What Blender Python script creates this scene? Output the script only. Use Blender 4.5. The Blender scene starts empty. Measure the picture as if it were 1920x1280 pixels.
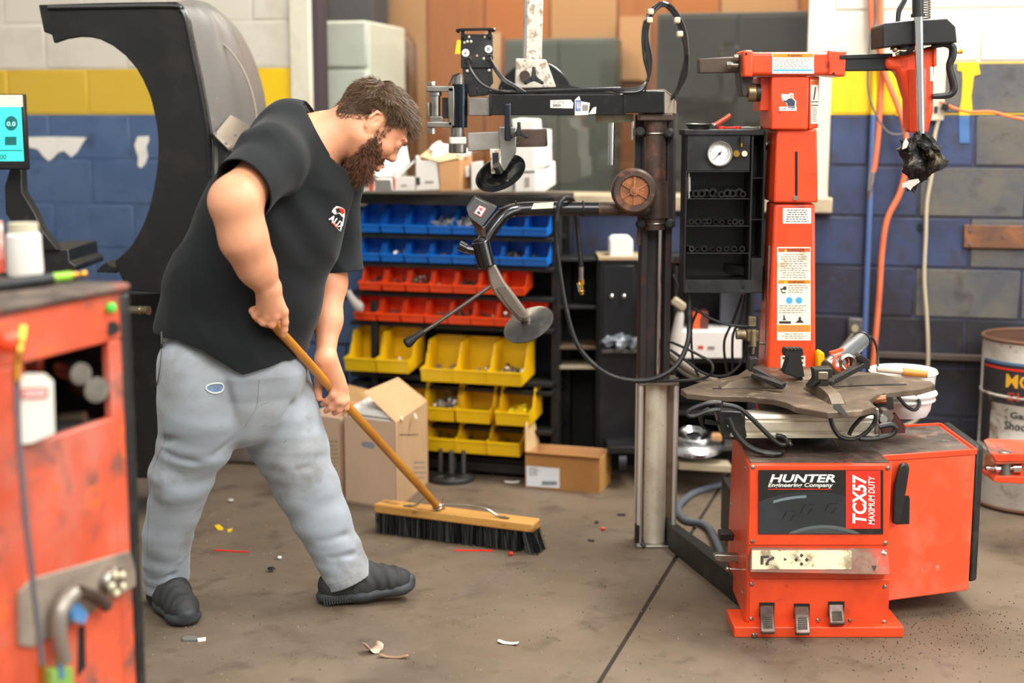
import bpy, bmesh, math, random
import numpy as np
from mathutils import Vector, Matrix, noise
random.seed(7)
R = math.radians
V = Vector
# ------------------------------------------------------------------ camera, world, lights, exposure
FPX, CAMZ, PITCH = 2666.67, 1.5, R(9.06)
scn = bpy.context.scene
COL = scn.collection
cam_d = bpy.data.cameras.new('camera'); cam = bpy.data.objects.new('camera', cam_d); COL.objects.link(cam)
cam_d.sensor_width = 36; cam_d.lens = 50; cam_d.clip_end = 60; cam_d.clip_start = .05
cam.location = (0, 0, CAMZ); cam.rotation_euler = (R(90)-PITCH, 0, 0)
cam_d.dof.use_dof = True; cam_d.dof.focus_distance = 4.3; cam_d.dof.aperture_fstop = 1.35
scn.camera = cam
w = bpy.data.worlds.new('world'); scn.world = w; w.use_nodes = True
bg = w.node_tree.nodes['Background']; bg.inputs[0].default_value = (1, .975, .94, 1); bg.inputs[1].default_value = .42
def area(name, loc, target, sx, sy, power, col):
    d = bpy.data.lights.new(name, 'AREA'); d.shape = 'RECTANGLE'; d.size = sx; d.size_y = sy; d.energy = power; d.color = col
    o = bpy.data.objects.new(name, d); COL.objects.link(o); o.location = loc
    o.rotation_euler = (V(target)-V(loc)).to_track_quat('-Z', 'Y').to_euler(); return o
area('overhead_front_fill', (1.8, -.6, 4.9), (.2, 4.4, .8), 7, 2.2, 375, (1, .985, .95))  # added fill lamp, set high so vertical faces don't mirror it
area('side_door_daylight', (6.3, 1.4, 2.4), (0, 4.4, .9), 4, 2.6, 145, (1, .98, .95))
area('ceiling_light_strip', (1.5, 5.2, 3.8), (.3, 4.7, 0), 3.4, .5, 225, (1, .97, .92))
area('ceiling_light_strip_front', (-1.2, 2.4, 3.9), (-.9, 4.2, 0), 3, .6, 50, (1, .97, .92))
area('office_ceiling_light', (.4, 7.0, 2.7), (.4, 7.4, 1), 3.2, .5, 46, (1, .88, .7))
scn.view_settings.view_transform = 'Standard'; scn.view_settings.look = 'None'
scn.view_settings.exposure = .30; scn.view_settings.gamma = 1; scn.view_settings.use_curve_mapping = False

# ------------------------------------------------------------------ helpers
def ray(px, py):
    u, v = (px-960)/FPX, (640-py)/FPX
    c, s = math.cos(PITCH), math.sin(PITCH)
    return V((u, c+v*s, -s+v*c))
CAM = V((0, 0, CAMZ))
def at(px, py, Y):
    d = ray(px, py); return CAM + d*(Y/d.y)
def onz(px, py, z=0.0):
    d = ray(px, py); return CAM + d*((z-CAMZ)/d.z)
def onpl(px, py, p0, n):
    d = ray(px, py); return CAM + d*((V(p0)-CAM).dot(n)/d.dot(n))
def frame(ax):
    z = V(ax).normalized(); t = V((0, 0, 1)) if abs(z.z) < .9 else V((1, 0, 0))
    x = t.cross(z).normalized(); return x, z.cross(x), z
def catmull(pts, n=6, closed=False):
    pts = [V(p) for p in pts]
    if len(pts) < 3: return pts
    out = []; L = len(pts)
    for i in range(L if closed else L-1):
        if closed: p0, p1, p2, p3 = pts[i-1], pts[i], pts[(i+1) % L], pts[(i+2) % L]
        else: p0, p1, p2, p3 = pts[max(i-1, 0)], pts[i], pts[i+1], pts[min(i+2, L-1)]
        for k in range(n):
            t = k/n
            out.append(.5*((2*p1)+(-p0+p2)*t+(2*p0-5*p1+4*p2-p3)*t*t+(-p0+3*p1-3*p2+p3)*t**3))
    if not closed: out.append(pts[-1])
    return out
class MB:
    def __init__(s): s.v = []; s.f = []; s.M = None
    def add(s, vs, fs):
        o = len(s.v)
        for p in vs: s.v.append(s.M @ V(p) if s.M else V(p))
        s.f += [tuple(o+i for i in f) for f in fs]; return s
    def hexa(s, p): return s.add(p, [(0, 3, 2, 1), (4, 5, 6, 7), (0, 1, 5, 4), (1, 2, 6, 5), (2, 3, 7, 6), (3, 0, 4, 7)])
    def box(s, a, b):
        x0, x1 = sorted((a[0], b[0])); y0, y1 = sorted((a[1], b[1])); z0, z1 = sorted((a[2], b[2]))
        return s.hexa([(x0, y0, z0), (x1, y0, z0), (x1, y1, z0), (x0, y1, z0), (x0, y0, z1), (x1, y0, z1), (x1, y1, z1), (x0, y1, z1)])
    def beam(s, a, b, w_, h_, up=(0, 0, 1), h2=None, w2=None):
        a, b = V(a), V(b); d = (b-a).normalized(); x = d.cross(V(up)).normalized(); u = x.cross(d).normalized()
        q = []
        for p, ww, hh in ((a, w_, h_), (b, w2 or w_, h2 or h_)):
            q += [p-x*ww/2-u*hh/2, p+x*ww/2-u*hh/2, p+x*ww/2+u*hh/2, p-x*ww/2+u*hh/2]
        return s.hexa([q[0], q[1], q[2], q[3], q[4], q[5], q[6], q[7]])
    def prism(s, poly, ext):
        n = len(poly); poly = [V(p) for p in poly]; ext = V(ext)
        nn = V((0, 0, 0))
        for i in range(n): nn += poly[i].cross(poly[(i+1) % n])
        if nn.dot(ext) > 0: poly = poly[::-1]
        return s.add(poly+[p+ext for p in poly], [tuple(range(n)), tuple(range(2*n-1, n-1, -1))]+[(i+n, (i+1) % n+n, (i+1) % n, i) for i in range(n)])
    def pp(s, px, Y, dep):       # an outline placed in the vertical plane at distance Y, extruded backwards
        return s.prism([at(x, y, Y) for x, y in px], (0, dep, 0))
    def rect(s, x0, y0, x1, y1, Y, dep):
        xm, ym = (x0+x1)/2, (y0+y1)/2
        l, r, t, b = at(x0, ym, Y).x, at(x1, ym, Y).x, at(xm, y0, Y).z, at(xm, y1, Y).z
        return s.box((l, Y, b), (r, Y+dep, t))
    def ring(s, pts_r, ax0=None):
        return s
    def cyl(s, a, b, r, r2=None, n=20):
        r2 = r if r2 is None else r2; a, b = V(a), V(b); x, y, z = frame(b-a)
        A = [a+(x*math.cos(2*math.pi*i/n)+y*math.sin(2*math.pi*i/n))*r for i in range(n)]
        B_ = [b+(x*math.cos(2*math.pi*i/n)+y*math.sin(2*math.pi*i/n))*r2 for i in range(n)]
        return s.add(A+B_, [tuple(range(n-1, -1, -1)), tuple(range(n, 2*n))]+[(i, (i+1) % n, (i+1) % n+n, i+n) for i in range(n)])
    def lathe(s, prof, o, ax=(0, 0, 1), n=28):
        o = V(o); x, y, z = frame(ax); vs = []; fs = []
        for r, h in prof:
            for i in range(n):
                a = 2*math.pi*i/n; vs.append(o+z*h+(x*math.cos(a)+y*math.sin(a))*max(r, 1e-5))
        for j in range(len(prof)-1):
            for i in range(n):
                k = (i+1) % n; fs.append((j*n+i, j*n+k, (j+1)*n+k, (j+1)*n+i))
        return s.add(vs, fs)
    def tube(s, pts, r, n=8, sm=6, closed=False):
        pts = catmull(pts, sm, closed) if sm else [V(p) for p in pts]
        L = len(pts); rs = r if isinstance(r, (list, tuple)) else None
        vs = []; fs = []; x = None
        for i, p in enumerate(pts):
            d = (pts[(i+1) % L]-pts[i-1]) if closed else pts[min(i+1, L-1)]-pts[max(i-1, 0)]
            if d.length < 1e-9: d = V((0, 0, 1))
            d.normalize()
            if x is None: x = frame(d)[0]
            x = (x-d*x.dot(d)).normalized(); y = d.cross(x)
            if rs: t = i/(L-1)*(len(rs)-1); k = min(int(t), len(rs)-2); rr = rs[k]+(rs[k+1]-rs[k])*(t-k)
            else: rr = r
            for j in range(n):
                a = 2*math.pi*j/n; vs.append(p+(x*math.cos(a)+y*math.sin(a))*rr)
        for i in range(L if closed else L-1):
            for j in range(n):
                k = (j+1) % n; i2 = (i+1) % L; fs.append((i*n+j, i*n+k, i2*n+k, i2*n+j))
        if not closed: fs += [tuple(range(n-1, -1, -1)), tuple(range((L-1)*n, L*n))]
        return s.add(vs, fs)
    def sph(s, c, r, n=16, m=10, M=None):
        c = V(c); r = (r, r, r) if isinstance(r, (int, float)) else r; vs = []; fs = []
        for j in range(m+1):
            t = math.pi*j/m
            for i in range(n):
                a = 2*math.pi*i/n; p = V((r[0]*math.sin(t)*math.cos(a), r[1]*math.sin(t)*math.sin(a), r[2]*math.cos(t)))
                vs.append(c+(M @ p if M else p))
        for j in range(m):
            for i in range(n):
                k = (i+1) % n; fs.append((j*n+i, (j+1)*n+i, (j+1)*n+k, j*n+k))
        return s.add(vs, fs)
    def torus(s, c, ax, R0, r, n=28, m=8):
        x, y, z = frame(ax); c = V(c)
        return s.tube([c+(x*math.cos(2*math.pi*i/n)+y*math.sin(2*math.pi*i/n))*R0 for i in range(n)], r, m, 0, True)
ORG = {}
def tag(o, label=None, cat=None, group=None, kind=None):
    if label: o['label'] = label
    if cat: o['category'] = cat
    if group: o['group'] = group
    if kind: o['kind'] = kind
    return o
SPLIT = {'post', 'cable_tie_label', 'pivot_pin', 'slot', 'screw', 'side_screw', 'tie_rod', 'nut', 'spoke', 'knob', 'bolt', 'fitting', 'guide_rod', 'plate_bolt', 'jaw_tooth', 'grip_rib', 'sleeve_ring', 'tube_clip', 'cable_clip', 'weld_flange', 'blue_roundel', 'warning_triangle', 'bolt_hole', 'square_hole', 'yoke_pin', 'rim', 'cream_knob', 'rib', 'base_flange', 'upright', 'tape_strip', 'tape_end', 'jaw_tip', 'rack_bracket', 'sole_rib', 'port_ring'}
def islands(mb):
    pa = list(range(len(mb.v)))
    def fd_(i):
        while pa[i] != i: pa[i] = pa[pa[i]]; i = pa[i]
        return i
    for f in mb.f:
        r = fd_(f[0])
        for k in f[1:]: pa[fd_(k)] = r
    g = {}
    for f in mb.f: g.setdefault(fd_(f[0]), []).append(f)
    out = []
    for fs in g.values():
        u = sorted(set(i for f in fs for i in f)); rm = {a: b for b, a in enumerate(u)}; m = MB(); m.v = [mb.v[i] for i in u]; m.f = [tuple(rm[i] for i in f) for f in fs]; out.append(m)
    return out
def B(mb, name, mat, parent=None, label=None, cat=None, group=None, **k):
    if name in SPLIT and parent is not None:
        o = None
        for m in islands(mb): o = B1(m, name, mat, parent, label, cat, group, **k)
        return o
    return B1(mb, name, mat, parent, label, cat, group, **k)
def B1(mb, name, mat, parent=None, label=None, cat=None, group=None, kind=None, bevel=0, smooth=True, sharp=.6, subd=0, seg=2):
    vs = mb.v
    if name == 'print_lines': kind = 'stuff'
    if parent is not None: org = ORG[parent.name]
    else:
        xs = [p.x for p in vs]; ys = [p.y for p in vs]; zs = [p.z for p in vs]
        org = V(((min(xs)+max(xs))/2, (min(ys)+max(ys))/2, min(zs)))
    me = bpy.data.meshes.new(name)
    me.from_pydata([tuple(p-org) for p in vs], [], mb.f)
    ob = finish(me, name, mat, parent, org, smooth, sharp)
    tag(ob, label, cat, group, kind)
    if bevel:
        m = ob.modifiers.new('bevel', 'BEVEL'); m.width = bevel; m.segments = seg; m.limit_method = 'ANGLE'; m.angle_limit = R(35); m.harden_normals = False
    if subd:
        m = ob.modifiers.new('sub', 'SUBSURF'); m.levels = subd; m.render_levels = subd
    return ob
def finish(me, name, mat, parent, org, smooth=True, sharp=.6):
    bm = bmesh.new(); bm.from_mesh(me); bmesh.ops.recalc_face_normals(bm, faces=bm.faces); bm.to_mesh(me); bm.free()
    me.validate()
    if smooth:
        me.shade_smooth()
        if sharp: me.set_sharp_from_angle(angle=sharp)
    if mat is not None: me.materials.append(mat)
    ob = bpy.data.objects.new(name, me); COL.objects.link(ob)
    if parent is not None: ob.parent = parent
    else: ob.location = org
    ORG[ob.name] = V(org); return ob
def thing(name, label, cat, loc, group=None):
    o = bpy.data.objects.new(name, None); COL.objects.link(o); o.location = loc; o.empty_display_size = .1
    ORG[o.name] = V(loc); return tag(o, label, cat, group)
def struct(mb, name, mat, **k): return B(mb, name, mat, kind='structure', **k)
def dup(o, off, label=None, parent=None):
    c = o.copy(); COL.objects.link(c); c.parent = parent
    if parent is None: c.location = o.location+V(off)
    ORG[c.name] = ORG[o.name]+V(off)
    if label: c['label'] = label
    for ch in list(o.children): dup(ch, off, None, c)
    return c

# ------------------------------------------------------------------ materials
def lin(h):
    if isinstance(h, str): h = h.lstrip('#'); h = [int(h[i:i+2], 16) for i in (0, 2, 4)]
    return tuple(((c/255)/12.92 if c/255 <= .04045 else ((c/255+.055)/1.055)**2.4) for c in h)+(1,)
MATS = {}
def mat(name, col, rough=.5, metal=0, layers=(), bump=None, coat=0, emit=None, sss=0, trans=0, island=None, spec=None, alpha=None, stretch=None, fuzz=0):
    if name in MATS: return MATS[name]
    m = bpy.data.materials.new(name); MATS[name] = m; m.use_nodes = True; nt = m.node_tree; N = nt.nodes; L = nt.links
    b = N['Principled BSDF']; b.inputs['Roughness'].default_value = rough; b.inputs['Metallic'].default_value = metal
    b.inputs['Base Color'].default_value = lin(col)
    m.diffuse_color = lin(col)
    if coat: b.inputs['Coat Weight'].default_value = coat; b.inputs['Coat Roughness'].default_value = .15
    if spec is not None: b.inputs['Specular IOR Level'].default_value = spec
    if sss: b.inputs['Subsurface Weight'].default_value = sss; b.inputs['Subsurface Radius'].default_value = (.9, .35, .18); b.inputs['Subsurface Scale'].default_value = .012
    if trans: b.inputs['Transmission Weight'].default_value = trans
    if fuzz: b.inputs['Sheen Weight'].default_value = fuzz; b.inputs['Sheen Roughness'].default_value = .5
    if alpha is not None: b.inputs['Alpha'].default_value = alpha
    if emit: b.inputs['Emission Color'].default_value = lin(emit[0]); b.inputs['Emission Strength'].default_value = emit[1]
    tc = N.new('ShaderNodeTexCoord'); co = tc.outputs['Object']
    if stretch:
        mp = N.new('ShaderNodeMapping'); mp.inputs['Scale'].default_value = stretch; L.new(co, mp.inputs[0]); co = mp.outputs[0]
    def nz(scale, det=4, rg=.6, dist=0):
        n = N.new('ShaderNodeTexNoise'); n.inputs['Scale'].default_value = scale; n.inputs['Detail'].default_value = det
        n.inputs['Roughness'].default_value = rg; n.inputs['Distortion'].default_value = dist; L.new(co, n.inputs['Vector']); return n.outputs[0]
    cur = None
    if island:
        g = N.new('ShaderNodeNewGeometry'); r = N.new('ShaderNodeValToRGB'); r.color_ramp.elements[0].color = lin(island[0]); r.color_ramp.elements[1].color = lin(island[1])
        L.new(g.outputs['Random Per Island'], r.inputs[0]); cur = r.outputs[0]
    for ly in layers:            # (colour, noise scale, threshold, softness, opacity[, roughness])
        c, sc, th, so, op = ly[:5]
        f = nz(sc, 5, .62, .3); mr = N.new('ShaderNodeMapRange'); mr.inputs[1].default_value = th-so; mr.inputs[2].default_value = th+so
        mr.inputs[3].default_value = 0; mr.inputs[4].default_value = op; L.new(f, mr.inputs[0])
        mx = N.new('ShaderNodeMix'); mx.data_type = 'RGBA'; L.new(mr.outputs[0], mx.inputs[0])
        if cur: L.new(cur, mx.inputs[6])
        else: mx.inputs[6].default_value = lin(col)
        mx.inputs[7].default_value = lin(c); cur = mx.outputs[2]
    if cur: L.new(cur, b.inputs['Base Color'])
    if layers and metal < 1:
        rr = N.new('ShaderNodeMapRange'); rr.inputs[3].default_value = max(.03, rough-.1); rr.inputs[4].default_value = min(1, rough+.15); L.new(nz(9), rr.inputs[0]); L.new(rr.outputs[0], b.inputs['Roughness'])
    if bump:
        bp = N.new('ShaderNodeBump'); bp.inputs['Strength'].default_value = bump[1]; bp.inputs['Distance'].default_value = bump[2] if len(bump) > 2 else .002
        L.new(nz(bump[0], 6), bp.inputs['Height']); L.new(bp.outputs[0], b.inputs['Normal'])
    return m
M_red = mat('red_paint', '#e2481a', .38, 0, [('#b82c16', 6, .6, .1, .5), ('#5a2318', 16, .68, .05, .65), ('#e8a08a', 40, .74, .02, .5)], (60, .08), coat=.3)
M_redworn = mat('worn_red_paint', '#e55026', .42, 0, [('#f0795c', 7, .56, .1, .5), ('#f3b7a4', 30, .7, .04, .45), ('#7a2c1c', 11, .7, .05, .4)], (60, .08), coat=.25)
M_reddirty = mat('scuffed_red_paint', '#d45a3a', .5, 0, [('#bd4a30', 4, .5, .12, .7), ('#b9786a', 3, .56, .08, .6), ('#5f4f47', 7, .6, .06, .8), ('#f0662e', 13, .62, .03, .7)], (40, .1))
M_grimetop = mat('greasy_top', '#5d5046', .75, 0, [('#26211d', 9, .52, .1, .8), ('#a8452f', 7, .62, .05, .6), ('#8b7460', 22, .6, .05, .5)], (50, .35))
M_black = mat('black_paint', '#141313', .42, 0, [('#3a3632', 14, .62, .08, .5), ('#83796d', 60, .74, .02, .5)], (50, .06))
M_blackgl = mat('black_gloss', '#0e0e0f', .22, 0, [('#2b2724', 20, .64, .06, .5)], coat=.4)
M_rack = mat('black_rack', '#111112', .5, 0, [('#2f2b28', 12, .6, .1, .6)])
M_blackin = mat('black_inside', '#0c0c0d', .8)
M_plast = mat('black_plastic', '#1b1b1b', .38, 0, [('#3b3c3c', 9, .6, .1, .5), ('#8d8d88', 80, .76, .02, .5)], (120, .05))
M_rub = mat('rubber', '#151516', .55, 0, [('#3a3835', 18, .6, .08, .5)])
M_hose = mat('hose_rubber', '#171717', .42, 0, [('#57524c', 15, .62, .06, .5)])
M_greyhose = mat('grey_hose', '#5b626b', .55)
M_brown = mat('oiled_brown_steel', '#5d4b42', .45, .45, [('#3b302b', 9, .5, .1, .7), ('#9a5f41', 14, .63, .05, .6), ('#b3a497', 60, .73, .02, .5)], (50, .1))
M_rust = mat('rusty_hub', '#9a5f3a', .65, .2, [('#6a4630', 12, .5, .1, .7), ('#c98a58', 20, .64, .06, .5)], (60, .2))
M_chrome = mat('chrome', '#d9d9d6', .12, 1)
M_steel = mat('steel', '#a9a69e', .33, 1, [('#6f675c', 12, .55, .1, .6)], (50, .08))
M_galv = mat('galvanised_spotted', '#d2cabb', .5, .35, [('#8a6f50', 26, .56, .04, .75), ('#5f4a36', 55, .62, .03, .8)], (60, .15))
M_alu = mat('aluminium_cylinder', '#e0d8c4', .36, .35, [('#a89878', 5, .56, .1, .6), ('#7a5a3e', 45, .68, .02, .8), ('#c9a89a', 4, .62, .05, .6)], (50, .05))
M_table = mat('turntable_steel', '#6f5f4e', .48, .35, [('#463b30', 6, .52, .12, .8), ('#9c8870', 16, .61, .05, .6), ('#2b2723', 20, .68, .04, .6)], (40, .15))
M_tabedge = mat('jaw_steel', '#373534', .4, .5, [('#2b2927', 10, .5, .1, .7), ('#a0a2a0', 30, .68, .03, .6)], (50, .1))
M_brass = mat('brass', '#c9973f', .3, 1)
M_white = mat('white_print', '#f1efe8', .5)
M_label = mat('cream_label', '#efe6d2', .6, 0, [('#b59f7b', 14, .6, .06, .6), ('#5e4c3b', 30, .68, .03, .6)])
M_labelclean = mat('white_label', '#f2ede2', .5, 0, [('#c9bca2', 10, .66, .05, .5)])
M_ink = mat('black_ink', '#2d2826', .7)
M_inkg = mat('grey_ink', '#8f8578', .7)
M_orangeP = mat('orange_print', '#f08a1d', .5)
M_blueP = mat('blue_print', '#4aa7d8', .5)
M_redP = mat('red_print', '#d8301f', .45)
M_yel = mat('yellow_plastic', '#f2c40a', .4)
M_skin = mat('skin', '#e09f7a', .5, 0, [('#cf7f5c', 5, .56, .12, .5), ('#ebb088', 11, .55, .1, .4)], (160, .12, .001), sss=.25)
M_card = mat('cardboard', '#b98a5c', .8, 0, [('#a37648', 5, .55, .1, .5)], (90, .08))
M_cardpale = mat('pale_cardboard', '#cfb094', .8, 0, [('#bd9b7c', 4, .55, .12, .5)], (90, .08))
M_cardin = mat('inner_cardboard', '#d3a46f', .85)
M_whitebox = mat('white_carton', '#e9e6df', .6, 0, [('#cfc9bd', 6, .6, .1, .5)])
M_greybox = mat('grey_white_carton', '#cfcac1', .6, 0, [('#b3ada2', 6, .6, .1, .5)])

def text(s, P0, RV, UV, m, parent, shear=0, bold=0, name='lettering', depth=.0006, fit=True):
    c = bpy.data.curves.new('t', 'FONT'); c.body = s; c.size = 1; c.shear = shear; c.offset = bold; c.extrude = 0; c.resolution_u = 3
    o = bpy.data.objects.new('t', c); COL.objects.link(o); dg = bpy.context.evaluated_depsgraph_get()
    me = bpy.data.meshes.new_from_object(o.evaluated_get(dg)); bpy.data.objects.remove(o)
    co = [v.co.copy() for v in me.vertices]; fs = [tuple(p.vertices) for p in me.polygons]
    x0 = min(p.x for p in co); x1 = max(p.x for p in co); y0 = min(p.y for p in co); y1 = max(p.y for p in co)
    P0, RV, UV = V(P0), V(RV), V(UV); nrm = RV.cross(UV).normalized()
    mb = MB(); mb.add([P0+RV*((p.x-x0)/(x1-x0))+UV*((p.y-y0)/(y1-y0))+nrm*depth for p in co], fs)
    return B(mb, name, m, parent, smooth=False)
class Dec:                       # a flat print on a plane: give the pixels, it lies in the surface at its real size
    def __init__(s, p0, n): s.p0, s.n = V(p0), V(n).normalized()
    def P(s, px, py, lift=0): return onpl(px, py, s.p0+s.n*lift, s.n)
    def poly(s, mb, pts, lift=.001, th=.0008): mb.prism([s.P(x, y, lift) for x, y in pts], -s.n*th); return mb
    def rect(s, mb, x0, y0, x1, y1, lift=.001, th=.0008): return s.poly(mb, [(x0, y0), (x1, y0), (x1, y1), (x0, y1)], lift, th)
    def text(s, st, x0, y0, x1, y1, m, parent, lift=.002, vert=False, **k):
        if vert:                 # reads upwards: start bottom left corner = (x1,y1)
            P0 = s.P(x1, y1, lift); RV = s.P(x1, y0, lift)-P0; UV = s.P(x0, y1, lift)-P0
        else: P0 = s.P(x0, y1, lift); RV = s.P(x1, y1, lift)-P0; UV = s.P(x0, y0, lift)-P0
        return text(st, P0, RV, UV, m, parent, **k)
    def lines(s, mb, x0, y0, x1, y1, n, lift=.002, seed=0, cen=False):
        r = random.Random(seed); dy = (y1-y0)/n
        for i in range(n):
            L = (x1-x0)*r.uniform(.7, 1); a = x0+((x1-x0-L)/2 if cen else 0); y = y0+dy*i; b = a+L
            while a < b:
                ww = r.uniform(3, 9); s.rect(mb, a, y+dy*.3, min(a+ww, b), y+dy*.62, lift, .0004); a += ww+1.6
        return mb
def screw(mb, p, n, r=.006, h=.003):
    n = V(n).normalized(); mb.lathe([(0, h), (r*.6, h*.8), (r, 0), (r, -.001)], p, n, 10); return mb
# ------------------------------------------------------------------ floor
fm = mat('concrete_floor', '#705f4a', .6, 0, [('#564a3d', 1.1, .5, .12, .8), ('#78695a', 3, .55, .12, .6), ('#46392d', 7, .62, .07, .6), ('#382e26', 45, .68, .03, .6), ('#a8967e', 90, .74, .02, .7)], (35, .2, .003))
ca, cb = onz(1265, 1048), onz(1120, 1282); cd = (cb-ca).normalized(); cs = V((cd.y, -cd.x, 0)); cs = cs if cs.x > 0 else -cs
far_, near_ = ca-cd*6, ca+cd*9
mb = MB(); mb.prism([far_-cs*.006, near_-cs*.006, V((-7, near_.y, 0)), V((-7, far_.y, 0))], (0, 0, -.15))
mb.prism([far_+cs*.006, near_+cs*.006, V((8, near_.y, 0)), V((8, far_.y, 0))], (0, 0, -.15))
struct(mb, 'floor', fm, bevel=.004)
fl = bpy.data.objects['floor']
mb = MB(); mb.prism([far_-cs*.03, near_-cs*.03, near_+cs*.03, far_+cs*.03], (0, 0, -.1))
for i, v_ in enumerate(mb.v): mb.v[i] = v_+V((0, 0, -.008))
B(mb, 'floor_joint', mat('joint_dirt', '#2e261f', .95), fl)

# ------------------------------------------------------------------ block wall
W0, WD, WN = V((0, 6.10, 0)), V((.9732, -.2300, 0)), V((-.2300, -.9732, 0))
def wl(s, z, o=0.0): return W0+WD*s+WN*o+V((0, 0, z))
def w2(px, py): p = onpl(px, py, W0, WN); return (p-W0).dot(WD), p.z
mortar = mat('mortar', '#5f6068', .9, 0, [('#3c3d45', 5, .5, .1, .7)], (60, .3))
sL, sR = w2(552, 250)[0], w2(1556, 250)[0]; zS = w2(1300, 372)[1]; zT = 2.55
wall = MB()
def wbox(mb, s0, s1, z0, z1, o0, o1):
    mb.prism([wl(s0, z0, o1), wl(s1, z0, o1), wl(s1, z1, o1), wl(s0, z1, o1)], -WN*(o1-o0)); return mb
for a in ((-4.6, sL, 0, 2.8), (sR, 3.6, 0, 2.8), (sL, sR, 0, zS), (sL, sR, zT, 2.8)): wbox(wall, *a, -.2, -.006)
wo = struct(wall, 'wall_back', mortar)
P_ = dict(
 white=mat('white_wall_paint', '#cfc8b7', .7, 0, [('#b9b0a0', 5, .58, .1, .6), ('#6e5f50', 30, .72, .02, .6)], (70, .35, .003)),
 yellow=mat('yellow_wall_paint', '#cfa934', .6, 0, [('#cda62c', 6, .55, .1, .6)], (70, .3, .003)),
 yellow2=mat('bright_yellow_wall_paint', '#e6bd08', .6, 0, [('#dcb40a', 6, .6, .1, .6), ('#8f7a20', 14, .7, .04, .5)], (70, .3, .003)),
 blue=mat('blue_wall_paint', '#4d6384', .6, 0, [('#3f577d', 4, .52, .1, .7), ('#353d4c', 12, .66, .06, .6)], (70, .35, .003)),
 dblue=mat('dark_blue_wall_paint', '#344163', .6, 0, [('#29324b', 4, .5, .12, .8), ('#332e30', 9, .6, .08, .7)], (70, .35, .003)),
 grime_shade=mat('grimy_shaded_blue_wall_paint', '#2b3148', .6, 0, [('#241f22', 4, .48, .1, .85), ('#3c4566', 9, .62, .06, .6)], (70, .35, .003)),  # wall blue darkened partly by grime, partly by painted-in shadow
 deep_grime_shade=mat('grimy_shaded_dark_wall_paint', '#1e1c22', .65, 0, [('#2a2d42', 5, .55, .1, .7), ('#3b2f28', 12, .64, .06, .6)], (70, .35, .003)),  # darkest courses: grime and shadow both put into the colour
 grey=mat('grey_wall_paint', '#77736d', .7, 0, [('#63645f', 5, .52, .12, .6), ('#4f6478', 7, .62, .06, .6)], (80, .45, .003)),
 dgrey=mat('dark_grey_wall_paint', '#605c53', .7, 0, [('#3f4450', 5, .52, .12, .7), ('#3a332e', 9, .62, .06, .6)], (80, .4, .003)),
 cream=mat('bare_concrete', '#8d857a', .8, 0, [('#6f665b', 5, .52, .12, .6)], (60, .4, .003)))
CH, CW = .203, .406
bmesh_cache = {}
def block(s0, s1, z0, z1, m):
    mb = MB(); g = .005
    wbox(mb, s0+g, s1-g, z0+g, z1-g, -.03, random.uniform(-.0012, .0012))
    B(mb, 'concrete_block', m, wo, bevel=.004, seg=1)
for r in range(-8, 6):
    z0 = 1.5+r*CH; z1 = z0+CH
    if z1 < .02: continue
    z0 = max(z0, 0)
    off = (r % 2)*CW/2+.05
    k = -12
    while True:
        s0 = k*CW+off; s1 = s0+CW; k += 1
        if s0 > 3.2: break
        if s1 < -4.4: continue
        segs = [(s0, s1)]
        if z1 > zS+.08:
            segs = []
            if s0 < sL: segs.append((s0, min(s1, sL)))
            if s1 > sR: segs.append((max(s0, sR), s1))
        for a, b in segs:
            if b-a < .03: continue
            mid = (a+b)/2; left = mid < 0
            if r >= 1: m = 'white' if (left or mid < 2.1) else 'grey'
            elif r == 0: m = 'yellow' if left and mid < -1.6 else ('yellow2' if mid < 1.75 else ('dgrey' if mid > 1.75 else 'yellow2'))
            elif left: m = 'blue' if z1 > .15 else 'cream'
            else:
                far = mid > 1.82
                m = ('dgrey' if far else 'dblue') if r >= -3 else ('dgrey' if far and r >= -4 else 'grime_shade' if r >= -4 else 'deep_grime_shade')  # courses darken downwards, grime and shadow mixed in the paint
            block(a, b, z0, min(z1, zS) if (z1 > zS > z0 and len(segs) == 1 and segs[0] == (s0, s1) and z1 <= zS+.08) else z1, P_[m])
for a in ((-4.6, sL), (sR, 3.6)):
    for z0, z1, m in ((1.703, 2.8, 'white'), (1.5, 1.703, 'yellow' if a[0] < 0 else 'yellow2')):
        mb = MB(); wbox(mb, a[0], a[1], z0, z1, -.02, -.0035); B(mb, 'mortar_bed', P_[m], wo)
mb = MB(); wbox(mb, -4.6, sL, .1, 1.5, -.02, -.0035); B(mb, 'mortar_bed', P_['blue'], wo)
mb = MB(); wbox(mb, sL, 3.6, .1, zS, -.02, -.0035); wbox(mb, sR, 3.6, zS, 1.5, -.02, -.0035); B(mb, 'mortar_bed', P_['grime_shade'], wo)
# yellow roller strokes, blue dab and mesh-like overspray beside the head of the machine
def patch(name, pts, m, o=.0035, th=.002, smn=0):
    q = [w2(x, y) for x, y in pts]; mb = MB(); mb.prism([wl(a, b, o) for a, b in q], -WN*th); return B(mb, name, m, wo)
patch('paint_stroke', [(1690, 118), (1700, 116), (1705, 128), (1696, 150), (1700, 190), (1692, 217), (1680, 217), (1688, 180), (1684, 140)], P_['yellow2'])
patch('paint_stroke', [(1796, 117), (1834, 116), (1838, 139), (1826, 142), (1821, 180), (1823, 205), (1818, 216), (1798, 216), (1803, 185), (1805, 150), (1804, 134), (1795, 132)], P_['yellow2'])
patch('paint_stroke', [(1798, 217), (1817, 217), (1818, 268), (1799, 268)], mat('blue_dab', '#3f6a9e', .6))
wp = mat('torn_white_paper', '#e6e1d6', .85, 0, [('#c4bcab', 7, .58, .08, .6)], (40, .3))
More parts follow.
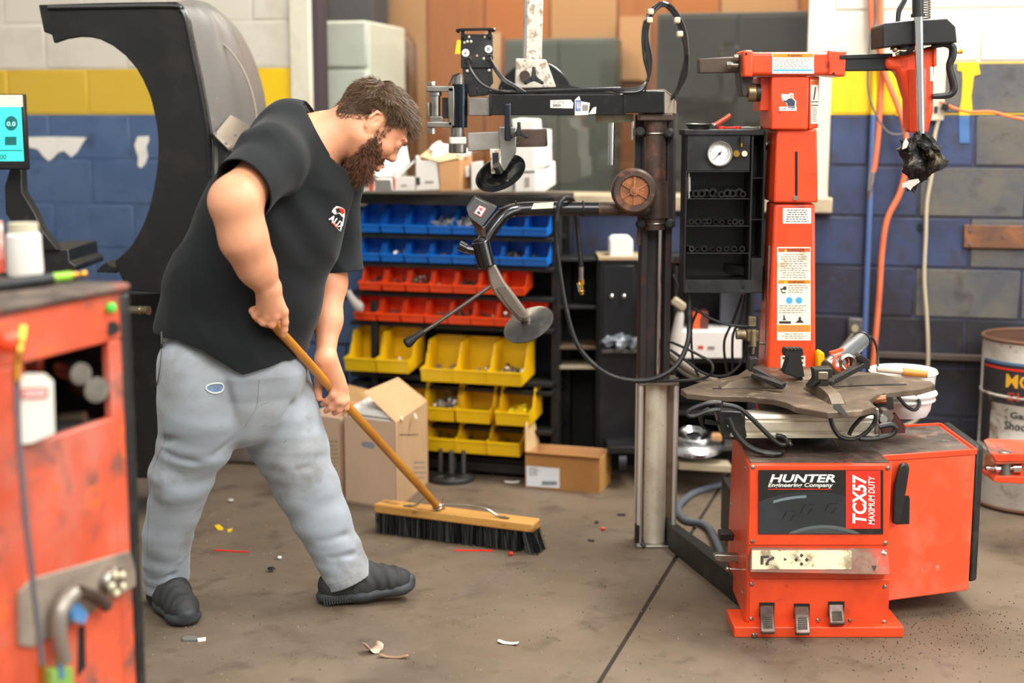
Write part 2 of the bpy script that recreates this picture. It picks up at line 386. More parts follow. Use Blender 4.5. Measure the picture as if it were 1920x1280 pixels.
patch('paper_scrap', [(20, 258), (48, 257), (100, 256), (150, 257), (163, 258), (155, 270), (146, 285), (135, 295), (126, 287), (121, 283), (110, 286), (100, 297), (92, 302), (82, 293), (72, 280), (60, 277), (48, 276), (20, 275)], wp, .005)
patch('paper_scrap', [(259, 256), (280, 255), (280, 265), (275, 275), (278, 292), (274, 306), (266, 315), (259, 311), (260, 295), (253, 272)], wp, .005)
patch('sooty_hole', [(1721, 418), (1728, 420), (1730, 432), (1724, 436), (1719, 428)], M_blackin, .003)
# conduit painted like the wall, rusty strip, skirting kerb
q0, q1 = w2(1646, 0), w2(1641, 700)
for nm, za, zb, m in (('conduit', 1.703, 2.5, P_['white']), ('conduit', 1.5, 1.703, P_['yellow2']), ('conduit', .45, 1.5, mat('blue_pipe_paint', '#4f6796', .4))):
    mb = MB(); mb.cyl(wl(q0[0], za, .022), wl(q0[0], zb, .022), .012, n=14); B(mb, nm, m, wo)
mb = MB(); a, b = w2(1808, 421), w2(1935, 466); wbox(mb, a[0], b[0], b[1], a[1], 0, .02)
rs = B(mb, 'rusty_strip', mat('rusty_plate', '#6d4a35', .7, .2, [('#97643e', 9, .55, .08, .7), ('#4b4038', 15, .6, .06, .6)], (50, .3)), wo, bevel=.003)
mb = MB()
for (x, y) in ((1818, 430), (1818, 456), (1880, 443)):
    s_, z_ = w2(x, y); mb.cyl(wl(s_, z_, .02), wl(s_, z_, .024), .006, n=10)
B(mb, 'bolt', M_steel, rs)
mb = MB(); a = w2(1690, 678); wbox(mb, a[0]-.1, 3.2, .52, .545, 0, .03); struct(mb, 'trim_1', mat('dusty_ledge', '#4a4039', .8), bevel=.004)
mb = MB(); p = [onz(-90, 846), onz(560, 846)]
a0, a1 = V((-3.1, 6.83-.36, 0)), V((-.95, 6.32-.36, 0))
mb.prism([a0, a1, a1+V((0, .34, 0)), a0+V((0, .34, 0))], (0, 0, .11)); struct(mb, 'trim_2', mat('kerb_concrete', '#7a7067', .8, 0, [('#57493d', 5, .5, .12, .7)], (40, .3)), bevel=.02)
# ------------------------------------------------------------------ window with the office behind
frm = mat('window_frame_paint', '#d6cfba', .55, 0, [('#b7ad95', 7, .58, .1, .6), ('#7d705b', 22, .7, .04, .6)], (50, .15))
win = thing('window_1', None, None, wl(sL, zS)); del_ = win; win['kind'] = 'structure'
fw = .075
for nm, a in (('frame_stile', (sL-.01, sL+.085, zS, zT)), ('frame_stile', (sR-.10, sR, zS, zT)), ('frame_head', (sL, sR, zT-.06, zT))):
    mb = MB(); wbox(mb, *a, -.2, .012); B(mb, nm, frm, win, bevel=.006)
mb = MB(); wbox(mb, sL-.03, sR+.02, zS-.05, zS+.012, -.2, .05); B(mb, 'sill', mat('dusty_sill', '#b9a98c', .75, 0, [('#8e7d63', 6, .52, .1, .7)], (50, .2)), win, bevel=.006)
mb = MB(); wbox(mb, sL+.085, sL+.11, zS+.012, zT-.06, -.14, -.02); B(mb, 'dark_gasket', mat('dark_gasket', '#3a3038', .6), win)
mb = MB(); wbox(mb, sL+.1, sR-.1, zS+.012, zT-.06, -.104, -.1)
gm = bpy.data.materials.new('window_glass'); gm.use_nodes = True; nt = gm.node_tree; nt.nodes.clear()
o_ = nt.nodes.new('ShaderNodeOutputMaterial'); tr = nt.nodes.new('ShaderNodeBsdfTransparent'); gl = nt.nodes.new('ShaderNodeBsdfGlossy'); mx = nt.nodes.new('ShaderNodeMixShader')
df = nt.nodes.new('ShaderNodeBsdfDiffuse'); df.inputs[0].default_value = lin('#a89f90'); m2 = nt.nodes.new('ShaderNodeMixShader'); m2.inputs[0].default_value = .02
gl.inputs['Roughness'].default_value = .02; mx.inputs[0].default_value = .05; tr.inputs[0].default_value = (.93, .94, .93, 1)
nt.links.new(tr.outputs[0], mx.inputs[1]); nt.links.new(gl.outputs[0], mx.inputs[2]); nt.links.new(mx.outputs[0], m2.inputs[1]); nt.links.new(df.outputs[0], m2.inputs[2]); nt.links.new(m2.outputs[0], o_.inputs[0])
B(mb, 'pane', gm, win)
# office shell
om = mat('office_wall', '#b0702e', .6, 0, [('#9c5f22', 2.5, .55, .1, .6)], stretch=(4, 1, .4))
mb = MB(); wbox(mb, sL-.6, sR+.6, 0, 2.9, -1.66, -1.6); ow = struct(mb, 'wall_office', om)
rr = random.Random(3); s = sL-.5
cols = [mat('wood_panel_a', '#b2641a', .5, 0, [('#a4682a', 3, .55, .1, .5)], stretch=(6, 6, .5)), mat('wood_panel_b', '#a8642a', .5, 0, [('#935420', 3, .55, .1, .5)], stretch=(6, 6, .5)), mat('wood_panel_c', '#b98a5a', .5, 0, [('#b78a5d', 3, .55, .1, .5)])]
k = 0
while s < sR+.5:
    ww = rr.uniform(.26, .42); mb = MB(); wbox(mb, s, s+ww-.01, 1.0, 2.75, -1.6, -1.58); B(mb, 'wood_panel', cols[[0, 2, 1, 0, 2, 1][k % 6]], ow, bevel=.003, seg=1); s += ww; k += 1
mb = MB(); wbox(mb, sL-.6, sR+.6, 2.8, 2.9, -1.6, -.2); struct(mb, 'ceiling', mat('office_ceiling', '#8d8780', .8))
mb = MB(); wbox(mb, sL-.66, sL-.6, 0, 2.9, -1.66, -.2); struct(mb, 'wall_left', cols[1])
mb = MB(); wbox(mb, sR+.6, sR+.66, 0, 2.9, -1.66, -.2); struct(mb, 'wall_right', mat('office_grey', '#5c5a55', .7))
# refrigerator seen through the glass
def wpx(px, py, o):
    p = onpl(px, py, W0+WN*o, WN); return (p-W0).dot(WD), p.z
fr = thing('refrigerator', 'tall white refrigerator with two doors behind the window at its left end', 'refrigerator', wl(-1.6, 0, -.7))
a, b = wpx(582, 40, -.5), wpx(690, 260, -.5); split = wpx(640, 128, -.5)[1]
wm = mat('fridge_enamel', '#dfe6dc', .35)
mb = MB(); wbox(mb, a[0], b[0], 0, a[1], -1.1, -.54); B(mb, 'body', wm, fr, bevel=.01)
mb = MB(); wbox(mb, a[0], b[0], split+.005, a[1], -.535, -.5); d1 = B(mb, 'door', wm, fr, bevel=.012)
mb = MB(); wbox(mb, a[0], b[0], .06, split-.005, -.535, -.5); B(mb, 'door', wm, fr, bevel=.012)
mb = MB(); wbox(mb, a[0]+.02, a[0]+.04, split+.05, split+.3, -.5, -.47); B(mb, 'handle', mat('fridge_handle', '#aab0aa', .4), d1, bevel=.005)
def opx(name, x0, y0, x1, y1, o, dep, m, label, cat):
    a, b = wpx(x0, y0, o), wpx(x1, y1, o); mb = MB(); wbox(mb, a[0], b[0], b[1], a[1], o-dep, o)
    return mb, a, b
mb, a, b = opx('', 945, 73, 1152, 345, -1.3, .2, None, '', '')
gv = mat('grey_cabinet', '#4e5550', .45, 0, [('#3f4642', 3, .55, .1, .5)])
cb_ = thing('metal_cabinet', 'dark grey-green cabinet behind the middle of the window', 'cabinet', wl((a[0]+b[0])/2, 0, -1.4))
mb = MB(); wbox(mb, a[0], b[0], .4, a[1], -1.5, -1.3); B(mb, 'body', gv, cb_, bevel=.01)
for i in range(2):
    mb = MB(); h_ = (b[0]-a[0])/2; wbox(mb, a[0]+.01+i*h_, a[0]+h_-.01+i*h_, .42, a[1]-.02, -1.3, -1.285); B(mb, 'door', gv, cb_, bevel=.004)
mb, a, b = opx('', 1232, 25, 1535, 372, -1.0, .2, None, '', '')
dk = mat('dark_office_rack', '#33322e', .35, 0, [('#4b4a44', 2, .55, .1, .7)])
c2 = thing('dark_wardrobe', 'large dark wardrobe behind the right half of the window', 'wardrobe', wl((a[0]+b[0])/2, 0, -1.1))
mb = MB(); wbox(mb, a[0], b[0], 0, a[1], -1.3, -1.0); B(mb, 'body', dk, c2, bevel=.01)
for i in range(2):
    mb = MB(); h_ = (b[0]-a[0])/2; wbox(mb, a[0]+.01+i*h_, a[0]+h_-.01+i*h_, .05, a[1]-.02, -1.0, -.985); B(mb, 'door', dk, c2, bevel=.004)
mb, a, b = opx('', 697, 52, 775, 250, -1.2, .2, None, '', '')
mb = MB(); xm = (a[0]+b[0])/2
mb.prism([wl(a[0], .5, -1.2), wl(b[0], .5, -1.2), wl(b[0], a[1]-.08, -1.2), wl(b[0]-.05, a[1]-.02, -1.2), wl(b[0]-.12, a[1], -1.2), wl(a[0], a[1], -1.2)], -WN*.1)
B(mb, 'office_chair_back', mat('brown_leather', '#6b4420', .5), None, 'rounded brown board standing beside the refrigerator behind the window', 'board', bevel=.02)
for (x0, y0, x1, y1, c) in ((905, 60, 935, 180, '#c9a680'), (1160, 30, 1215, 150, '#c69566')):
    a, b = wpx(x0, y0, -1.5), wpx(x1, y1, -1.5); mb = MB(); wbox(mb, a[0], b[0], b[1], a[1], -1.56, -1.54)
    B(mb, 'notice_sheet', mat('notice'+c, c, .8), None, 'pale notice sheet on the panelling '+('left' if x0 < 1000 else 'right')+' of the grey-green cabinet', 'notice')
a, b = wpx(577, 0, -1.25), wpx(700, 38, -1.25); mb = MB(); wbox(mb, a[0]-.05, b[0], a[1]-.32, a[1]+.1, -1.5, -1.25); B(mb, 'wall_shelf_unit', mat('dark_shelf', '#3a3d46', .6, 0, [('#8fa6b8', 6, .6, .05, .7)]), None, 'dark shelf unit above the white refrigerator behind the window', 'shelf', bevel=.004)

# ------------------------------------------------------------------ hoses and cords on the right wall
def wtube(name, pts, r, m, label, cat, o=.03, n=10, end=None):
    q = []
    for t in pts:
        px, py = t[:2]; oo = t[2] if len(t) > 2 else o; s_, z_ = wpx(px, py, oo); q.append(wl(s_, z_, oo))
    mb = MB(); mb.tube(q, r, n); return mb, q
om_ = mat('orange_hose', '#dd7248', .5, 0, [('#b9573a', 9, .56, .1, .6), ('#6a4338', 25, .7, .04, .5)])
mb, q = wtube('', [(1634, -60), (1634, 30), (1640, 80), (1654, 110), (1650, 200), (1646, 260), (1640, 310), (1636, 325)], .011, om_, '', '')
t = thing('orange_air_hose', 'orange air hose hanging on the right wall with a chrome quick coupler at its end', 'hose', q[-1]); B(mb, 'hose', om_, t)
mb = MB(); q2 = [wl(*wpx(1636, 322, .03), .03), wl(*wpx(1633, 345, .03), .03), wl(*wpx(1631, 358, .03), .03), wl(*wpx(1629, 375, .03), .03)]
mb.cyl(q2[0], q2[1], .013); mb.cyl(q2[1], q2[2], .010); B(mb, 'coupler', M_chrome, t)
mb = MB(); mb.cyl(q2[2], q2[3], .006, .004); B(mb, 'nozzle', M_brass, t)
mb, q = wtube('', [(1651, -60), (1651, 30, .06), (1652, 90, .06), (1660, 140), (1680, 190), (1696, 240), (1700, 300), (1688, 360), (1664, 410), (1654, 470), (1648, 560), (1636, 690), (1628, 740)], .0115, om_, '', '', .055)
B(mb, 'long_orange_hose', om_, None, 'long orange hose running down the right wall past the red tower', 'hose')
mb, q = wtube('', [(1638, -40, .1), (1642, 30, .1), (1632, 70, .1), (1627, 140, .1), (1630, 180, .1), (1645, 220, .1), (1665, 248, .1), (1690, 252, .1), (1702, 240, .1)], .0042, M_hose, '', '')
B(mb, 'thin_grey_cable', mat('grey_cable', '#55534f', .6), None, 'thin dark grey cable looping over the orange hoses on the wall', 'cable')
wc = mat('cream_cable', '#b9ac90', .6)
mb, q = wtube('', [(1760, 225), (1752, 260), (1748, 320), (1738, 380), (1736, 440), (1733, 520), (1738, 600), (1740, 680), (1733, 740), (1720, 785), (1690, 800)], .0075, wc, '', '')
B(mb, 'cream_cable', wc, None, 'cream cable hanging from the outlet box down behind the white bucket', 'cable')
t = thing('outlet_box', 'cream surface outlet box on the wall behind the red machine head', 'outlet', wl(*wpx(1755, 227, .0)))
mb = MB(); a, b = wpx(1748, 90, .03), wpx(1769, 226, .03); wbox(mb, a[0], b[0], b[1], a[1], 0, .04); B(mb, 'box', mat('outlet_plastic', '#d2c7ae', .5), t, bevel=.004)
mb = MB(); a, b = wpx(1751, 199, .04), wpx(1758, 212, .04); wbox(mb, a[0], b[0], b[1], a[1], .03, .043); B(mb, 'socket', M_ink, t)
oc = mat('orange_cord', '#f2702c', .45)
mb, q = wtube('', [(1762, 190, .05), (1775, 196, .06), (1790, 203, .07), (1820, 210, .08), (1860, 210, .09), (1900, 220, .1), (1960, 228, .12), (2040, 224, .12)], .0055, oc, '', '')
t = thing('orange_extension_cord', 'orange extension cord plugged into the outlet box and running off to the right', 'cord', q[0]); B(mb, 'cord', oc, t)
mb = MB(); mb.beam(wl(*wpx(1766, 198, .06), .06), wl(*wpx(1778, 202, .065), .065), .03, .03); B(mb, 'plug', M_black, t, bevel=.004)
t = thing('wall_outlet', 'dark grey duplex outlet low on the wall beside the red tower', 'outlet', wl(*wpx(1602, 640, 0)))
mb = MB(); a, b = wpx(1590, 596, .03), wpx(1617, 645, .03); wbox(mb, a[0], b[0], b[1], a[1], 0, .035); B(mb, 'plate', mat('outlet_grey', '#4c4a4a', .5), t, bevel=.008)
mb = MB(); c_ = wl(*wpx(1603, 615, .035), .035); mb.cyl(c_, c_+WN*.02, .014); B(mb, 'plug', mat('plug_tan', '#a09274', .5), t)
mb, q = wtube('', [(1600, 625, .05), (1580, 650, .06), (1545, 690, .06), (1530, 710, .05)], .006, wc, '', '')
B(mb, 'grey_power_cord', mat('grey_cord', '#77705f', .6), None, 'grey power cord running from the low outlet down behind the tower', 'cord')
# ------------------------------------------------------------------ the red tire changer
tc = thing('tire_changer', 'red tire changer with a grimy turntable, tall red tower and black bead-press column', 'machine', (.95, 4.2, 0))
YF = 3.98; X0, X1, ZT = .682, 1.09, .51
mb = MB(); mb.hexa([(X0, YF, .03), (X1, YF, .03), (X1, 4.42, .03), (X0+.01, 4.42, .03), (X0, YF, ZT), (X1, YF, ZT), (X1, 4.42, ZT), (X0+.02, 4.42, ZT)])
cab = B(mb, 'cabinet', M_red, tc, bevel=.008)
mb = MB(); mb.hexa([(X0+.004, YF+.008, ZT-.001), (X1-.004, YF+.008, ZT-.001), (X1-.004, 4.41, ZT-.001), (X0+.024, 4.41, ZT-.001), (X0+.004, YF+.008, ZT+.003), (X1-.004, YF+.008, ZT+.003), (X1-.004, 4.41, ZT+.003), (X0+.024, 4.41, ZT+.003)])
B(mb, 'top_plate', M_grimetop, tc)
FP = Dec((0, YF-.0065, 0), (0, -1, 0))
mb = MB(); mb.rect(1405, 872, 1669, 1022, YF-.004, .006); pn = B(mb, 'front_panel', M_red, tc, bevel=.002)
mb = MB(); mb.rect(1405, 1086, 1667, 1172, YF-.004, .006); B(mb, 'front_panel', M_red, tc, bevel=.002)
mb = MB()
for x, y in ((1412, 876), (1665, 878), (1411, 1015), (1661, 1018), (1410, 1095), (1659, 1100), (1409, 1160), (1658, 1166), (1534, 1163), (1594, 1163)): screw(mb, FP.P(x, y, -.002), (0, -1, 0), .0068, .004)
B(mb, 'screw', M_steel, pn)
dk_ = mat('decal_black', '#232221', .3, 0, [('#383634', 6, .6, .1, .5), ('#77736b', 25, .68, .03, .6)], stretch=(3, 1, .5))
mb = MB(); FP.rect(mb, 1422, 881, 1656, 1001); dc = B(mb, 'decal', dk_, tc, bevel=0)
def arcpoly(cx, cy, r0, r1, a0, a1, n=18, sy=1.0):
    return [(cx+r0*math.cos(R(a0+(a1-a0)*i/n)), cy-r0*sy*math.sin(R(a0+(a1-a0)*i/n))) for i in range(n+1)]+[(cx+r1*math.cos(R(a1+(a0-a1)*i/n)), cy-r1*sy*math.sin(R(a1+(a0-a1)*i/n))) for i in range(n+1)]
def darc(cx, cy, r, x0, x1, n=16): return [(x0+(x1-x0)*i/n, cy-math.sqrt(r*r-(x0+(x1-x0)*i/n-cx)**2)) for i in range(n+1)]
mb = MB(); FP.poly(mb, darc(1520, 1171, 250, 1423, 1586)+[(1586, 1000), (1423, 1000)], .0015, .0004); pt = B(mb, 'printed_tyre', mat('print_tyre', '#343a3d', .35, 0, [('#23282a', 5, .5, .1, .7), ('#626866', 30, .68, .03, .5)]), dc)
mb = MB(); FP.poly(mb, darc(1545, 1140, 156, 1479, 1612)+[(1612, 1000), (1479, 1000)], .002, .0004); B(mb, 'printed_rim_line', mat('print_rim', '#5c6262', .35), dc)
mb = MB(); FP.poly(mb, darc(1545, 1140, 150, 1492, 1600)+[(1600, 1000), (1492, 1000)], .0028, .0004); B(mb, 'printed_rim', mat('print_rim_dark', '#454a4a', .35), dc)
mb = MB(); FP.poly(mb, darc(1520, 1174, 246, 1450, 1512)+darc(1520, 1178, 245, 1450, 1512)[::-1], .002, .0004); B(mb, 'printed_shine', mat('print_shine', '#6f8388', .35), dc)
mb = MB()
for x0, y0 in ((1466, 962), (1500, 950), (1545, 948)):
    for a, b in (((0, 12), (8, -4)), ((8, -4), (24, -5)), ((14, 14), (22, 3))): FP.poly(mb, [(x0+a[0], y0+a[1]), (x0+a[0]+1.4, y0+a[1]), (x0+b[0]+1.4, y0+b[1]+.8), (x0+b[0], y0+b[1])], .0026, .0003)
B(mb, 'printed_tread', mat('print_tread', '#171919', .4), dc)
mb = MB(); FP.rect(mb, 1586, 882, 1651, 991, .003); rl = B(mb, 'model_label', M_redP, tc)
FP.text('HUNTER', 1443, 889, 1566, 904, M_white, dc, shear=.22, bold=.028)
FP.text('Engineering Company', 1440, 905, 1562, 915, M_white, dc, shear=.2, bold=.02)
mb = MB(); FP.rect(mb, 1440, 916, 1558, 917.5, .002); B(mb, 'underline', M_redP, dc)
FP.text('TCX57', 1598, 889, 1625, 981, M_white, rl, lift=.004, vert=True, shear=.15, bold=.03)
FP.text('MAXIMUM DUTY', 1628, 892, 1640, 983, M_white, rl, lift=.004, vert=True, shear=.15, bold=.015)
# sloping control strip
a_, b_, c__, d_ = at(1408, 1026, YF-.006), at(1664, 1028, YF-.006), at(1671, 1078, YF-.045), at(1406, 1073, YF-.045)
mb = MB(); mb.prism([a_, b_, c__, d_], (0, .035, -.004)); ps = B(mb, 'pedal_guard', M_grimetop if False else mat('guard_paint', '#b4432c', .6, 0, [('#6b5443', 7, .5, .1, .85), ('#8f7a64', 18, .6, .05, .5)], (50, .15)), tc, bevel=.003)
gn = (c__-d_).cross(a_-d_).normalized(); gn = gn if gn.y < 0 else -gn
GD = Dec(a_+gn*.001, gn)
mb = MB(); GD.rect(mb, 1410, 1031, 1597, 1067); lb = B(mb, 'picture_label', mat('stained_label', '#dccfa6', .6, 0, [('#6d5a3c', 12, .55, .06, .85), ('#3c3223', 22, .64, .04, .7)]), ps)
mb = MB(); GD.poly(mb, [(1426, 1042), (1440, 1041), (1440, 1037), (1442, 1045), (1432, 1046), (1431, 1058), (1426, 1058)], .002)
GD.poly(mb, [(1435, 1056), (1440, 1048), (1448, 1044), (1447, 1041), (1453, 1045), (1449, 1050), (1448, 1048), (1443, 1051), (1441, 1056), (1443, 1058), (1436, 1060)], .002)
for x, y in ((1503, 1041), (1503, 1057), (1493, 1049), (1513, 1049)): GD.poly(mb, [(x-4, y), (x, y-4), (x+4, y), (x, y+4)], .002)
GD.poly(mb, [(1470, 1045), (1476, 1049), (1470, 1051)], .002); GD.poly(mb, [(1635, 1060), (1644, 1060), (1640, 1070)], .002)
B(mb, 'pictogram', M_ink, lb)
mb = MB(); screw(mb, GD.P(1657, 1036), gn, .01, .004); B(mb, 'screw', M_steel, ps)
# three pedals in dark slots
for (x0, y0, x1, y1, yy) in ((1424, 1131, 1454, 1184, 3.90), (1489, 1133, 1520, 1186, 3.89), (1553, 1129, 1585, 1168, 3.93)):
    mb = MB(); mb.rect(x0, y0-1, x1-2, y0+26, YF-.008, .004); B(mb, 'pedal_slot', M_blackin, tc)
    t0, t1 = at(x0+1, y0+3, YF-.01), at(x1-4, y0+3, YF-.01); b0, b1 = at(x0+3, y1, yy), at(x1, y1, yy)
    mb = MB(); mb.prism([t0, t1, b1, b0], (0, .012, -.006)); mb.prism([b0, b1, b1+V((0, .01, -.012)), b0+V((0, .01, -.012))], (0, .012, 0)); pd = B(mb, 'pedal', mat('pedal_steel', '#8c7c74', .35, .8, [('#4b3a34', 14, .52, .1, .7)]), tc, bevel=.003)
    mb = MB()
    for i in range(6):
        k0 = .45+i*.08; p0, p1 = t0.lerp(b0, k0), t1.lerp(b1, k0); dx = (p1-p0)*.18
        mb.beam(p0+dx+V((0, -.001, .002)), p1-dx+V((0, -.001, .002)), .003, .003)
    B(mb, 'grip_rib', M_steel, pd)
mb = MB(); l, r = at(1376, 1176, YF-.03).x, at(1694, 1180, YF-.03).x; mb.box((l, YF-.035, 0), (r, 4.10, .032)); mb.box((X0+.03, 4.34, 0), (r, 4.44, .03)); B(mb, 'base_flange', M_red, tc, bevel=.003)
mb = MB()
for x in (X0+.001,):
    for y_, z_ in ((4.05, .48), (4.05, .1), (4.3, .3), (4.36, .08)): screw(mb, (x, y_, z_), (-1, 0, 0), .006, .004)
B(mb, 'side_screw', M_steel, tc)
# right hand housing set at an angle
p0, p1 = V((X1-.01, 4.07, 0)), V((1.39, 4.155, 0)); dd = (p1-p0).normalized(); bk = V((-dd.y, dd.x, 0))
def hz(p, z): return V((p.x, p.y, z))
q0, q1, q2, q3 = p0, p1, p1+V((.0, .36, 0)), V((X1-.01, 4.45, 0))
SD = Dec(p0, (dd.y, -dd.x, 0))
mb = MB(); mb.prism([hz(q0, .06), hz(q1, .07), hz(q2, .07), hz(q3, .06)], (0, 0, ZT-.075)); hs = B(mb, 'motor_housing', M_redworn, tc, bevel=.005)
mb = MB(); ins = .012; mb.prism([hz(q0, ZT-.0045)+V((0, ins, 0)), hz(q1, ZT-.0045)+V((-ins, ins, 0)), hz(q2, ZT-.0045)+V((-ins, -ins, 0)), hz(q3, ZT-.0045)+V((0, -ins, 0))], (0, 0, .002)); B(mb, 'top_plate', M_grimetop, tc)
mb = MB()
for a, b in ((q0, q1), (q1, q2), (q2, q3)): mb.beam(hz(a, ZT-.006), hz(b, ZT-.006), .008, .018)
B(mb, 'rim', M_red, hs, bevel=.002)
mb = MB(); SD.poly(mb, [(1688, 929), (1704, 929), (1706, 935), (1705, 982), (1679, 983), (1679, 950)], .0008, .002); B(mb, 'opening', M_blackin, hs)
mb = MB(); a = [SD.P(x, y, .03) for x, y in ((1674, 983), (1688, 981), (1700, 920), (1706, 880), (1704, 870), (1696, 868), (1688, 873), (1677, 910), (1675, 940))]; mb.prism(a, (0, .02, 0)); B(mb, 'lever', M_plast, tc, bevel=.006)
mb = MB(); q = q1+V((.004, .01, 0)); mb.prism([hz(q, .09), hz(q+V((.03, .02, 0)), .09), hz(q2+V((.035, .02, 0)), .09), hz(q2+V((.004, 0, 0)), .09)], (0, 0, .425)); B(mb, 'bead_breaker_pad', M_rub, tc, bevel=.01)
# boss, pneumatic cylinder under the table
CT = V((.925, 4.27, 0))
mb = MB(); mb.lathe([(0, .09), (.035, .09), (.035, .05), (.075, .045), (.085, .03), (.085, .015), (.065, .012), (.065, 0)], (CT.x, CT.y, ZT+.002), n=32); B(mb, 'spindle_boss', M_rub, tc)
mb = MB(); mb.cyl((CT.x, CT.y, ZT+.08), (CT.x, CT.y, .665), .05, n=28); B(mb, 'spindle', M_brown, tc)
mb = MB(); mb.lathe([(0, .6), (.16, .6), (.165, .61), (.165, .655), (.05, .66), (0, .66)], (CT.x, CT.y+.03, 0), n=40); B(mb, 'dark_shroud_disc', M_rub, tc)  # black disc added to darken the gap under the turntable
Yc = 4.1; zc = at(1515, 795, Yc).z; xl, xr = at(1393, 795, Yc).x, at(1641, 795, Yc).x
mb = MB(); pr = [(-.036, -.034), (-.036, -.022), (-.03, -.018), (-.036, -.012), (-.036, .014), (-.03, .02), (-.036, .024), (-.03, .036), (.036, .036), (.036, -.034)]
mb.prism([(xl, Yc+a, zc+b) for a, b in pr], (xr-xl, 0, 0)); cy = B(mb, 'pneumatic_cylinder', M_alu, tc, bevel=.001)
mb = MB(); mb.pp([(1344, 776), (1352, 770), (1392, 772), (1401, 820), (1379, 825), (1356, 821)], Yc-.04, .085); ec = B(mb, 'end_cap', M_plast, cy, bevel=.004)
mb = MB(); screw(mb, at(1373, 815, Yc-.042), (0, -1, 0), .008, .005); screw(mb, at(1367, 798, Yc-.042), (0, -1, 0), .006, .003); B(mb, 'screw', M_chrome, ec)
mb = MB(); mb.rect(1641, 766, 1647, 814, Yc-.04, .09); mb.rect(1648, 797, 1652, 812, Yc-.03, .03); B(mb, 'end_plate', M_steel, cy, bevel=.002)
mb = MB(); mb.pp([(1642, 742), (1676, 742), (1676, 768), (1642, 768)], Yc+.06, .03); B(mb, 'bracket', M_plast, tc, bevel=.003)
mb = MB(); mb.cyl(at(1662, 748, Yc+.05), at(1640, 750, Yc+.06), .013, n=16); B(mb, 'guide_pin', mat('copper', '#b5704f', .35, .9), tc)
mb = MB(); c = at(1663, 781, Yc-.02); mb.cyl(c, c+V((0, .05, 0)), .019); mb.cyl(at(1657, 786, Yc-.03), at(1657, 786, Yc), .011); B(mb, 'valve', M_steel, tc)
mb = MB(); mb.pp([(1650, 790), (1680, 775), (1698, 800), (1697, 812), (1655, 812)], Yc+.12, .02); B(mb, 'gusset', mat('dark_red_paint', '#4c211c', .5), tc)
mb = MB(); mb.cyl(at(1349, 750, Yc+.02), at(1349, 772, Yc+.02), .0115); B(mb, 'spacer', M_plast, tc)
mb = MB(); mb.tube([(p := at(1330, 765, Yc)), at(1314, 778, Yc), at(1318, 800, Yc), at(1322, 802, Yc)], [.006, .008, .004, .002]); mb.beam(at(1322, 790, Yc), at(1346, 794, Yc), .01, .012); B(mb, 'hook', M_black, tc)
for pts, r in (([(1352, 755), (1330, 755), (1300, 765), (1288, 775), (1300, 780), (1330, 770), (1350, 768)], .0065),
               ([(1366, 783), (1378, 810), (1400, 835), (1430, 848), (1462, 850), (1466, 842)], .0095),
               ([(1355, 758), (1385, 765), (1410, 785), (1435, 810), (1458, 830), (1474, 832), (1470, 820), (1455, 816)], .007),
               ([(1557, 783), (1562, 800), (1575, 818), (1600, 823), (1625, 810), (1640, 790), (1640, 775), (1622, 778), (1600, 800), (1592, 815)], .0065),
               ([(1648, 800), (1670, 796), (1680, 803), (1670, 815), (1640, 822), (1612, 822)], .0085)):
    mb = MB(); mb.tube([at(x, y, Yc-.06) for x, y in pts], r); B(mb, 'air_line', M_hose, tc)
mb = MB()
for x in (1480, 1568): mb.cyl(at(x-8, 812, Yc), at(x, 828, Yc-.02), .008); mb.cyl(at(x, 828, Yc-.02), at(x+4, 834, Yc-.03), .006)
B(mb, 'fitting', M_steel, tc)
# turntable
ZTB = .68
out = [(1276, 729), (1287, 737), (1337, 742), (1406, 743), (1450, 748), (1474, 754), (1493, 763), (1552, 773), (1612, 770), (1642, 762), (1630, 750), (1645, 739), (1680, 734), (1726, 729), (1754, 721), (1745, 714), (1677, 705), (1612, 696), (1558, 691), (1504, 684), (1428, 682), (1404, 689), (1384, 702), (1355, 708), (1314, 716)]
tp = [onz(x, y, ZTB) for x, y in out]
mb = MB(); mb.prism(tp, (0, 0, -.018)); tt = B(mb, 'turntable', M_table, tc, bevel=.0025)
mb = MB(); mb.prism([onz(x, y, ZTB+.0012) for x, y in ((1563, 752), (1573, 754), (1590, 777), (1583, 779), (1562, 764))], (0, 0, -.001)); mb.prism([onz(x, y, ZTB+.0012) for x, y in ((1335, 727), (1480, 723), (1480, 725), (1336, 729))], (0, 0, -.001)); mb.prism([onz(x, y, ZTB+.0012) for x, y in ((1560, 723), (1700, 719), (1700, 721), (1560, 725))], (0, 0, -.001)); B(mb, 'slot', M_blackin, tt)
def hump(L0, L1, wd_, hh, nm='jaw_slide'):
    a, b = onz(*L0, ZTB), onz(*L1, ZTB); d = (b-a); n_ = 9; side = V((-d.y, d.x, 0)).normalized()*wd_/2
    vs = []
    for i in range(n_):
        t = i/(n_-1); hgt = hh*math.sin(math.pi*min(max(t, .0), 1))**.45+.002; c = a+d*t
        vs += [c-side, c-side*.75+V((0, 0, hgt)), c+side*.75+V((0, 0, hgt)), c+side]
    fs = [(4*i+j, 4*i+4+j, 4*i+5+j, 4*i+1+j) for i in range(n_-1) for j in range(3)]+[(0, 1, 2, 3), (4*n_-1, 4*n_-2, 4*n_-3, 4*n_-4)]+[(4*i, 4*i+3, 4*i+7, 4*i+4) for i in range(n_-1)]
    mb = MB(); mb.add(vs, fs); return B(mb, nm, M_table, tt, bevel=.002)
hump((1350, 726), (1478, 724), .05, .028); hump((1556, 722), (1680, 716), .05, .03); hump((1478, 692), (1522, 712), .07, .02); hump((1520, 728), (1572, 758), .05, .028)
Yj = 4.33
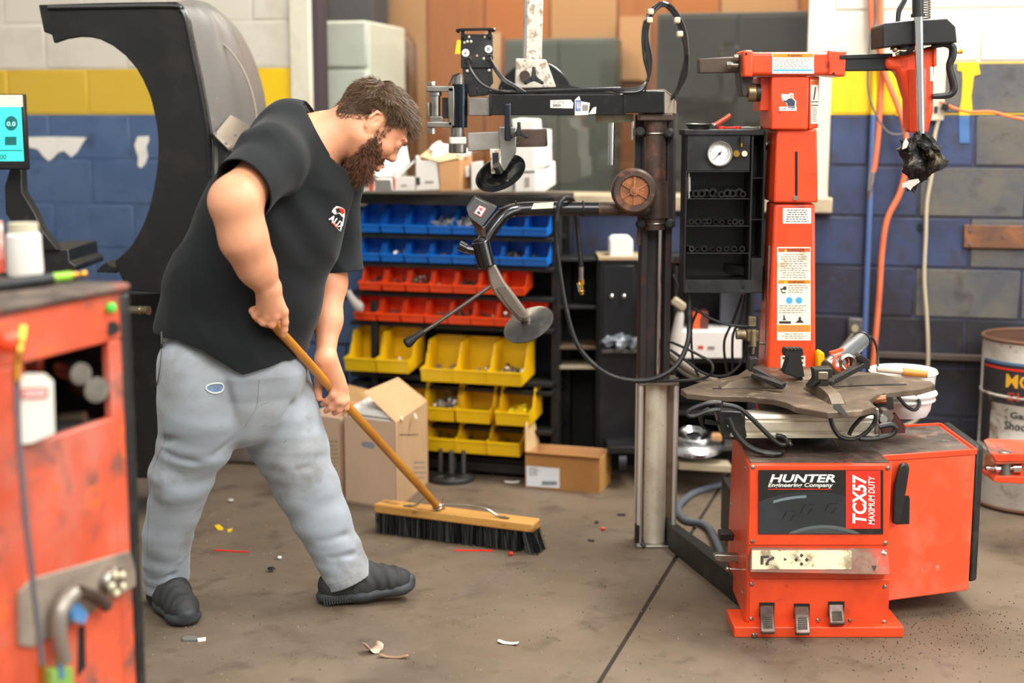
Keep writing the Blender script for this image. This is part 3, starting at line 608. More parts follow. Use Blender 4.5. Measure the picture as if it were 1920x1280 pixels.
mb = MB(); mb.beam(onz(1412, 716, .70)+V((0, 0, .022)), onz(1470, 723, ZTB+.02), .03, .012, h2=.014); a = at(1410, 690, 4.26); mb.beam(a, at(1471, 722, 4.24), .03, .014); mb.pp([(1404, 683), (1406, 672), (1420, 671), (1424, 676), (1412, 684), (1414, 697), (1404, 696)], 4.25, .04); B(mb, 'clamp_jaw', M_tabedge, tt, bevel=.002)
mb = MB(); mb.beam(at(1553, 718, 4.24), at(1618, 683, 4.26), .032, .016); mb.pp([(1606, 668), (1614, 664), (1632, 676), (1631, 692), (1618, 690), (1618, 680)], 4.25, .04); B(mb, 'clamp_jaw', M_tabedge, tt, bevel=.002)
mb = MB(); mb.pp([(1471, 660), (1473, 654), (1506, 654), (1507, 666), (1502, 668), (1509, 706), (1497, 709), (1469, 700), (1478, 672), (1472, 668)], 4.36, .05); jb = B(mb, 'clamp_jaw', M_tabedge, tt, bevel=.003)
mb = MB()
for i in range(5): mb.pp([(1474+i*6.6, 656), (1478+i*6.6, 656), (1478+i*6.6, 653), (1474+i*6.6, 653)], 4.355, .02)
B(mb, 'jaw_tooth', M_tabedge, jb)
mb = MB(); mb.pp([(1526, 692), (1561, 690), (1561, 708), (1554, 710), (1554, 724), (1549, 742), (1540, 748), (1530, 742), (1537, 716), (1526, 724), (1515, 728), (1528, 712)], 4.12, .05); jf = B(mb, 'clamp_jaw', M_tabedge, tt, bevel=.003)
mb = MB(); mb.rect(1534, 697, 1553, 712, 4.115, .01); mb.pp([(1541, 745), (1552, 728), (1562, 732), (1566, 752), (1557, 756)], 4.10, .04); B(mb, 'jaw_tip', mat('worn_jaw_tip', '#8f836c', .35, .7), jf, bevel=.003)

# ------------------------------------------------------------------ tower
YT = 4.60; TD = Dec((0, YT-.001, 0), (0, -1, 0))
def taper(pts, Y, dep, nm, m, bv=.006, par=tc):
    mb = MB(); mb.pp(pts, Y, dep); return B(mb, nm, m, par, bevel=bv)
b_lo = at(1487, 700, YT).z
mb = MB(); x0t, x1t = at(1452, 381, YT), at(1529, 381, YT); x0b, x1b = at(1441, 700, YT), at(1534, 700, YT); x0g, x1g = at(1438, 760, YT), at(1538, 760, YT)
mb.hexa([V((x0g.x-.01, YT, .2)), V((x1g.x, YT, .2)), V((x1g.x, YT+.2, .2)), V((x0g.x-.01, YT+.2, .2)), x0t, x1t, x1t+V((0, .15, 0)), x0t+V((0, .15, 0))])
tw = B(mb, 'tower', M_red, tc, bevel=.01)
mb = MB(); mb.box((.75, 4.4, .03), (1.12, 4.95, .22)); B(mb, 'tower_foot', M_black, tc, bevel=.005)
taper([(1457, 242), (1532, 242), (1534, 380), (1450, 380)], YT-.012, .17, 'tower_sleeve', M_red)
mb = MB(); SL = Dec((0, YT-.013, 0), (0, -1, 0)); SL.rect(mb, 1491, 284, 1495.5, 368, .001, .002); B(mb, 'slot', M_blackin, tw)
mb = MB(); mb.cyl(at(1492, 371, YT-.02), at(1492, 371, YT-.01), .008); B(mb, 'slot_bolt', M_steel, tw)
taper([(1447, 143), (1518, 143), (1516, 243), (1445, 243)], YT-.03, .2, 'tower_head', M_red, .006)
mb = MB(); mb.prism([at(1519, 143, YT-.028), at(1537, 143, YT+.02), at(1534, 240, YT+.02), at(1517, 243, YT-.028)], (0, .13, 0)); B(mb, 'head_side', M_red, tc, bevel=.004)
taper([(1424, 144), (1447, 144), (1446, 208), (1424, 208)], YT+.02, .12, 'head_bracket', M_red, .004)
taper([(1406, 98), (1576, 97), (1576, 141), (1406, 141)], YT-.045, .14, 'arm_box', M_red, .01)
taper([(1394, 94), (1412, 94), (1412, 144), (1394, 144)], YT-.052, .155, 'arm_flange', M_red, .006)
taper([(1553, 94), (1588, 95), (1585, 144), (1553, 141)], YT-.052, .155, 'arm_flange', M_red, .006)
mb = MB(); AX = Dec((0, YT-.053, 0), (0, -1, 0))
for x, y in ((1399, 101), (1563, 138)): c = AX.P(x, y, .0); mb.cyl(c, c+V((0, -.001, 0)), .004, n=10)
B(mb, 'bolt_hole', M_blackin, tc)
taper([(1385, 102), (1394, 102), (1394, 143), (1413, 145), (1401, 181), (1392, 181), (1387, 145)], YT+.0, .1, 'end_block', mat('dark_steel_plate', '#3b3431', .5, .4), .003)
taper([(1311, 110), (1385, 106), (1385, 136), (1311, 137)], YT+.03, .06, 'counter_bar', mat('brown_bar', '#584a40', .5, .5, [('#3e342d', 9, .5, .1, .6)]), .003)
mb = MB(); mb.cyl(at(1401, 174, YT+.02), at(1417, 174, YT+.02), .03, n=26); B(mb, 'roller', mat('bronze_roller', '#8c7a58', .35, .8), tc, bevel=.004)
mb = MB(); mb.cyl(at(1417, 174, YT+.02), at(1425, 174, YT+.02), .028, n=26); B(mb, 'roller_seat', M_black, tc)
mb = MB(); mb.cyl(at(1376, 108, YT), at(1384, 108, YT), .011, n=6); mb.cyl(at(1362, 122, YT), at(1384, 122, YT), .007, n=12); mb.cyl(at(1362, 122, YT), at(1370, 122, YT), .012, n=6); B(mb, 'adjusting_bolt', M_steel, tc)
AB = Dec((0, YT-.0565, 0), (0, -1, 0))
AB = Dec((0, YT-.0455, 0), (0, -1, 0))
def label(D, x0, y0, x1, y1, m, nm='warning_label'):
    mb = MB(); D.rect(mb, x0, y0, x1, y1); return B(mb, nm, m, tc)
l1 = label(AB, 1448, 99, 1526, 138, M_labelclean)
mb = MB(); AB.rect(mb, 1449.5, 100.5, 1524.5, 107.5, .0015); B(mb, 'header_band', M_orangeP, l1)
mb = MB(); AB.rect(mb, 1449.5, 130, 1524.5, 133, .0015); B(mb, 'blue_band', M_blueP, l1)
AB.text('WARNING', 1476, 101.5, 1504, 106.5, M_ink, l1, bold=.01)
mb = MB(); AB.lines(mb, 1452, 110, 1522, 129, 6, seed=2); AB.lines(mb, 1455, 134, 1519, 137, 1, seed=5); B(mb, 'print_lines', M_inkg, l1)
HD = Dec((0, YT-.0305, 0), (0, -1, 0))
# small joke sticker: figure in a dark suit, hand raised
mb = MB(); HD.poly(mb, [(1466, 176), (1478, 177), (1483, 174), (1488, 176), (1488, 184), (1493, 190), (1492, 200), (1488, 202), (1477, 201), (1474, 193), (1468, 190), (1465, 181)]); HD.rect(mb, 1461, 200, 1493.5, 207.5); st = B(mb, 'sticker', M_white, tc)
mb = MB(); HD.poly(mb, [(1469, 187), (1473, 189), (1478, 185), (1485, 184), (1491, 190), (1490, 199), (1477, 199), (1476, 193), (1469, 190)], .0018); B(mb, 'suit_print', mat('suit_print', '#2f3d52', .6), st)
mb = MB(); HD.poly(mb, [(1481, 177), (1484, 175.5), (1487, 178), (1486.5, 183), (1483, 185), (1481, 182)], .0022); HD.poly(mb, [(1467, 181), (1469, 181), (1471, 187), (1469, 188)], .0022); B(mb, 'skin_print', mat('skin_print', '#e2a985', .6), st)
HD.text('I DID THAT', 1463, 201.5, 1492, 206, mat('purple_ink', '#5a4a78', .6), st, bold=.01)
SN = Dec(at(1519, 143, YT-.0285), (at(1537, 143, YT+.02)-at(1519, 143, YT-.028)).cross(V((0, 0, 1))))
mb = MB(); SN.rect(mb, 1520.5, 150, 1534.5, 232, .0015); l2 = B(mb, 'side_label', M_labelclean, tc)
mb = MB(); SN.rect(mb, 1521, 151, 1534, 159, .0025); B(mb, 'header_band', mat('rust_print', '#cc6a2c', .5), l2)
mb = MB(); SN.rect(mb, 1521, 190, 1534, 191.5, .0025); SN.rect(mb, 1521, 196.5, 1534, 198, .0025); SN.poly(mb, [(1528, 163), (1530, 163), (1529, 175), (1527, 187), (1525, 187), (1527, 174)], .0025); B(mb, 'figure_print', M_ink, l2)
mb = MB(); SN.lines(mb, 1522, 200, 1533, 229, 9, .0025, 3, True); B(mb, 'print_lines', M_inkg, l2)
# labels on the sloping tower face
fn = (x1t-x0t).cross(V((x0g.x, YT, .2))-x0t).normalized(); fn = fn if fn.y < 0 else -fn
TF = Dec(x0t+fn*.0005, fn)
l3 = label(TF, 1468, 390, 1521, 419, M_labelclean, 'small_label'); mb = MB(); TF.lines(mb, 1472, 392, 1517, 417, 6, seed=9, cen=True); B(mb, 'print_lines', M_ink, l3)
l4 = label(TF, 1457, 463, 1520, 638, M_label, 'danger_label')
mb = MB(); TF.rect(mb, 1459, 465, 1519, 472, .0015); B(mb, 'danger_band', mat('danger_print', '#e0552a', .5), l4)
mb = MB(); TF.rect(mb, 1459, 525, 1519, 531.5, .0015); TF.rect(mb, 1458, 609, 1519, 622, .0015); B(mb, 'orange_band', M_orangeP, l4)
TF.text('DANGER', 1477, 465.8, 1509, 471.4, M_ink, l4, bold=.01); TF.text('WARNING', 1478, 525.8, 1509, 530.8, M_ink, l4, bold=.01)
mb = MB()
for y in (471.5, 531): TF.poly(mb, [(1470, y), (1476, y), (1473, y-5.5)], .0022)
B(mb, 'warning_triangle', mat('tri_yel', '#f5d21c', .5), l4)
mb = MB()
for x in (1480, 1498): TF.poly(mb, [(x+6.5*math.cos(R(a*30)), 563-6.5*math.sin(R(a*30))) for a in range(12)], .0015)
B(mb, 'blue_roundel', M_blueP, l4)
mb = MB(); TF.lines(mb, 1463, 475, 1515, 522, 11, seed=4, cen=True); TF.lines(mb, 1478, 533, 1516, 550, 4, seed=5); TF.lines(mb, 1461, 571, 1516, 588, 4, seed=6); TF.lines(mb, 1463, 611, 1514, 621, 3, .0022, 7, True); TF.lines(mb, 1466, 624, 1512, 636, 3, seed=8, cen=True); B(mb, 'print_lines', M_inkg, l4)
mb = MB(); TF.poly(mb, [(1463, 541), (1468, 540), (1470, 536), (1474, 537), (1475, 542), (1471, 544), (1468, 542), (1465, 545), (1470, 548), (1474, 546), (1472, 550), (1466, 549)], .002); TF.rect(mb, 1461, 602, 1483, 606.5, .002); TF.poly(mb, [(1469, 590), (1471, 590), (1472, 597), (1475, 600), (1467, 600), (1469, 597)], .002); TF.poly(mb, [(1498, 594), (1502, 594), (1502, 599), (1508, 605), (1491, 605), (1497, 600)], .002); B(mb, 'pictogram', M_ink, l4)
l5 = label(TF, 1464, 667, 1510, 694, M_label, 'low_label'); mb = MB(); TF.rect(mb, 1467, 669, 1507, 673, .002); TF.rect(mb, 1497, 678, 1506, 682, .002); B(mb, 'print_lines', M_ink, l5)
mb = MB(); mb.tube([at(1443, 460, YT+.05), at(1441, 540, YT+.05), at(1439, 600, YT+.05), at(1437, 680, YT+.05)], .006); B(mb, 'side_rod', M_steel, tc)
mb = MB(); mb.prism([at(1432, 500, YT+.12), at(1442, 490, YT+.12), at(1440, 590, YT+.12), at(1430, 560, YT+.12)], (0, .02, 0)); B(mb, 'side_plate', M_black, tc)
# ------------------------------------------------------------------ swing arm with tool head
YA = 4.55
taper([(1575, 104), (1674, 101), (1674, 132), (1575, 133)], YA, .05, 'swing_arm', M_black, .003)
taper([(1575, 103), (1674, 100), (1674, 108), (1575, 111)], YA-.006, .06, 'arm_rail', M_black, .002)
taper([(1662, 108), (1690, 103), (1715, 96), (1757, 84), (1752, 150), (1751, 210), (1741, 253), (1703, 247), (1702, 186), (1694, 160), (1690, 146), (1682, 131), (1662, 129)], YA-.02, .075, 'tool_head_casting', M_red, .012)
taper([(1750, 90), (1757, 90), (1757, 124), (1750, 124)], YA-.03, .08, 'casting_pad', M_red, .004)
mb = MB(); mb.cyl(at(1722, 130, YA-.03), at(1722, 246, YA-.03), .032, .026, 24); B(mb, 'shaft_sleeve', M_red, tc)
taper([(1655, 48), (1659, 43), (1715, 37), (1775, 34), (1792, 50), (1795, 80), (1792, 80), (1700, 84), (1655, 90)], YA-.08, .15, 'gear_cover', M_plast, .01)
mb = MB(); mb.lathe([(0, .02), (.045, .02), (.045, 0), (0, 0)], at(1697, 93, YA-.02), n=24); B(mb, 'cover_hub', M_black, tc)
mb = MB(); a, b = at(1722, 30, YA-.1), at(1727, 250, YA-.1); mb.cyl(a, b, .0145, .0115, n=24); B(mb, 'hexagonal_shaft', mat('chrome_shaft', '#e4e4e2', .1, 1, [('#8f8b82', 18, .62, .05, .6)], stretch=(1, 1, .15)), tc)
mb = MB(); mb.cyl(at(1721, -20, YA-.1), at(1721, 26, YA-.1), .017, .017, 20); mb.cyl(at(1721, 26, YA-.1), at(1721, 32, YA-.1), .021, n=20); B(mb, 'shaft_boot', M_plast, tc)
mb = MB()
c0, c1 = at(1737, -10, YA-.02), at(1737, 37, YA-.02)
pts = [c0.lerp(c1, i/70)+V((math.cos(i*.9), math.sin(i*.9), 0))*.013 for i in range(71)]
mb.tube(pts, .0022, 5, 0); B(mb, 'return_spring', M_steel, tc)
mb = MB(); mb.tube([at(*p, YA-.03) for p in ((1747, 88), (1770, 83), (1785, 88), (1786, 105), (1780, 125), (1786, 150), (1788, 168), (1778, 178), (1748, 181))], [.007, .009, .0125, .0125, .011, .0125, .0125, .011, .008], 12); hd = B(mb, 'handle', M_plast, tc)
mb = MB(); a = at(1793, 97, YA-.03); mb.cyl(at(1789, 97, YA-.03), at(1800, 97, YA-.03), .006); mb.lathe([(0, .004), (.007, .004), (.008, 0), (.007, -.003), (0, -.003)], at(1802, 96, YA-.03), (1, 0, 0), 14); B(mb, 'yellow_knob', mat('gold_knob', '#d9a11c', .35, .3), hd)
mb = MB(); mb.sph(at(1678, 93, YA-.06), .009); mb.cyl(at(1680, 103, YA-.04), at(1690, 98, YA-.04), .006); B(mb, 'fitting', mat('old_brass', '#a89468', .35, .8), tc)
mb = MB(); mb.tube([at(1688, 100, YA-.05), at(1698, 100, YA-.06), at(1708, 94, YA-.07), at(1716, 86, YA-.07)], .007); B(mb, 'air_line', M_hose, tc)
mb = MB(); mb.tube([at(1682, 44, YA), at(1684, 20, YA), at(1692, 5, YA), at(1702, -15, YA)], .005); mb.tube([at(1685, 44, YA), at(1688, 22, YA), at(1696, 6, YA), at(1706, -15, YA)], .004); B(mb, 'air_line', M_hose, tc)
CL = Dec((0, YA-.0215, 0), (0, -1, 0)); mb = MB(); CL.rect(mb, 1744, 125, 1750, 152); B(mb, 'small_label', M_labelclean, tc)
# crumpled black bag taped round the mount head
mb = MB(); mb.sph((0, 0, 0), 1, 40, 40)
rr = random.Random(5); c0 = at(1726, 300, YA-.09); vs = []
top, bot = at(1722, 250, YA-.09), at(1708, 356, YA-.09)
for p in mb.v:
    t = (1-p.z)/2; ax = top.lerp(at(1736, 300, YA-.09), min(t*2, 1)) if t < .5 else at(1736, 300, YA-.09).lerp(bot, (t-.5)*2)
    ww = .016+.062*math.sin(math.pi*min(1, t*1.15))**.8
    q = V((p.x, p.y, 0)).normalized() if abs(p.z) < .999 else V((0, 0, 0))
    nn = noise.noise(V((q.x*2.2, q.y*2.2, t*4)))*1.2+abs(noise.noise(V((q.x*5+3, q.y*5, t*9))))*.8
    vs.append(ax+q*ww*(.62+.55*nn)+V((0, 0, noise.noise(V((q.x*4, q.y*4, t*6+9)))*.02)))
mb.v = vs
B(mb, 'bagged_mount_head', mat('crumpled_bag', '#1c1a18', .22, .25, [('#6b5d49', 9, .6, .05, .7), ('#b8b2a5', 14, .68, .03, .8)], (45, .9, .01)), tc, sharp=.35)
mb = MB(); mb.pp([(1692, 345), (1705, 338), (1722, 335), (1725, 341), (1712, 350), (1707, 357), (1700, 351), (1691, 352)], YA-.13, .01); mb.pp([(1694, 268), (1699, 258), (1704, 268), (1700, 277), (1692, 280)], YA-.13, .008); B(mb, 'tape_end', mat('pale_tape', '#c9c3b8', .5), tc)
# ------------------------------------------------------------------ press column, roller, arms (all bolted to the machine)
YC = 4.80
def tap(pts, Y, dep, nm, m, bv=.003, par=tc):
    mb = MB(); mb.pp(pts, Y, dep); return B(mb, nm, m, par, bevel=bv)
def bx(x0, y0, x1, y1, Y, dep, nm, m, bv=.003, par=tc):
    mb = MB(); mb.rect(x0, y0, x1, y1, Y, dep); return B(mb, nm, m, par, bevel=bv)
xc = at(1230, 870, YC+.06).x
zt_, zb_ = at(1230, 722, YC).z, at(1230, 1024, YC).z
hw = .069
mb = MB()
for sx in (-1, 1):
    for yy in (YC+.012, YC+.118): mb.cyl((xc+sx*(hw-.008), yy, zb_), (xc+sx*(hw-.008), yy, zt_), .0085, n=14)
rods = B(mb, 'tie_rod', mat('tie_rod', '#d9d6ce', .28, .55, [('#8b6a52', 9, .68, .04, .5)]), tc)
mb = MB(); mb.cyl((xc-.002, YC+.065, zb_), (xc-.002, YC+.065, zt_), .038, n=36); B(mb, 'press_cylinder', M_alu, tc)
mb = MB(); mb.box((xc-hw+.004, YC+.1, zb_), (xc+hw-.004, YC+.112, zt_)); B(mb, 'back_plate', mat('tan_plate', '#8d7a66', .5, .4, [('#6b4b3a', 9, .55, .08, .6)]), tc)
for z0, z1, nm in ((zt_-.002, zt_+.012, 'cap_plate'), (zb_-.012, zb_+.002, 'cap_plate')):
    mb = MB(); mb.box((xc-hw, YC, z0), (xc+hw, YC+.13, z1)); cp = B(mb, nm, M_steel, tc, bevel=.002)
    mb = MB()
    for sx in (-1, 1):
        zz = z1 if z0 > .3 else z0-.012
        mb.cyl((xc+sx*(hw-.01), YC+.012, zz), (xc+sx*(hw-.01), YC+.012, zz+.012), .01, n=6)
    B(mb, 'nut', M_steel, cp)
mb = MB(); mb.box((xc-.055, YC+.02, 0), (xc+.05, YC+.12, zb_-.012)); mb.cyl((xc-.07, YC+.03, .03), (xc-.04, YC+.0, .005), .008); mb.box((xc-.075, YC+.0, .02), (xc-.06, YC+.03, .085)); B(mb, 'column_foot', M_black, tc, bevel=.003)
mb = MB(); mb.cyl((xc+.06, YC-.01, .02), (xc+.115, YC-.01, .018), .006); mb.sph((xc+.12, YC-.01, .018), .014); B(mb, 'foot_knob', M_black, tc)
mb = MB(); a = at(1268, 1012, YC+.1); mb.hexa([(xc+.04, YC+.0, .0), (X0+.02, 4.2, .0), (X0+.02, 4.4, .0), (xc+.04, YC+.14, .0), (xc+.04, YC+.0, .085), (X0+.02, 4.2, .085), (X0+.02, 4.4, .085), (xc+.04, YC+.14, .085)]); B(mb, 'base_beam', M_black, tc, bevel=.003)
bx(1350, 1000, 1376, 1014, 4.25, .05, 'side_box', M_black)
tap([(1338, 1042), (1344, 1039), (1386, 1041), (1388, 1055), (1350, 1054), (1340, 1050)], 4.15, .03, 'side_step', M_steel)
mb = MB(); mb.cyl(at(1366, 1066, 4.1), at(1388, 1068, 4.1), .004); mb.sph(at(1364, 1066, 4.1), .007); B(mb, 'drain_rod', M_steel, tc)
# column
z_lo, z_hi = zt_+.012, at(1230, 185, YC).z
mb = MB(); xl, xr = at(1201, 560, YC+.03).x, at(1258, 560, YC+.03).x
mb.box((xl, YC+.03, z_lo), (xl+.022, YC+.15, z_hi)); mb.box((xr-.022, YC+.03, z_lo), (xr, YC+.15, z_hi)); mb.box((xl, YC+.06, z_lo), (xr, YC+.075, z_hi))
B(mb, 'column', mat('scratched_black_column', '#2a2424', .5, .2, [('#5c2a25', 26, .63, .04, .45), ('#46403d', 9, .6, .1, .5)], (60, .1), stretch=(1, 1, .35)), tc, bevel=.002)
mb = MB(); mb.cyl((xc+.001, YC+.045, z_lo-.02), (xc+.001, YC+.045, z_hi-.1), .0105, n=20); B(mb, 'piston_rod', M_chrome, tc)
mb = MB(); mb.cyl(at(1228, 222, YC+.02), at(1228, 430, YC+.02), .036, n=32)
for y0, y1, r in ((222, 252, .037), (340, 368, .041), (368, 408, .042)): mb.cyl(at(1230, y0, YC+.02), at(1230, y1, YC+.02), r, n=32)
B(mb, 'sliding_sleeve', M_brown, tc)
mb = MB()
for y in (250, 418): mb.torus(at(1228, y, YC+.02), (0, 0, 1), .038, .003)
B(mb, 'sleeve_ring', M_steel, tc)
tap([(1199, 213), (1262, 213), (1263, 226), (1199, 226)], YC-.03, .09, 'clamp_collar', M_brown)
bx(1246, 212, 1268, 425, YC+.045, .014, 'side_plate', mat('speckled_grey_plate', '#55504c', .55, .3, [('#3b3633', 9, .5, .1, .6), ('#a89a88', 60, .7, .02, .6)]), .001)
bx(1190, 215, 1212, 392, YC+.06, .014, 'side_plate', M_black, .001)
bx(1195, 400, 1205, 460, YC+.04, .02, 'side_plate', M_brown, .001)
mb = MB()
for x, y in ((1252, 282), (1254, 384)): c = at(x, y, YC+.04); mb.torus(c, (0, 1, 0), .009, .003); mb.cyl(c, c+V((0, .02, 0)), .007)
B(mb, 'plate_bolt', M_brown, tc)
for x, y in ((1200, 247), (1255, 250), (1201, 420), (1256, 420)):
    mb = MB(); mb.cyl(at(x, y, YC-.01), at(x, y, YC+.03), .017, n=12); mb.cyl(at(x, y, YC-.018), at(x, y, YC-.01), .012, n=12); B(mb, 'knob', M_rub, tc, bevel=.002)
# roller
c = at(1189.5, 358, YC-.13)
mb = MB(); mb.lathe([(0, .0), (.014, .0), (.016, .004), (.045, .006), (.05, -.006), (.066, -.006), (.072, 0), (.074, .006), (.074, .046), (.07, .052), (0, .052)], c, (0, 1, 0), 48); rw = B(mb, 'roller_wheel', M_brown, tc)
mb = MB(); mb.lathe([(.0, -.001), (.047, -.001), (.047, .004), (0, .004)], c+V((0, .004, 0)), (0, 1, 0), 40); B(mb, 'wheel_web', M_rust, rw)
mb = MB()
for k in range(6):
    a = R(90+k*60); d = V((math.cos(a), 0, math.sin(a))); mb.beam(c+d*.012+V((0, .001, 0)), c+d*.047+V((0, .001, 0)), .006, .006, up=(0, 1, 0))
mb.cyl(c+V((0, -.006, 0)), c+V((0, .004, 0)), .015); mb.cyl(c+V((0, -.01, 0)), c, .007, n=6); B(mb, 'spoke', M_rust, rw)
mb = MB(); mb.cyl(at(1189, 385, YC-.08), at(1210, 395, YC+.0), .02); mb.cyl(c+V((0, .05, 0)), at(1215, 370, YC+.01), .02); B(mb, 'roller_axle', M_brown, tc)
# upper arm
YU = 4.76
bx(1170, 170, 1246, 212, YU-.01, .09, 'upper_arm_end', M_blackgl)
bx(919, 176, 1172, 216, YU-.002, .075, 'upper_arm', M_blackgl)
tap([(915, 170), (1165, 163), (1166, 170), (915, 177)], YU+.0, .07, 'hose_tray', M_blackgl)
mb = MB(); mb.prism([at(1246, 170, YU), at(1268, 190, YU+.09), at(1268, 212, YU+.09), at(1246, 212, YU)], (0, .01, 0)); mb.prism([at(1172, 169, YU), at(1246, 167, YU), at(1258, 176, YU+.09), at(1185, 178, YU+.09)], (0, 0, -.004)); B(mb, 'end_cover', mat('tan_dusty_plate', '#8d8374', .6), tc)
bx(878, 183, 919, 217, YU+.004, .065, 'arm_insert', mat('bare_steel_box', '#8b867e', .45, .7, [('#5e5850', 8, .55, .1, .6)]))
mb = MB(); mb.rect(917, 176, 921, 218, YU-.006, .08); mb.rect(1169, 172, 1173, 213, YU-.014, .09); B(mb, 'weld_flange', M_blackgl, tc, bevel=.001)
AU = Dec((0, YU-.0025, 0), (0, -1, 0))
mb = MB(); AU.poly(mb, [(1032, 188), (1070, 187), (1075, 193), (1074, 203), (1032, 202)]); s1 = B(mb, 'barcode_label', M_labelclean, tc)
mb = MB()
for i in range(9): AU.rect(mb, 1037+i*1.7, 195, 1037.9+i*1.7, 200, .002)
AU.lines(mb, 1036, 189, 1068, 194, 2, seed=1); B(mb, 'print_lines', M_ink, s1)
mb = MB(); AU.poly(mb, [(1078, 187), (1086, 180), (1089, 190), (1106, 193), (1103, 215), (1078, 216)]); AU.poly(mb, [(1112, 202), (1118, 200), (1117, 213), (1104, 214)]); s2 = B(mb, 'torn_label', M_labelclean, tc)
mb = MB(); AU.rect(mb, 1079.5, 188, 1089, 208, .002); B(mb, 'blue_print', mat('navy_print', '#24479c', .5), s2)
AU.text('WA', 1080.5, 190, 1088, 207, M_white, s2, lift=.004, bold=.02)
mb = MB()
for i in range(7): AU.rect(mb, 1092+i*1.6, 196, 1092.8+i*1.6, 208, .002)
B(mb, 'print_lines', M_ink, s2)
# left head: vertical bush, yoke and pin
mb = MB(); mb.cyl(at(859, 140, YU+.03), at(859, 158, YU+.03), .023, n=24); mb.cyl(at(858, 239, YU+.03), at(858, 257, YU+.03), .023, n=24); B(mb, 'pivot_pin', M_galv if False else M_steel, tc)
mb = MB(); mb.cyl(at(862, 158, YU+.03), at(862, 239, YU+.03), .0265, n=28); B(mb, 'pivot_bush', mat('blue_black_steel', '#2c323c', .2, .8), tc)
mb = MB(); mb.cyl(at(858, 256, YU+.02), at(858, 287, YU+.02), .03, n=24); B(mb, 'collar', M_steel, tc, bevel=.003)
bx(842, 257, 874, 270, YU-.012, .02, 'number_plate', mat('white_plate', '#d6d2c9', .5, 0, [('#8b8375', 30, .6, .05, .7)]))
mb = MB(); mb.rect(799, 161, 851, 172, YU-.0, .06); mb.rect(800, 228, 848, 239, YU-.0, .06); mb.rect(840, 164, 852, 236, YU+.0, .06); B(mb, 'yoke', M_steel, tc, bevel=.003)
mb = MB(); mb.cyl(at(816, 172, YU+.03), at(816, 218, YU+.03), .017, n=22); mb.cyl(at(816, 172, YU+.03), at(816, 180, YU+.03), .022, n=22); mb.cyl(at(810, 153, YU+.03), at(810, 161, YU+.03), .014, n=6); mb.cyl(at(810, 239, YU+.03), at(810, 252, YU+.03), .013, n=6); mb.rect(800, 192, 804, 222, YU, .05); mb.rect(806, 218, 830, 230, YU+.01, .04); B(mb, 'yoke_pin', M_steel, tc, bevel=.002)
mb = MB(); mb.rect(829, 183, 841, 222, YU+.03, .03); B(mb, 'rubber_stop', M_rub, tc)
# valve box A B
bx(864, 64, 924, 128, YU+.05, .04, 'valve_box', M_black)
tap([(868, 127), (923, 127), (925, 155), (920, 160), (916, 178), (880, 182), (872, 160), (867, 140)], YU+.055, .03, 'valve_bracket', M_black)
VB = Dec((0, YU+.0495, 0), (0, -1, 0))
mb = MB(); mb.tube([at(860, 60, YU+.04), at(862, 56, YU+.03), at(922, 55, YU+.03), at(924, 58, YU+.04)], .005); mb.rect(864, 54, 871, 71, YU+.035, .02); mb.rect(915, 54, 922, 70, YU+.035, .02); B(mb, 'carry_bar', M_blackgl, tc)
mb = MB()
for x, y in ((879, 69), (909, 69), (876, 78), (883, 78), (894, 105), (907, 110), (871, 80), (871, 100), (876, 133), (917, 132)): screw(mb, VB.P(x, y), (0, -1, 0), .005, .003)
B(mb, 'screw', M_galv, tc)
for x, y, t in ((873, 99, 'A'), (916, 92, 'B')):
    mb = MB(); c = VB.P(x, y, .001); mb.cyl(c, c+V((0, -.001, 0)), .0125, n=24); rd = B(mb, 'port_label', M_white, tc); VB.text(t, x-2.5, y-3.5, x+2.5, y+3.5, M_ink, rd, lift=.004)
mb = MB(); VB.poly(mb, [(857, 75), (864, 75), (863, 101), (853, 101)], .012, .003); B(mb, 'yellow_tag', M_yel, tc)
mb = MB(); c = VB.P(878, 113); mb.torus(c, (0, 1, 0), .009, .004); c = VB.P(918, 108); mb.torus(c, (0, 1, 0), .009, .004); B(mb, 'port_ring', M_black, tc)
def airl(pts, r, Y=YU, m=M_hose, nm='air_line', n=8):
    mb = MB(); mb.tube([at(p[0], p[1], p[2] if len(p) > 2 else Y) for p in pts], r, n); return B(mb, nm, m, tc)
airl([(878, 113, YU+.04), (882, 130, YU+.0), (900, 155, YU-.01), (925, 168, YU-.01), (960, 172, YU), (985, 172, YU)], .0045)
for k in range(3): airl([(919, 108+k*2, YU+.04), (926, 122+k*3, YU+.0), (945, 147+k*3, YU-.01), (965, 160+k*2, YU-.005), (985-k*6, 173, YU)], .004)
airl([(842, 160), (850, 143), (862, 137)], .0022)
m_gl = mat('glossy_black_tube', '#1a1a1a', .15, coat=.6)
for k, (dx, dy) in enumerate(((0, 0), (5, 2), (-4, 3), (2, 6))):
    airl([(1150, 170, YU), (1172, 167+dy, YU-.02), (1202, 163+dy, YU-.03), (1216, 145, YU-.03), (1214+dx*1.5, 110, YU-.03), (1209+dx, 70, YU-.03), (1214+dx, 35+dy, YU-.03), (1230+dx, 10+dy, YU-.02), (1248+dx, 6+dy, YU-.01), (1266+dx, 24+dy, YU), (1280+dx, 60, YU+.01), (1287+dx*.5, 105, YU+.02), (1280+dx, 145, YU+.03), (1268, 170+dy, YU+.04), (1258, 186, YU+.05)], .0048, m=m_gl)
mb = MB()
for x, y in ((1220, 22), (1270, 38), (1275, 64), (1218, 38)): mb.rect(x-5, y-6, x+6, y+5, YU-.045, .03)
B(mb, 'cable_tie_label', mat('tan_tape', '#cfc0a0', .6), tc, bevel=.004)
mb = MB()
for x, y in ((895, 168), (940, 171), (1210, 166)): mb.torus(at(x, y, YU-.005), (1, 0, 0), .012, .002, 16, 5)
B(mb, 'cable_clip', M_black, tc)
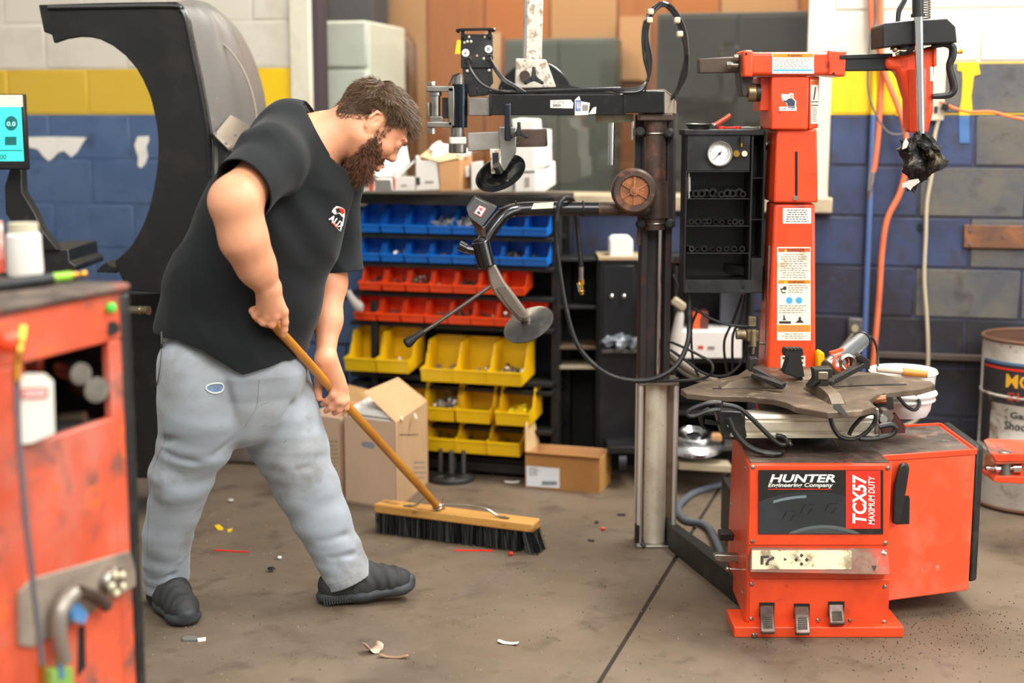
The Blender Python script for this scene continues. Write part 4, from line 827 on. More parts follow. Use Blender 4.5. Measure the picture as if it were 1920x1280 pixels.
# things hanging under the arm
tap([(1117, 214), (1188, 214), (1187, 229), (1120, 231), (1117, 226)], YU+.05, .02, 'guide_plate', mat('greenish_plate', '#a09a82', .55, .2, [('#7d7660', 9, .55, .1, .6)]))
mb = MB(); mb.cyl(at(1147, 230, YU+.05), at(1146, 309, YU+.05), .010, n=16); B(mb, 'guide_rod', M_chrome, tc)
mb = MB(); mb.cyl(at(1187, 228, YU+.05), at(1186, 262, YU+.05), .0045, n=12); B(mb, 'guide_rod', M_chrome, tc)
mb = MB(); mb.rect(946, 194, 958, 264, YU-.06, .02); B(mb, 'drop_bar', mat('dark_shiny_bar', '#3c4048', .2, .8), tc, bevel=.004)
tap([(877, 249), (940, 246), (940, 280), (877, 284)], YU+.02, .05, 'cross_tube', mat('dull_aluminium', '#a7a49c', .4, .6, [('#837c70', 8, .56, .1, .6)]))
tap([(962, 243), (1025, 242), (1025, 275), (962, 276)], YU+.02, .05, 'cross_tube', M_brown)
tap([(1024, 244), (1027, 244), (1027, 273), (1024, 274)], YU+.015, .06, 'tube_end', M_steel)
tap([(935, 237), (968, 238), (968, 285), (948, 320), (935, 325), (937, 290)], YU-.01, .012, 'disc_bracket', M_steel)
tap([(918, 279), (939, 279), (940, 324), (921, 327)], YU-.02, .04, 'disc_holder', M_galv)
tap([(923, 286), (935, 286), (936, 314), (924, 316)], YU-.024, .004, 'holder_window', M_black)
def star(px, py, r, Y, nm='star_knob'):
    mb = MB(); c = at(px, py, Y); mb.cyl(c+V((0, -.012, 0)), c+V((0, .012, 0)), r*.38)
    for k in range(3):
        a = R(90+120*k); d = V((math.cos(a), 0, math.sin(a))); mb.beam(c, c+d*r, r*.6, .02, up=(0, 1, 0), w2=r*.35); mb.sph(c+d*r, (r*.22, .01, r*.22), 10, 8)
    return B(mb, nm, M_rub, tc, bevel=.002)
star(973, 248, .028, YU-.05); star(1001, 146, .031, YU+.05)
def disc(px, py, Y, r, ratio, ang, m, nm, dish=.012, up=1):
    c = at(px, py, Y); vd = (CAM-c).normalized(); rt = V((0, 0, 1)).cross(vd).normalized(); uu = vd.cross(rt)
    rt = V((1, 0, 0)) - vd*vd.x; rt.normalize(); uu = rt.cross(vd)*-1; uu = uu if uu.z > 0 else -uu
    minor = -rt*math.sin(ang)*up+uu*math.cos(ang)*up
    n_ = vd*ratio+minor*math.sqrt(1-ratio*ratio)
    mb = MB(); mb.lathe([(0, dish), (r*.2, dish*.9), (r*.5, dish*.35), (r*.85, 0), (r, -.004), (r*.99, -.008), (r*.85, -.005), (r*.5, dish*.3-.004), (0, dish-.006)], c, n_, 48)
    return B(mb, nm, m, tc), n_, c
d1, n1, c1 = disc(937, 322, YU-.02, .089, .58, R(27), mat('black_disc', '#1a1a1b', .12, .5), 'press_disc', dish=-.018)
mb = MB(); mb.cyl(c1, c1+n1*.03, .014); B(mb, 'disc_stud', M_steel, tc)
# galvanised jib with its foot and the black wheel guard behind it
YG = 4.92
tap([(984, -20), (1019, -20), (1016, 112), (980, 112)], YG, .05, 'jib_post', M_galv, .004)
tap([(984, -20), (990, -20), (987, 112), (981, 112)], YG-.006, .01, 'post_lip', M_steel, .001)
tap([(967, 109), (1024, 112), (1043, 164), (965, 166)], YG-.01, .06, 'jib_foot', M_galv, .004)
mb = MB(); mb.cyl(at(984, 142, YG-.03), at(984, 142, YG), .018); B(mb, 'pivot_bolt', M_brown, tc)
mb = MB(); mb.pp([(1003+72*math.cos(R(a)), 186-72*math.sin(R(a))) for a in range(0, 181, 8)], YG+.08, .02); B(mb, 'guard_disc', M_blackgl, tc, bevel=.004)
c = at(1003, 190, YG+.08)
mb = MB(); mb.cyl(c+V((0, .01, 0)), at(1200, 200, YC+.08), .014); mb.beam(at(1000, 160, YG+.02), at(1200, 195, YC+.09), .03, .04); B(mb, 'jib_link', M_black, tc)
mb = MB(); mb.beam(at(985, 265, YU+.045), at(1196, 300, YC+.08), .02, .02); mb.beam(at(858, 262, YU+.03), at(890, 266, YU+.045), .02, .03); mb.cyl(at(956, 216, YU+.03), at(956, 246, YU+.03), .008); B(mb, 'hidden_link', M_black, tc) if False else None
# lower arm with bent tube, control box and pressing disc
YL = YC-.06
mb = MB(); mb.tube([at(1212, 393, YL+.04), at(1160, 391, YL), at(1122, 391, YL)], .0225, 16, 3); B(mb, 'lower_arm_root', M_brown, tc)
mb = MB(); mb.tube([at(1122, 391, YL), at(1060, 391, YL), at(985, 392, YL-.0), at(950, 399, YL-.03), at(928, 421, YL-.07), at(914, 440, YL-.1), at(906, 456, YL-.12)], .0235, 18, 6); B(mb, 'lower_arm', M_blackgl, tc)
mb = MB(); mb.cyl(at(900, 452, YL-.13), at(913, 500, YL-.13), .030, .028, 28); jh = B(mb, 'arm_joint', M_blackgl, tc, bevel=.004)
mb = MB(); a = at(900, 452, YL-.13); b = at(913, 500, YL-.13); d = (a-b).normalized(); mb.cyl(a, a+d*.006, .022, n=24); mb.cyl(a+d*.006, a+d*.009, .016, n=24); B(mb, 'joint_cap', M_plast, jh)
mb = MB(); mb.tube([at(900, 470, YL-.13), at(882, 468, YL-.13), at(872, 465, YL-.13)], [.014, .014, .013]); mb.cyl(at(874, 466, YL-.13), at(860, 459, YL-.13), .016); B(mb, 'joint_handle', M_blackgl, jh, bevel=.003)
tap([(912, 497), (929, 496), (946, 528), (962, 548), (989, 585), (991, 597), (983, 605), (972, 601), (947, 575), (927, 551), (919, 535)], YL-.14, .022, 'disc_arm', mat('arm_cast', '#83776d', .45, .4, [('#6a5c52', 9, .55, .1, .6)]), .006)
tap([(931, 541), (947, 534), (984, 588), (982, 597), (974, 596), (950, 570)], YL-.146, .008, 'arm_recess', mat('arm_cast2', '#6a6056', .5, .4), .002)
mb = MB(); mb.tube([at(919, 537, YL-.14), at(850, 585, YL-.16), at(787, 627, YL-.18)], .0062, 12, 3); B(mb, 'disc_lever', M_brown if False else mat('lever_steel', '#6c645e', .35, .8), tc)
mb = MB(); a, b = at(790, 624, YL-.18), at(765, 642, YL-.185); d = (b-a).normalized(); mb.lathe([(.007, -.01), (.0105, -.002), (.011, .025), (.0165, .045), (.018, .056), (.013, .064), (0, .066)], a, d, 24); B(mb, 'lever_grip', M_rub, tc)
d2, n2, c2_ = disc(990, 606, YL-.13, .0875, .58, R(27), mat('worn_pressing_disc', '#8b8782', .22, .85, [('#4c4845', 6, .55, .1, .7), ('#b9b5ac', 20, .66, .04, .5)]), 'pressing_disc', dish=.012)
mb = MB(); mb.cyl(c2_+n2*.01, c2_+n2*.024, .013); B(mb, 'disc_stud', M_steel, tc)
mb = MB(); f = [at(890, 369, YL-.16), at(932, 390, YL-.14), at(904, 427, YL-.18), at(878, 407, YL-.19), at(874, 391, YL-.19)]; mb.prism(f, (0.0, .035, .004)); cb1 = B(mb, 'control_box', M_black, tc, bevel=.003)
mb = MB(); mb.prism([at(880, 409, YL-.16), at(904, 427, YL-.16), at(905, 444, YL-.15), at(896, 440, YL-.15)], (.01, .02, 0)); B(mb, 'box_bracket', M_brown, cb1)
nf = (f[1]-f[0]).cross(f[3]-f[0]).normalized(); nf = nf if nf.y < 0 else -nf; CB = Dec(f[0]+nf*.001, nf)
mb = MB(); CB.poly(mb, [(899, 384), (912, 391), (902, 407), (888, 399)]); k1 = B(mb, 'symbol_label', M_redP, cb1)
k_ = k1; mb = MB(); CB.poly(mb, [(899, 386), (910, 391), (901, 405), (890, 399)], .002); B(mb, 'symbol_ground', M_white, cb1)
mb = MB(); CB.poly(mb, [(898, 391), (900, 389), (903, 389), (906, 392), (903, 396), (900, 395), (898, 393)], .003); B(mb, 'symbol_arrow', M_redP, cb1)
mb = MB(); CB.poly(mb, [(894, 397), (897, 395), (900, 397), (902, 401), (898, 402), (895, 400)], .003); B(mb, 'symbol_arrow', M_ink, cb1)
LA = Dec((0, YL-.0245, 0), (0, -1, 0)); mb = MB(); LA.poly(mb, [(1001, 381), (1038, 379), (1037, 390), (996, 392)], .001, .001); B(mb, 'arm_label', M_label, tc)
airl([(934, 393, YL-.14), (950, 388, YL-.08), (968, 385, YL-.04)], .003); mb = MB(); mb.torus(at(972, 391, YL-.0), (1, 0, .4), .026, .0025, 20, 5); mb.torus(at(1093, 391, YL), (1, 0, 0), .0255, .003, 24, 6); B(mb, 'tube_clip', M_black, tc)
# long air hose draped over the lower arm
airl([(1291, 549, 4.72), (1292, 600, 4.72), (1290, 640, 4.70), (1272, 680, 4.68), (1240, 705, 4.66), (1200, 714, 4.66), (1150, 706, 4.66), (1110, 680, 4.66), (1080, 640, 4.67), (1062, 580, 4.68), (1050, 510, 4.69), (1043, 450, 4.69), (1043, 410, 4.68), (1050, 380, 4.68), (1061, 371, 4.70), (1073, 375, 4.78), (1080, 400, 4.83), (1085, 450, 4.83), (1090, 502, 4.83)], .0085, nm='inflation_hose', n=12)
mb = MB(); mb.cyl(at(1090, 500, 4.83), at(1090, 524, 4.83), .0095, n=16); B(mb, 'hose_ferrule', M_steel, tc)
mb = MB(); mb.cyl(at(1090, 524, 4.83), at(1090, 533, 4.83), .011, n=6); mb.cyl(at(1090, 533, 4.83), at(1091, 552, 4.83), .009, n=14); mb.torus(at(1090, 545, 4.83), (0, 0, 1), .010, .002); B(mb, 'brass_chuck', M_brass, tc)
mb = MB(); mb.beam(at(1083, 530, 4.82), at(1086, 547, 4.82), .006, .006); B(mb, 'chuck_clip', M_chrome, tc)
airl([(1262, 514, 4.8), (1285, 560, 4.78), (1320, 590, 4.75), (1360, 607, 4.72), (1402, 612, 4.7)], .005); airl([(1325, 550, 4.78), (1300, 600, 4.8), (1296, 630, 4.8), (1300, 680, 4.8), (1310, 705, 4.8)], .0045); airl([(1392, 552, 4.82), (1375, 600, 4.82), (1358, 640, 4.82), (1362, 690, 4.82), (1368, 705, 4.82)], .0045); airl([(1398, 552, 4.82), (1388, 600, 4.8), (1374, 630, 4.8), (1374, 700, 4.8)], .0045)
airl([(1218, 715, 4.8), (1260, 714, 4.75), (1310, 711, 4.72), (1334, 700, 4.7), (1334, 680, 4.7), (1310, 665, 4.72), (1275, 648, 4.78), (1256, 640, 4.82)], .005); airl([(1258, 656, 4.82), (1285, 675, 4.75), (1320, 700, 4.72), (1360, 704, 4.7), (1390, 680, 4.7), (1400, 640, 4.7), (1402, 618, 4.7)], .005)
mb = MB(); mb.tube([at(1255, 662, 4.95), at(1290, 690, 4.9), at(1340, 715, 4.8), at(1400, 735, 4.6)], .014, 10); mb.tube([at(1255, 675, 4.95), at(1290, 702, 4.9), at(1340, 725, 4.8)], .01, 10); B(mb, 'dusty_bar', mat('dusty_bar', '#7f7466', .7), tc)
# air regulator beside the tower
mb = MB(); mb.rect(1404, 594, 1418, 612, 4.62, .03); mb.cyl(at(1413, 618, 4.62), at(1413, 650, 4.62), .009); mb.cyl(at(1413, 650, 4.62), at(1412, 664, 4.62), .005); mb.rect(1402, 620, 1423, 640, 4.63, .04); mb.cyl(at(1380, 627, 4.62), at(1398, 627, 4.62), .016, n=16); mb.cyl(at(1423, 643, 4.62), at(1436, 643, 4.62), .006); B(mb, 'air_regulator', mat('old_regulator', '#8f8062', .45, .6, [('#4f4638', 14, .52, .1, .8)]), tc, bevel=.002)
mb = MB(); mb.rect(1401, 650, 1416, 700, 4.66, .03); B(mb, 'regulator_post', M_black, tc)
# ------------------------------------------------------------------ black tool rack with pressure gauge
YR = 4.66; D = .13
tr_ = 'tool_rack'
mb = MB(); dp = YR+D
def rc(x0, y0, x1, y1, Y=YR, d=D): mb.rect(x0, y0, x1, y1, Y, d)
rc(1284, 247, 1287, 549); rc(1406, 247, 1410, 549); rc(1429, 247, 1433, 549); rc(1284, 247, 1433, 251)
B(mb, 'rack_side', M_black, tc, bevel=.001)
mb = MB(); rc(1284, 248, 1433, 549, YR+D, .004); bk_ = B(mb, 'rack_back', M_black, tc)
mb = MB(); rc(1283, 243, 1434, 254, YR-.006, D+.01); B(mb, 'rack_top', M_black, tc, bevel=.003)
mb = MB(); rc(1287, 254, 1406, 320, YR, .004); rp = B(mb, 'gauge_panel', M_plast, tc)
for y in (321, 372, 423, 474, 525):
    mb = MB(); z = at(1345, y, YR).z; l, r = at(1287, y, YR).x, at(1406, y, YR).x; mb.box((l, YR, z-.003), (r, YR+D, z)); B(mb, 'rack_shelf', M_black, tc, bevel=.001)
for y in (333, 411, 484):
    mb = MB(); z = at(1345, y, YR).z; l, r = at(1410, y, YR).x, at(1430, y, YR).x; mb.box((l, YR, z-.003), (r, YR+D, z)); B(mb, 'rack_shelf', M_black, tc)
mb = MB(); rc(1284, 525, 1408, 549, YR-.002, .004); rc(1408, 484, 1430, 548, YR-.001, .004); B(mb, 'rack_lip', M_plast, tc, bevel=.001)
mb = MB(); RK = Dec((0, YR-.0025, 0), (0, -1, 0)); RK.rect(mb, 1291, 535, 1298, 541); RK.rect(mb, 1390, 534, 1397, 541); B(mb, 'square_hole', M_blackin, tc)
g = at(1349, 288, YR-.004)
mb = MB(); mb.lathe([(0, .004), (.037, .004), (.0375, -.012), (.041, -.012), (.041, .006), (0, .006)], g, (0, 1, 0), 44); ga = B(mb, 'gauge', M_steel, tc)
mb = MB(); mb.cyl(g+V((0, .003, 0)), g+V((0, .002, 0)), .037, n=40); B(mb, 'gauge_dial', M_white, ga)
mb = MB()
for k in range(28):
    a = R(-45+k*10); d = V((math.cos(a), 0, math.sin(a))); L = .007 if k % 3 == 0 else .004; mb.beam(g+d*(.032-L)+V((0, .0015, 0)), g+d*.032+V((0, .0015, 0)), .001, .0008, up=(0, 1, 0))
a = R(225); d = V((math.cos(a), 0, math.sin(a))); mb.beam(g-d*.01+V((0, -.001, 0)), g+d*.027+V((0, -.001, 0)), .003, .001, up=(0, 1, 0), w2=.001); mb.cyl(g+V((0, -.003, 0)), g+V((0, .001, 0)), .004); B(mb, 'gauge_needle', M_ink, ga)
mb = MB(); mb.cyl(at(1381, 288, YR-.02), at(1381, 288, YR), .0105, n=14); mb.cyl(at(1390, 275, YR-.01), at(1390, 262, YR-.01), .004); B(mb, 'brass_knob', M_brass, tc)
mb = MB(); mb.cyl(at(1396, 288, YR-.012), at(1396, 288, YR), .0095, n=14); B(mb, 'pale_knob', mat('ivory', '#d9d2bb', .4), tc)
mb = MB(); mb.cyl(at(1390, 256, YR-.01), at(1390, 268, YR-.01), .007); B(mb, 'valve_stem', M_black, tc)
mb = MB(); mb.tube([at(1407, 262, YR+D+.01), at(1500, 300, YT+.1)], .012, 10, 0); mb.beam(at(1360, 500, YR+D+.01), at(1460, 520, YT+.1), .03, .03); B(mb, 'rack_bracket', M_black, tc)
rr = random.Random(11)
k = 0
for (yy, n, sc) in ((371, 11, 1), (422, 9, .75), (473, 8, .7)):
    for i in range(n):
        x = 1294+i*(108/n)+rr.uniform(-2, 2); r = rr.uniform(.010, .0155)*sc; c = at(x, yy, YR+rr.uniform(.02, .05)); c.z = at(1345, yy, YR).z+r
        mb = MB(); mb.lathe([(r*.5, .0), (r, 0), (r, -.03), (r*.8, -.045), (0, -.045)][::-1], c+V((0, -.015, 0)), (rr.uniform(-.5, .5), -1, 0), 14)
        B(mb, 'impact_socket', M_blackgl, None, '%s from the left of the small black impact sockets %s' % (['first', 'second', 'third', 'fourth', 'fifth', 'sixth', 'seventh', 'eighth', 'ninth', 'tenth', 'eleventh'][i], {371: 'under the gauge', 422: 'on the second rack shelf', 473: 'on the third rack shelf'}[yy]), 'socket', {371: 'sockets on the shelf under the gauge', 422: 'sockets on the second shelf of the tool rack', 473: 'sockets on the third shelf of the tool rack'}[yy])
mb = MB(); mb.cyl(at(1291, 358, YR+.02), at(1291, 332, YR+.02), .009, .008); mb.cyl(at(1291, 332, YR+.02), at(1291, 324, YR+.02), .004); mb.cyl(at(1291, 371, YR+.02), at(1291, 358, YR+.02), .006); B(mb, 'air_chuck', M_steel, None, 'small silver air chuck standing at the left end of the shelf under the gauge', 'chuck')
zt2 = at(1345, 243, YR).z
mb = MB(); c = at(1311, 245, YR+.05); c.z = zt2; mb.lathe([(0, .001), (.036, .001), (.042, .012), (.048, .017), (.047, .019), (.04, .013), (.034, .003), (0, .003)], c, n=32); B(mb, 'magnetic_dish', M_steel, None, 'round steel parts dish on top of the black tool rack', 'dish')
t = thing('screwdriver', 'screwdriver with a red and clear handle leaning in the steel dish', 'screwdriver', at(1338, 236, YR+.05))
mb = MB(); mb.tube([at(1341, 234, YR+.05), at(1356, 225, YR+.05), at(1370, 216, YR+.05)], [.007, .0075, .008], 12, 3); B(mb, 'handle', mat('red_clear_handle', '#c4532e', .2, coat=.5), t)
mb = MB(); mb.cyl(at(1341, 234, YR+.05), at(1337, 236, YR+.05), .009); mb.cyl(at(1337, 236, YR+.05), at(1316, 245, YR+.05), .003); B(mb, 'shank', M_steel, t)
for nm, x0, x1, m, lab in (('wrench', 1352, 1384, M_redP, 'red-handled pliers lying on top of the black tool rack'), ('wrench', 1383, 1424, M_steel, 'small steel wrench lying on top of the black tool rack')):
    a, b = at(x0, 243, YR+.04), at(x1, 243, YR+.03); a.z = b.z = zt2+.006; mb = MB(); mb.beam(a, b, .012, .006); mb.cyl(a-V((0, 0, .004)), a+V((0, 0, .005)), .012); mb.cyl(b-V((0, 0, .004)), b+V((0, 0, .005)), .010); B(mb, 'pliers' if m is M_redP else 'wrench', m, None, lab, 'tool', bevel=.001)
# grey hose looping on the floor
mb = MB(); pts = [onz(1405, 893, .05), onz(1370, 903, .02), onz(1310, 920, .013), onz(1282, 938, .013), onz(1272, 955, .013), onz(1285, 975, .013), onz(1330, 990, .02), V((X0+.01, 4.35, .05))]; mb.tube(pts, .013, 12); B(mb, 'floor_hose', M_greyhose, tc)
# ------------------------------------------------------------------ the person: one continuous body, clothes as parts
class Field:
    def __init__(s, lo, hi, h):
        s.lo = np.array(lo, float); s.h = h; s.n = (np.ceil((np.array(hi)-s.lo)/h)).astype(int)+1
        s.F = np.full(s.n, .08, np.float32); s.ax = [(s.lo[i]+h*np.arange(s.n[i])).astype(np.float32) for i in range(3)]
    def reg(s, lo, hi):
        a = np.maximum(((np.array(lo)-s.lo)/s.h).astype(int)-1, 0); b = np.minimum(((np.array(hi)-s.lo)/s.h).astype(int)+3, s.n)
        if (b <= a).any(): return None
        sl = tuple(slice(a[i], b[i]) for i in range(3))
        return sl, s.ax[0][sl[0]][:, None, None], s.ax[1][sl[1]][None, :, None], s.ax[2][sl[2]][None, None, :]
    def put(s, sl, d, k, op):
        F = s.F[sl]
        if op == 'add': h = np.maximum(k-np.abs(F-d), 0)/k; s.F[sl] = np.minimum(F, d)-h*h*k*.25
        else: h = np.maximum(k-np.abs(F+d), 0)/k; s.F[sl] = np.maximum(F, -d)+h*h*k*.25
    def cone(s, a, b, ra, rb, k=.02, op='add', sq=None):
        a, b = np.array(a, float), np.array(b, float); m = max(ra, rb)+k+.09
        q = s.reg(np.minimum(a, b)-m, np.maximum(a, b)+m)
        if q is None: return
        sl, X, Y, Z = q; ba = b-a; L = max((ba*ba).sum(), 1e-9)
        px, py, pz = X-a[0], Y-a[1], Z-a[2]
        t = np.clip((px*ba[0]+py*ba[1]+pz*ba[2])/L, 0, 1)
        dx, dy, dz = px-t*ba[0], py-t*ba[1], pz-t*ba[2]
        if sq:
            n_, f = np.array(sq[0], float), sq[1]; n_ /= np.linalg.norm(n_); dn = (dx*n_[0]+dy*n_[1]+dz*n_[2])*(f-1); dx = dx+dn*n_[0]; dy = dy+dn*n_[1]; dz = dz+dn*n_[2]
        s.put(sl, np.sqrt(dx*dx+dy*dy+dz*dz)-(ra+(rb-ra)*t), k, op)
    def ell(s, c, r, M=None, k=.02, op='add'):
        c = np.array(c, float); m = max(r)+k+.09; q = s.reg(c-m, c+m)
        if q is None: return
        sl, X, Y, Z = q; px, py, pz = X-c[0], Y-c[1], Z-c[2]
        if M is not None:
            A = np.array(M); px, py, pz = [A[0][i]*px+A[1][i]*py+A[2][i]*pz for i in range(3)]
        k0 = np.sqrt((px/r[0])**2+(py/r[1])**2+(pz/r[2])**2); k1 = np.sqrt((px/r[0]**2)**2+(py/r[1]**2)**2+(pz/r[2]**2)**2)+1e-6
        s.put(sl, k0*(k0-1)/k1, k, op)
    def mesh(s):
        F = s.F; I = F < 0; nx, ny, nz = F.shape
        c = np.zeros((nx-1, ny-1, nz-1), np.uint8)
        for i in (0, 1):
            for j in (0, 1):
                for k in (0, 1): c += I[i:nx-1+i, j:ny-1+j, k:nz-1+k]
        act = (c > 0) & (c < 8); idx = np.full(act.shape, -1, np.int64); ci, cj, ck = np.nonzero(act); idx[act] = np.arange(len(ci))
        P = np.zeros((len(ci), 3)); W = np.zeros(len(ci))
        for ax in range(3):
            o1, o2 = [a for a in range(3) if a != ax]
            for u in (0, 1):
                for v in (0, 1):
                    o = [0, 0, 0]; o[o1] = u; o[o2] = v; e = list(o); e[ax] = 1
                    f0 = F[ci+o[0], cj+o[1], ck+o[2]]; f1 = F[ci+e[0], cj+e[1], ck+e[2]]; m = (f0 < 0) != (f1 < 0)
                    t = np.where(m, f0/np.where(m, f0-f1, 1), 0); p = np.zeros((len(ci), 3)); p[:] = o; p[:, ax] = t; P[m] += p[m]; W[m] += 1
        P = P/W[:, None]+np.stack([ci, cj, ck], 1); P = s.lo+P*s.h
        Q = []
        for ax in range(3):
            o1, o2 = [(1, 2), (2, 0), (0, 1)][ax]
            sl0 = [slice(1, -1)]*3; sl0[ax] = slice(0, F.shape[ax]-1); sl1 = list(sl0); sl1[ax] = slice(1, F.shape[ax])
            a, b = I[tuple(sl0)], I[tuple(sl1)]; e = np.stack(np.nonzero(a != b), 1)
            if not len(e): continue
            flip = a[tuple(e.T)]; g = e.copy(); g[:, [i for i in range(3) if i != ax]] += 1
            def id_(d1, d2):
                h = g.copy(); h[:, o1] += d1; h[:, o2] += d2; return idx[h[:, 0], h[:, 1], h[:, 2]]
            q = np.stack([id_(-1, -1), id_(0, -1), id_(0, 0), id_(-1, 0)], 1); q[~flip] = q[~flip][:, ::-1]; Q.append(q)
        return P, np.concatenate(Q)
def fmesh(fld, name, disp=None, keep=None):
    P, Q = fld.mesh()
    if keep is not None:
        kv = keep(P); Q = Q[kv[Q].all(1)]; u = np.unique(Q); rm = np.full(len(P), -1); rm[u] = np.arange(len(u)); P = P[u]; Q = rm[Q]
    me = bpy.data.meshes.new(name); me.from_pydata(P, [], Q.tolist()); me.update()
    if disp:
        nn = np.zeros(len(P)*3, np.float32); me.vertex_normals.foreach_get('vector', nn); nn = nn.reshape(-1, 3)
        D = np.array([disp(p) for p in P]); P = P+nn*D[:, None]; me.vertices.foreach_set('co', P.astype(np.float32).ravel()); me.update()
    return me
def cut(me, co, no, sel):        # trim cloth with a plane, only where sel(vertex) holds
    bm = bmesh.new(); bm.from_mesh(me); vs = set(v for v in bm.verts if sel(v.co)); fs = [f for f in bm.faces if all(v in vs for v in f.verts)]
    es = set(e for f in fs for e in f.edges); vv = set(v for f in fs for v in f.verts)
    bmesh.ops.bisect_plane(bm, geom=list(vv)+list(es)+fs, plane_co=co, plane_no=no, clear_outer=True, dist=1e-6); bm.to_mesh(me); bm.free()
def cloth(me, name, m, parent, th=.0035):
    org = ORG[parent.name]; me.transform(Matrix.Translation(-org)); me.shade_smooth(); me.materials.append(m)
    o = bpy.data.objects.new(name, me); COL.objects.link(o); o.parent = parent; ORG[o.name] = org
    if th: s_ = o.modifiers.new('thickness', 'SOLIDIFY'); s_.thickness = th; s_.offset = -1
    return o
PE = thing('person', 'man in a black t-shirt and grey sweatpants bending over a push broom', 'person', (-.8, 4.15, 0))
# head frame
th_, ps_ = R(47), R(20)
HF = V((math.cos(ps_)*math.cos(th_), math.sin(ps_)*math.cos(th_), -math.sin(th_))); HU = V((math.cos(ps_)*math.sin(th_), math.sin(ps_)*math.sin(th_), math.cos(th_))); HL = HU.cross(HF)
HS = 1.07
HC = at(704, 231, 4.12)+HL*.088+HF*.014
def hp(x, y, z): return HC+(HF*x+HL*y+HU*z)*HS
HM = [[HF.x, HL.x, HU.x], [HF.y, HL.y, HU.y], [HF.z, HL.z, HU.z]]
def hl(p): d = V(p)-HC; return d.dot(HF)/HS, d.dot(HL)/HS, d.dot(HU)/HS
bf = Field((-1.32, 3.62, 0), (-.22, 4.62, 1.68), .0042)
E = lambda c, r, k=.02, op='add', M=HM: bf.ell(hp(*c), [q*HS for q in r], M, k, op)
C_ = lambda a, b, ra, rb, k=.02, op='add': bf.cone(hp(*a), hp(*b), ra*HS, rb*HS, k, op)
# neck and body core
NB = at(603, 262, 4.2)
bf.cone(hp(-.03, 0, -.035), NB, .065, .069, .04); bf.cone(NB, at(565, 300, 4.2), .075, .09, .04)
PX = lambda px, py, Y: tuple(at(px, py, Y))
bf.cone(PX(553, 300, 4.2), PX(508, 428, 4.17), .11, .17, .05); bf.cone(PX(508, 428, 4.17), PX(455, 560, 4.15), .17, .19, .05); bf.cone(PX(455, 560, 4.15), PX(440, 680, 4.15), .19, .15, .05)
bf.cone(PX(545, 285, 4.15), PX(505, 290, 3.99), .09, .065, .05); bf.cone(PX(575, 300, 4.25), PX(632, 330, 4.42), .09, .06, .05)
# skull and face
E((-.012, 0, .035), (.098, .077, .086)); E((.03, 0, -.02), (.060, .060, .086), .03); E((-.05, 0, -.02), (.05, .055, .05), .03)
for sy in (-1, 1):
    C_((-.005, sy*.05, -.045), (.062, sy*.018, -.098), .026, .02, .03)
    E((.058, sy*.040, -.018), (.024, .024, .02), .02)
    E((.086, sy*.033, .012), (.013, .018, .011), .014, 'sub')
E((.070, 0, -.1), (.022, .024, .02), .02)
C_((.086, -.034, .033), (.086, .034, .033), .0105, .0105, .014); C_((.087, 0, .024), (.101, 0, -.014), .0085, .0112, .012); E((.102, 0, -.016), (.0115, .012, .0105), .008)
for sy in (-1, 1):
    E((.094, sy*.012, -.022), (.010, .008, .008), .008); E((.100, sy*.007, -.031), (.005, .0035, .005), .003, 'sub')
    E((.073, sy*.033, .012), (.0165, .0165, .0155), .004)
    C_((.087, sy*.02, .0185), (.082, sy*.046, .0165), .004, .004, .004); C_((.0875, sy*.022, .005), (.082, sy*.044, .007), .003, .003, .004)
    # ear: rim, lobe and hollow
    ec = lambda x, z, y=.077: (x-.012, sy*y, z)
    E((-.014, sy*.074, -.002), (.018, .008, .03), .008)
    C_(ec(.006, .018), ec(-.004, .031), .0045, .0045, .004); C_(ec(-.004, .031, .079), ec(-.020, .024, .084), .0045, .0045, .004); C_(ec(-.020, .024, .084), ec(-.024, .002, .086), .0045, .004, .004); C_(ec(-.024, .002, .086), ec(-.012, -.022, .08), .004, .004, .004); C_(ec(-.012, -.022, .078), ec(-.002, -.028, .074), .006, .0055, .006)
    E((-.013, sy*.086, .004), (.0095, .008, .016), .003, 'sub'); E((-.004, sy*.083, -.004), (.004, .006, .005), .002, 'sub'); C_(ec(.004, -.002, .078), ec(.002, -.012, .078), .004, .003, .004)
C_((.094, -.016, -.056), (.094, .016, -.056), .0065, .0065, .006); C_((.092, -.014, -.068), (.092, .014, -.068), .007, .007, .006); C_((.103, -.02, -.0615), (.103, .02, -.0615), .0022, .0022, .002, 'sub')
# arms
SR, ER, WR = V(PX(512, 300, 3.98)), V(PX(440, 378, 3.81)), V(PX(503, 540, 3.90))
bf.cone(SR, ER, .062, .060, .04); F1, F2 = V(PX(457, 448, 3.83)), V(PX(481, 500, 3.87)); bf.cone(ER, F1, .060, .056, .05); bf.cone(F1, F2, .056, .044, .05); bf.cone(F2, WR, .044, .031, .05)
SL_, EL, WL = V(PX(630, 335, 4.40)), V(PX(620, 470, 4.37)), V(PX(611, 672, 4.215))
bf.cone(SL_, EL, .062, .050, .03); bf.cone(EL, EL.lerp(WL, .3), .050, .051, .03); bf.cone(EL.lerp(WL, .3), EL.lerp(WL, .65), .051, .041, .03); bf.cone(EL.lerp(WL, .65), WL, .041, .0275, .03)
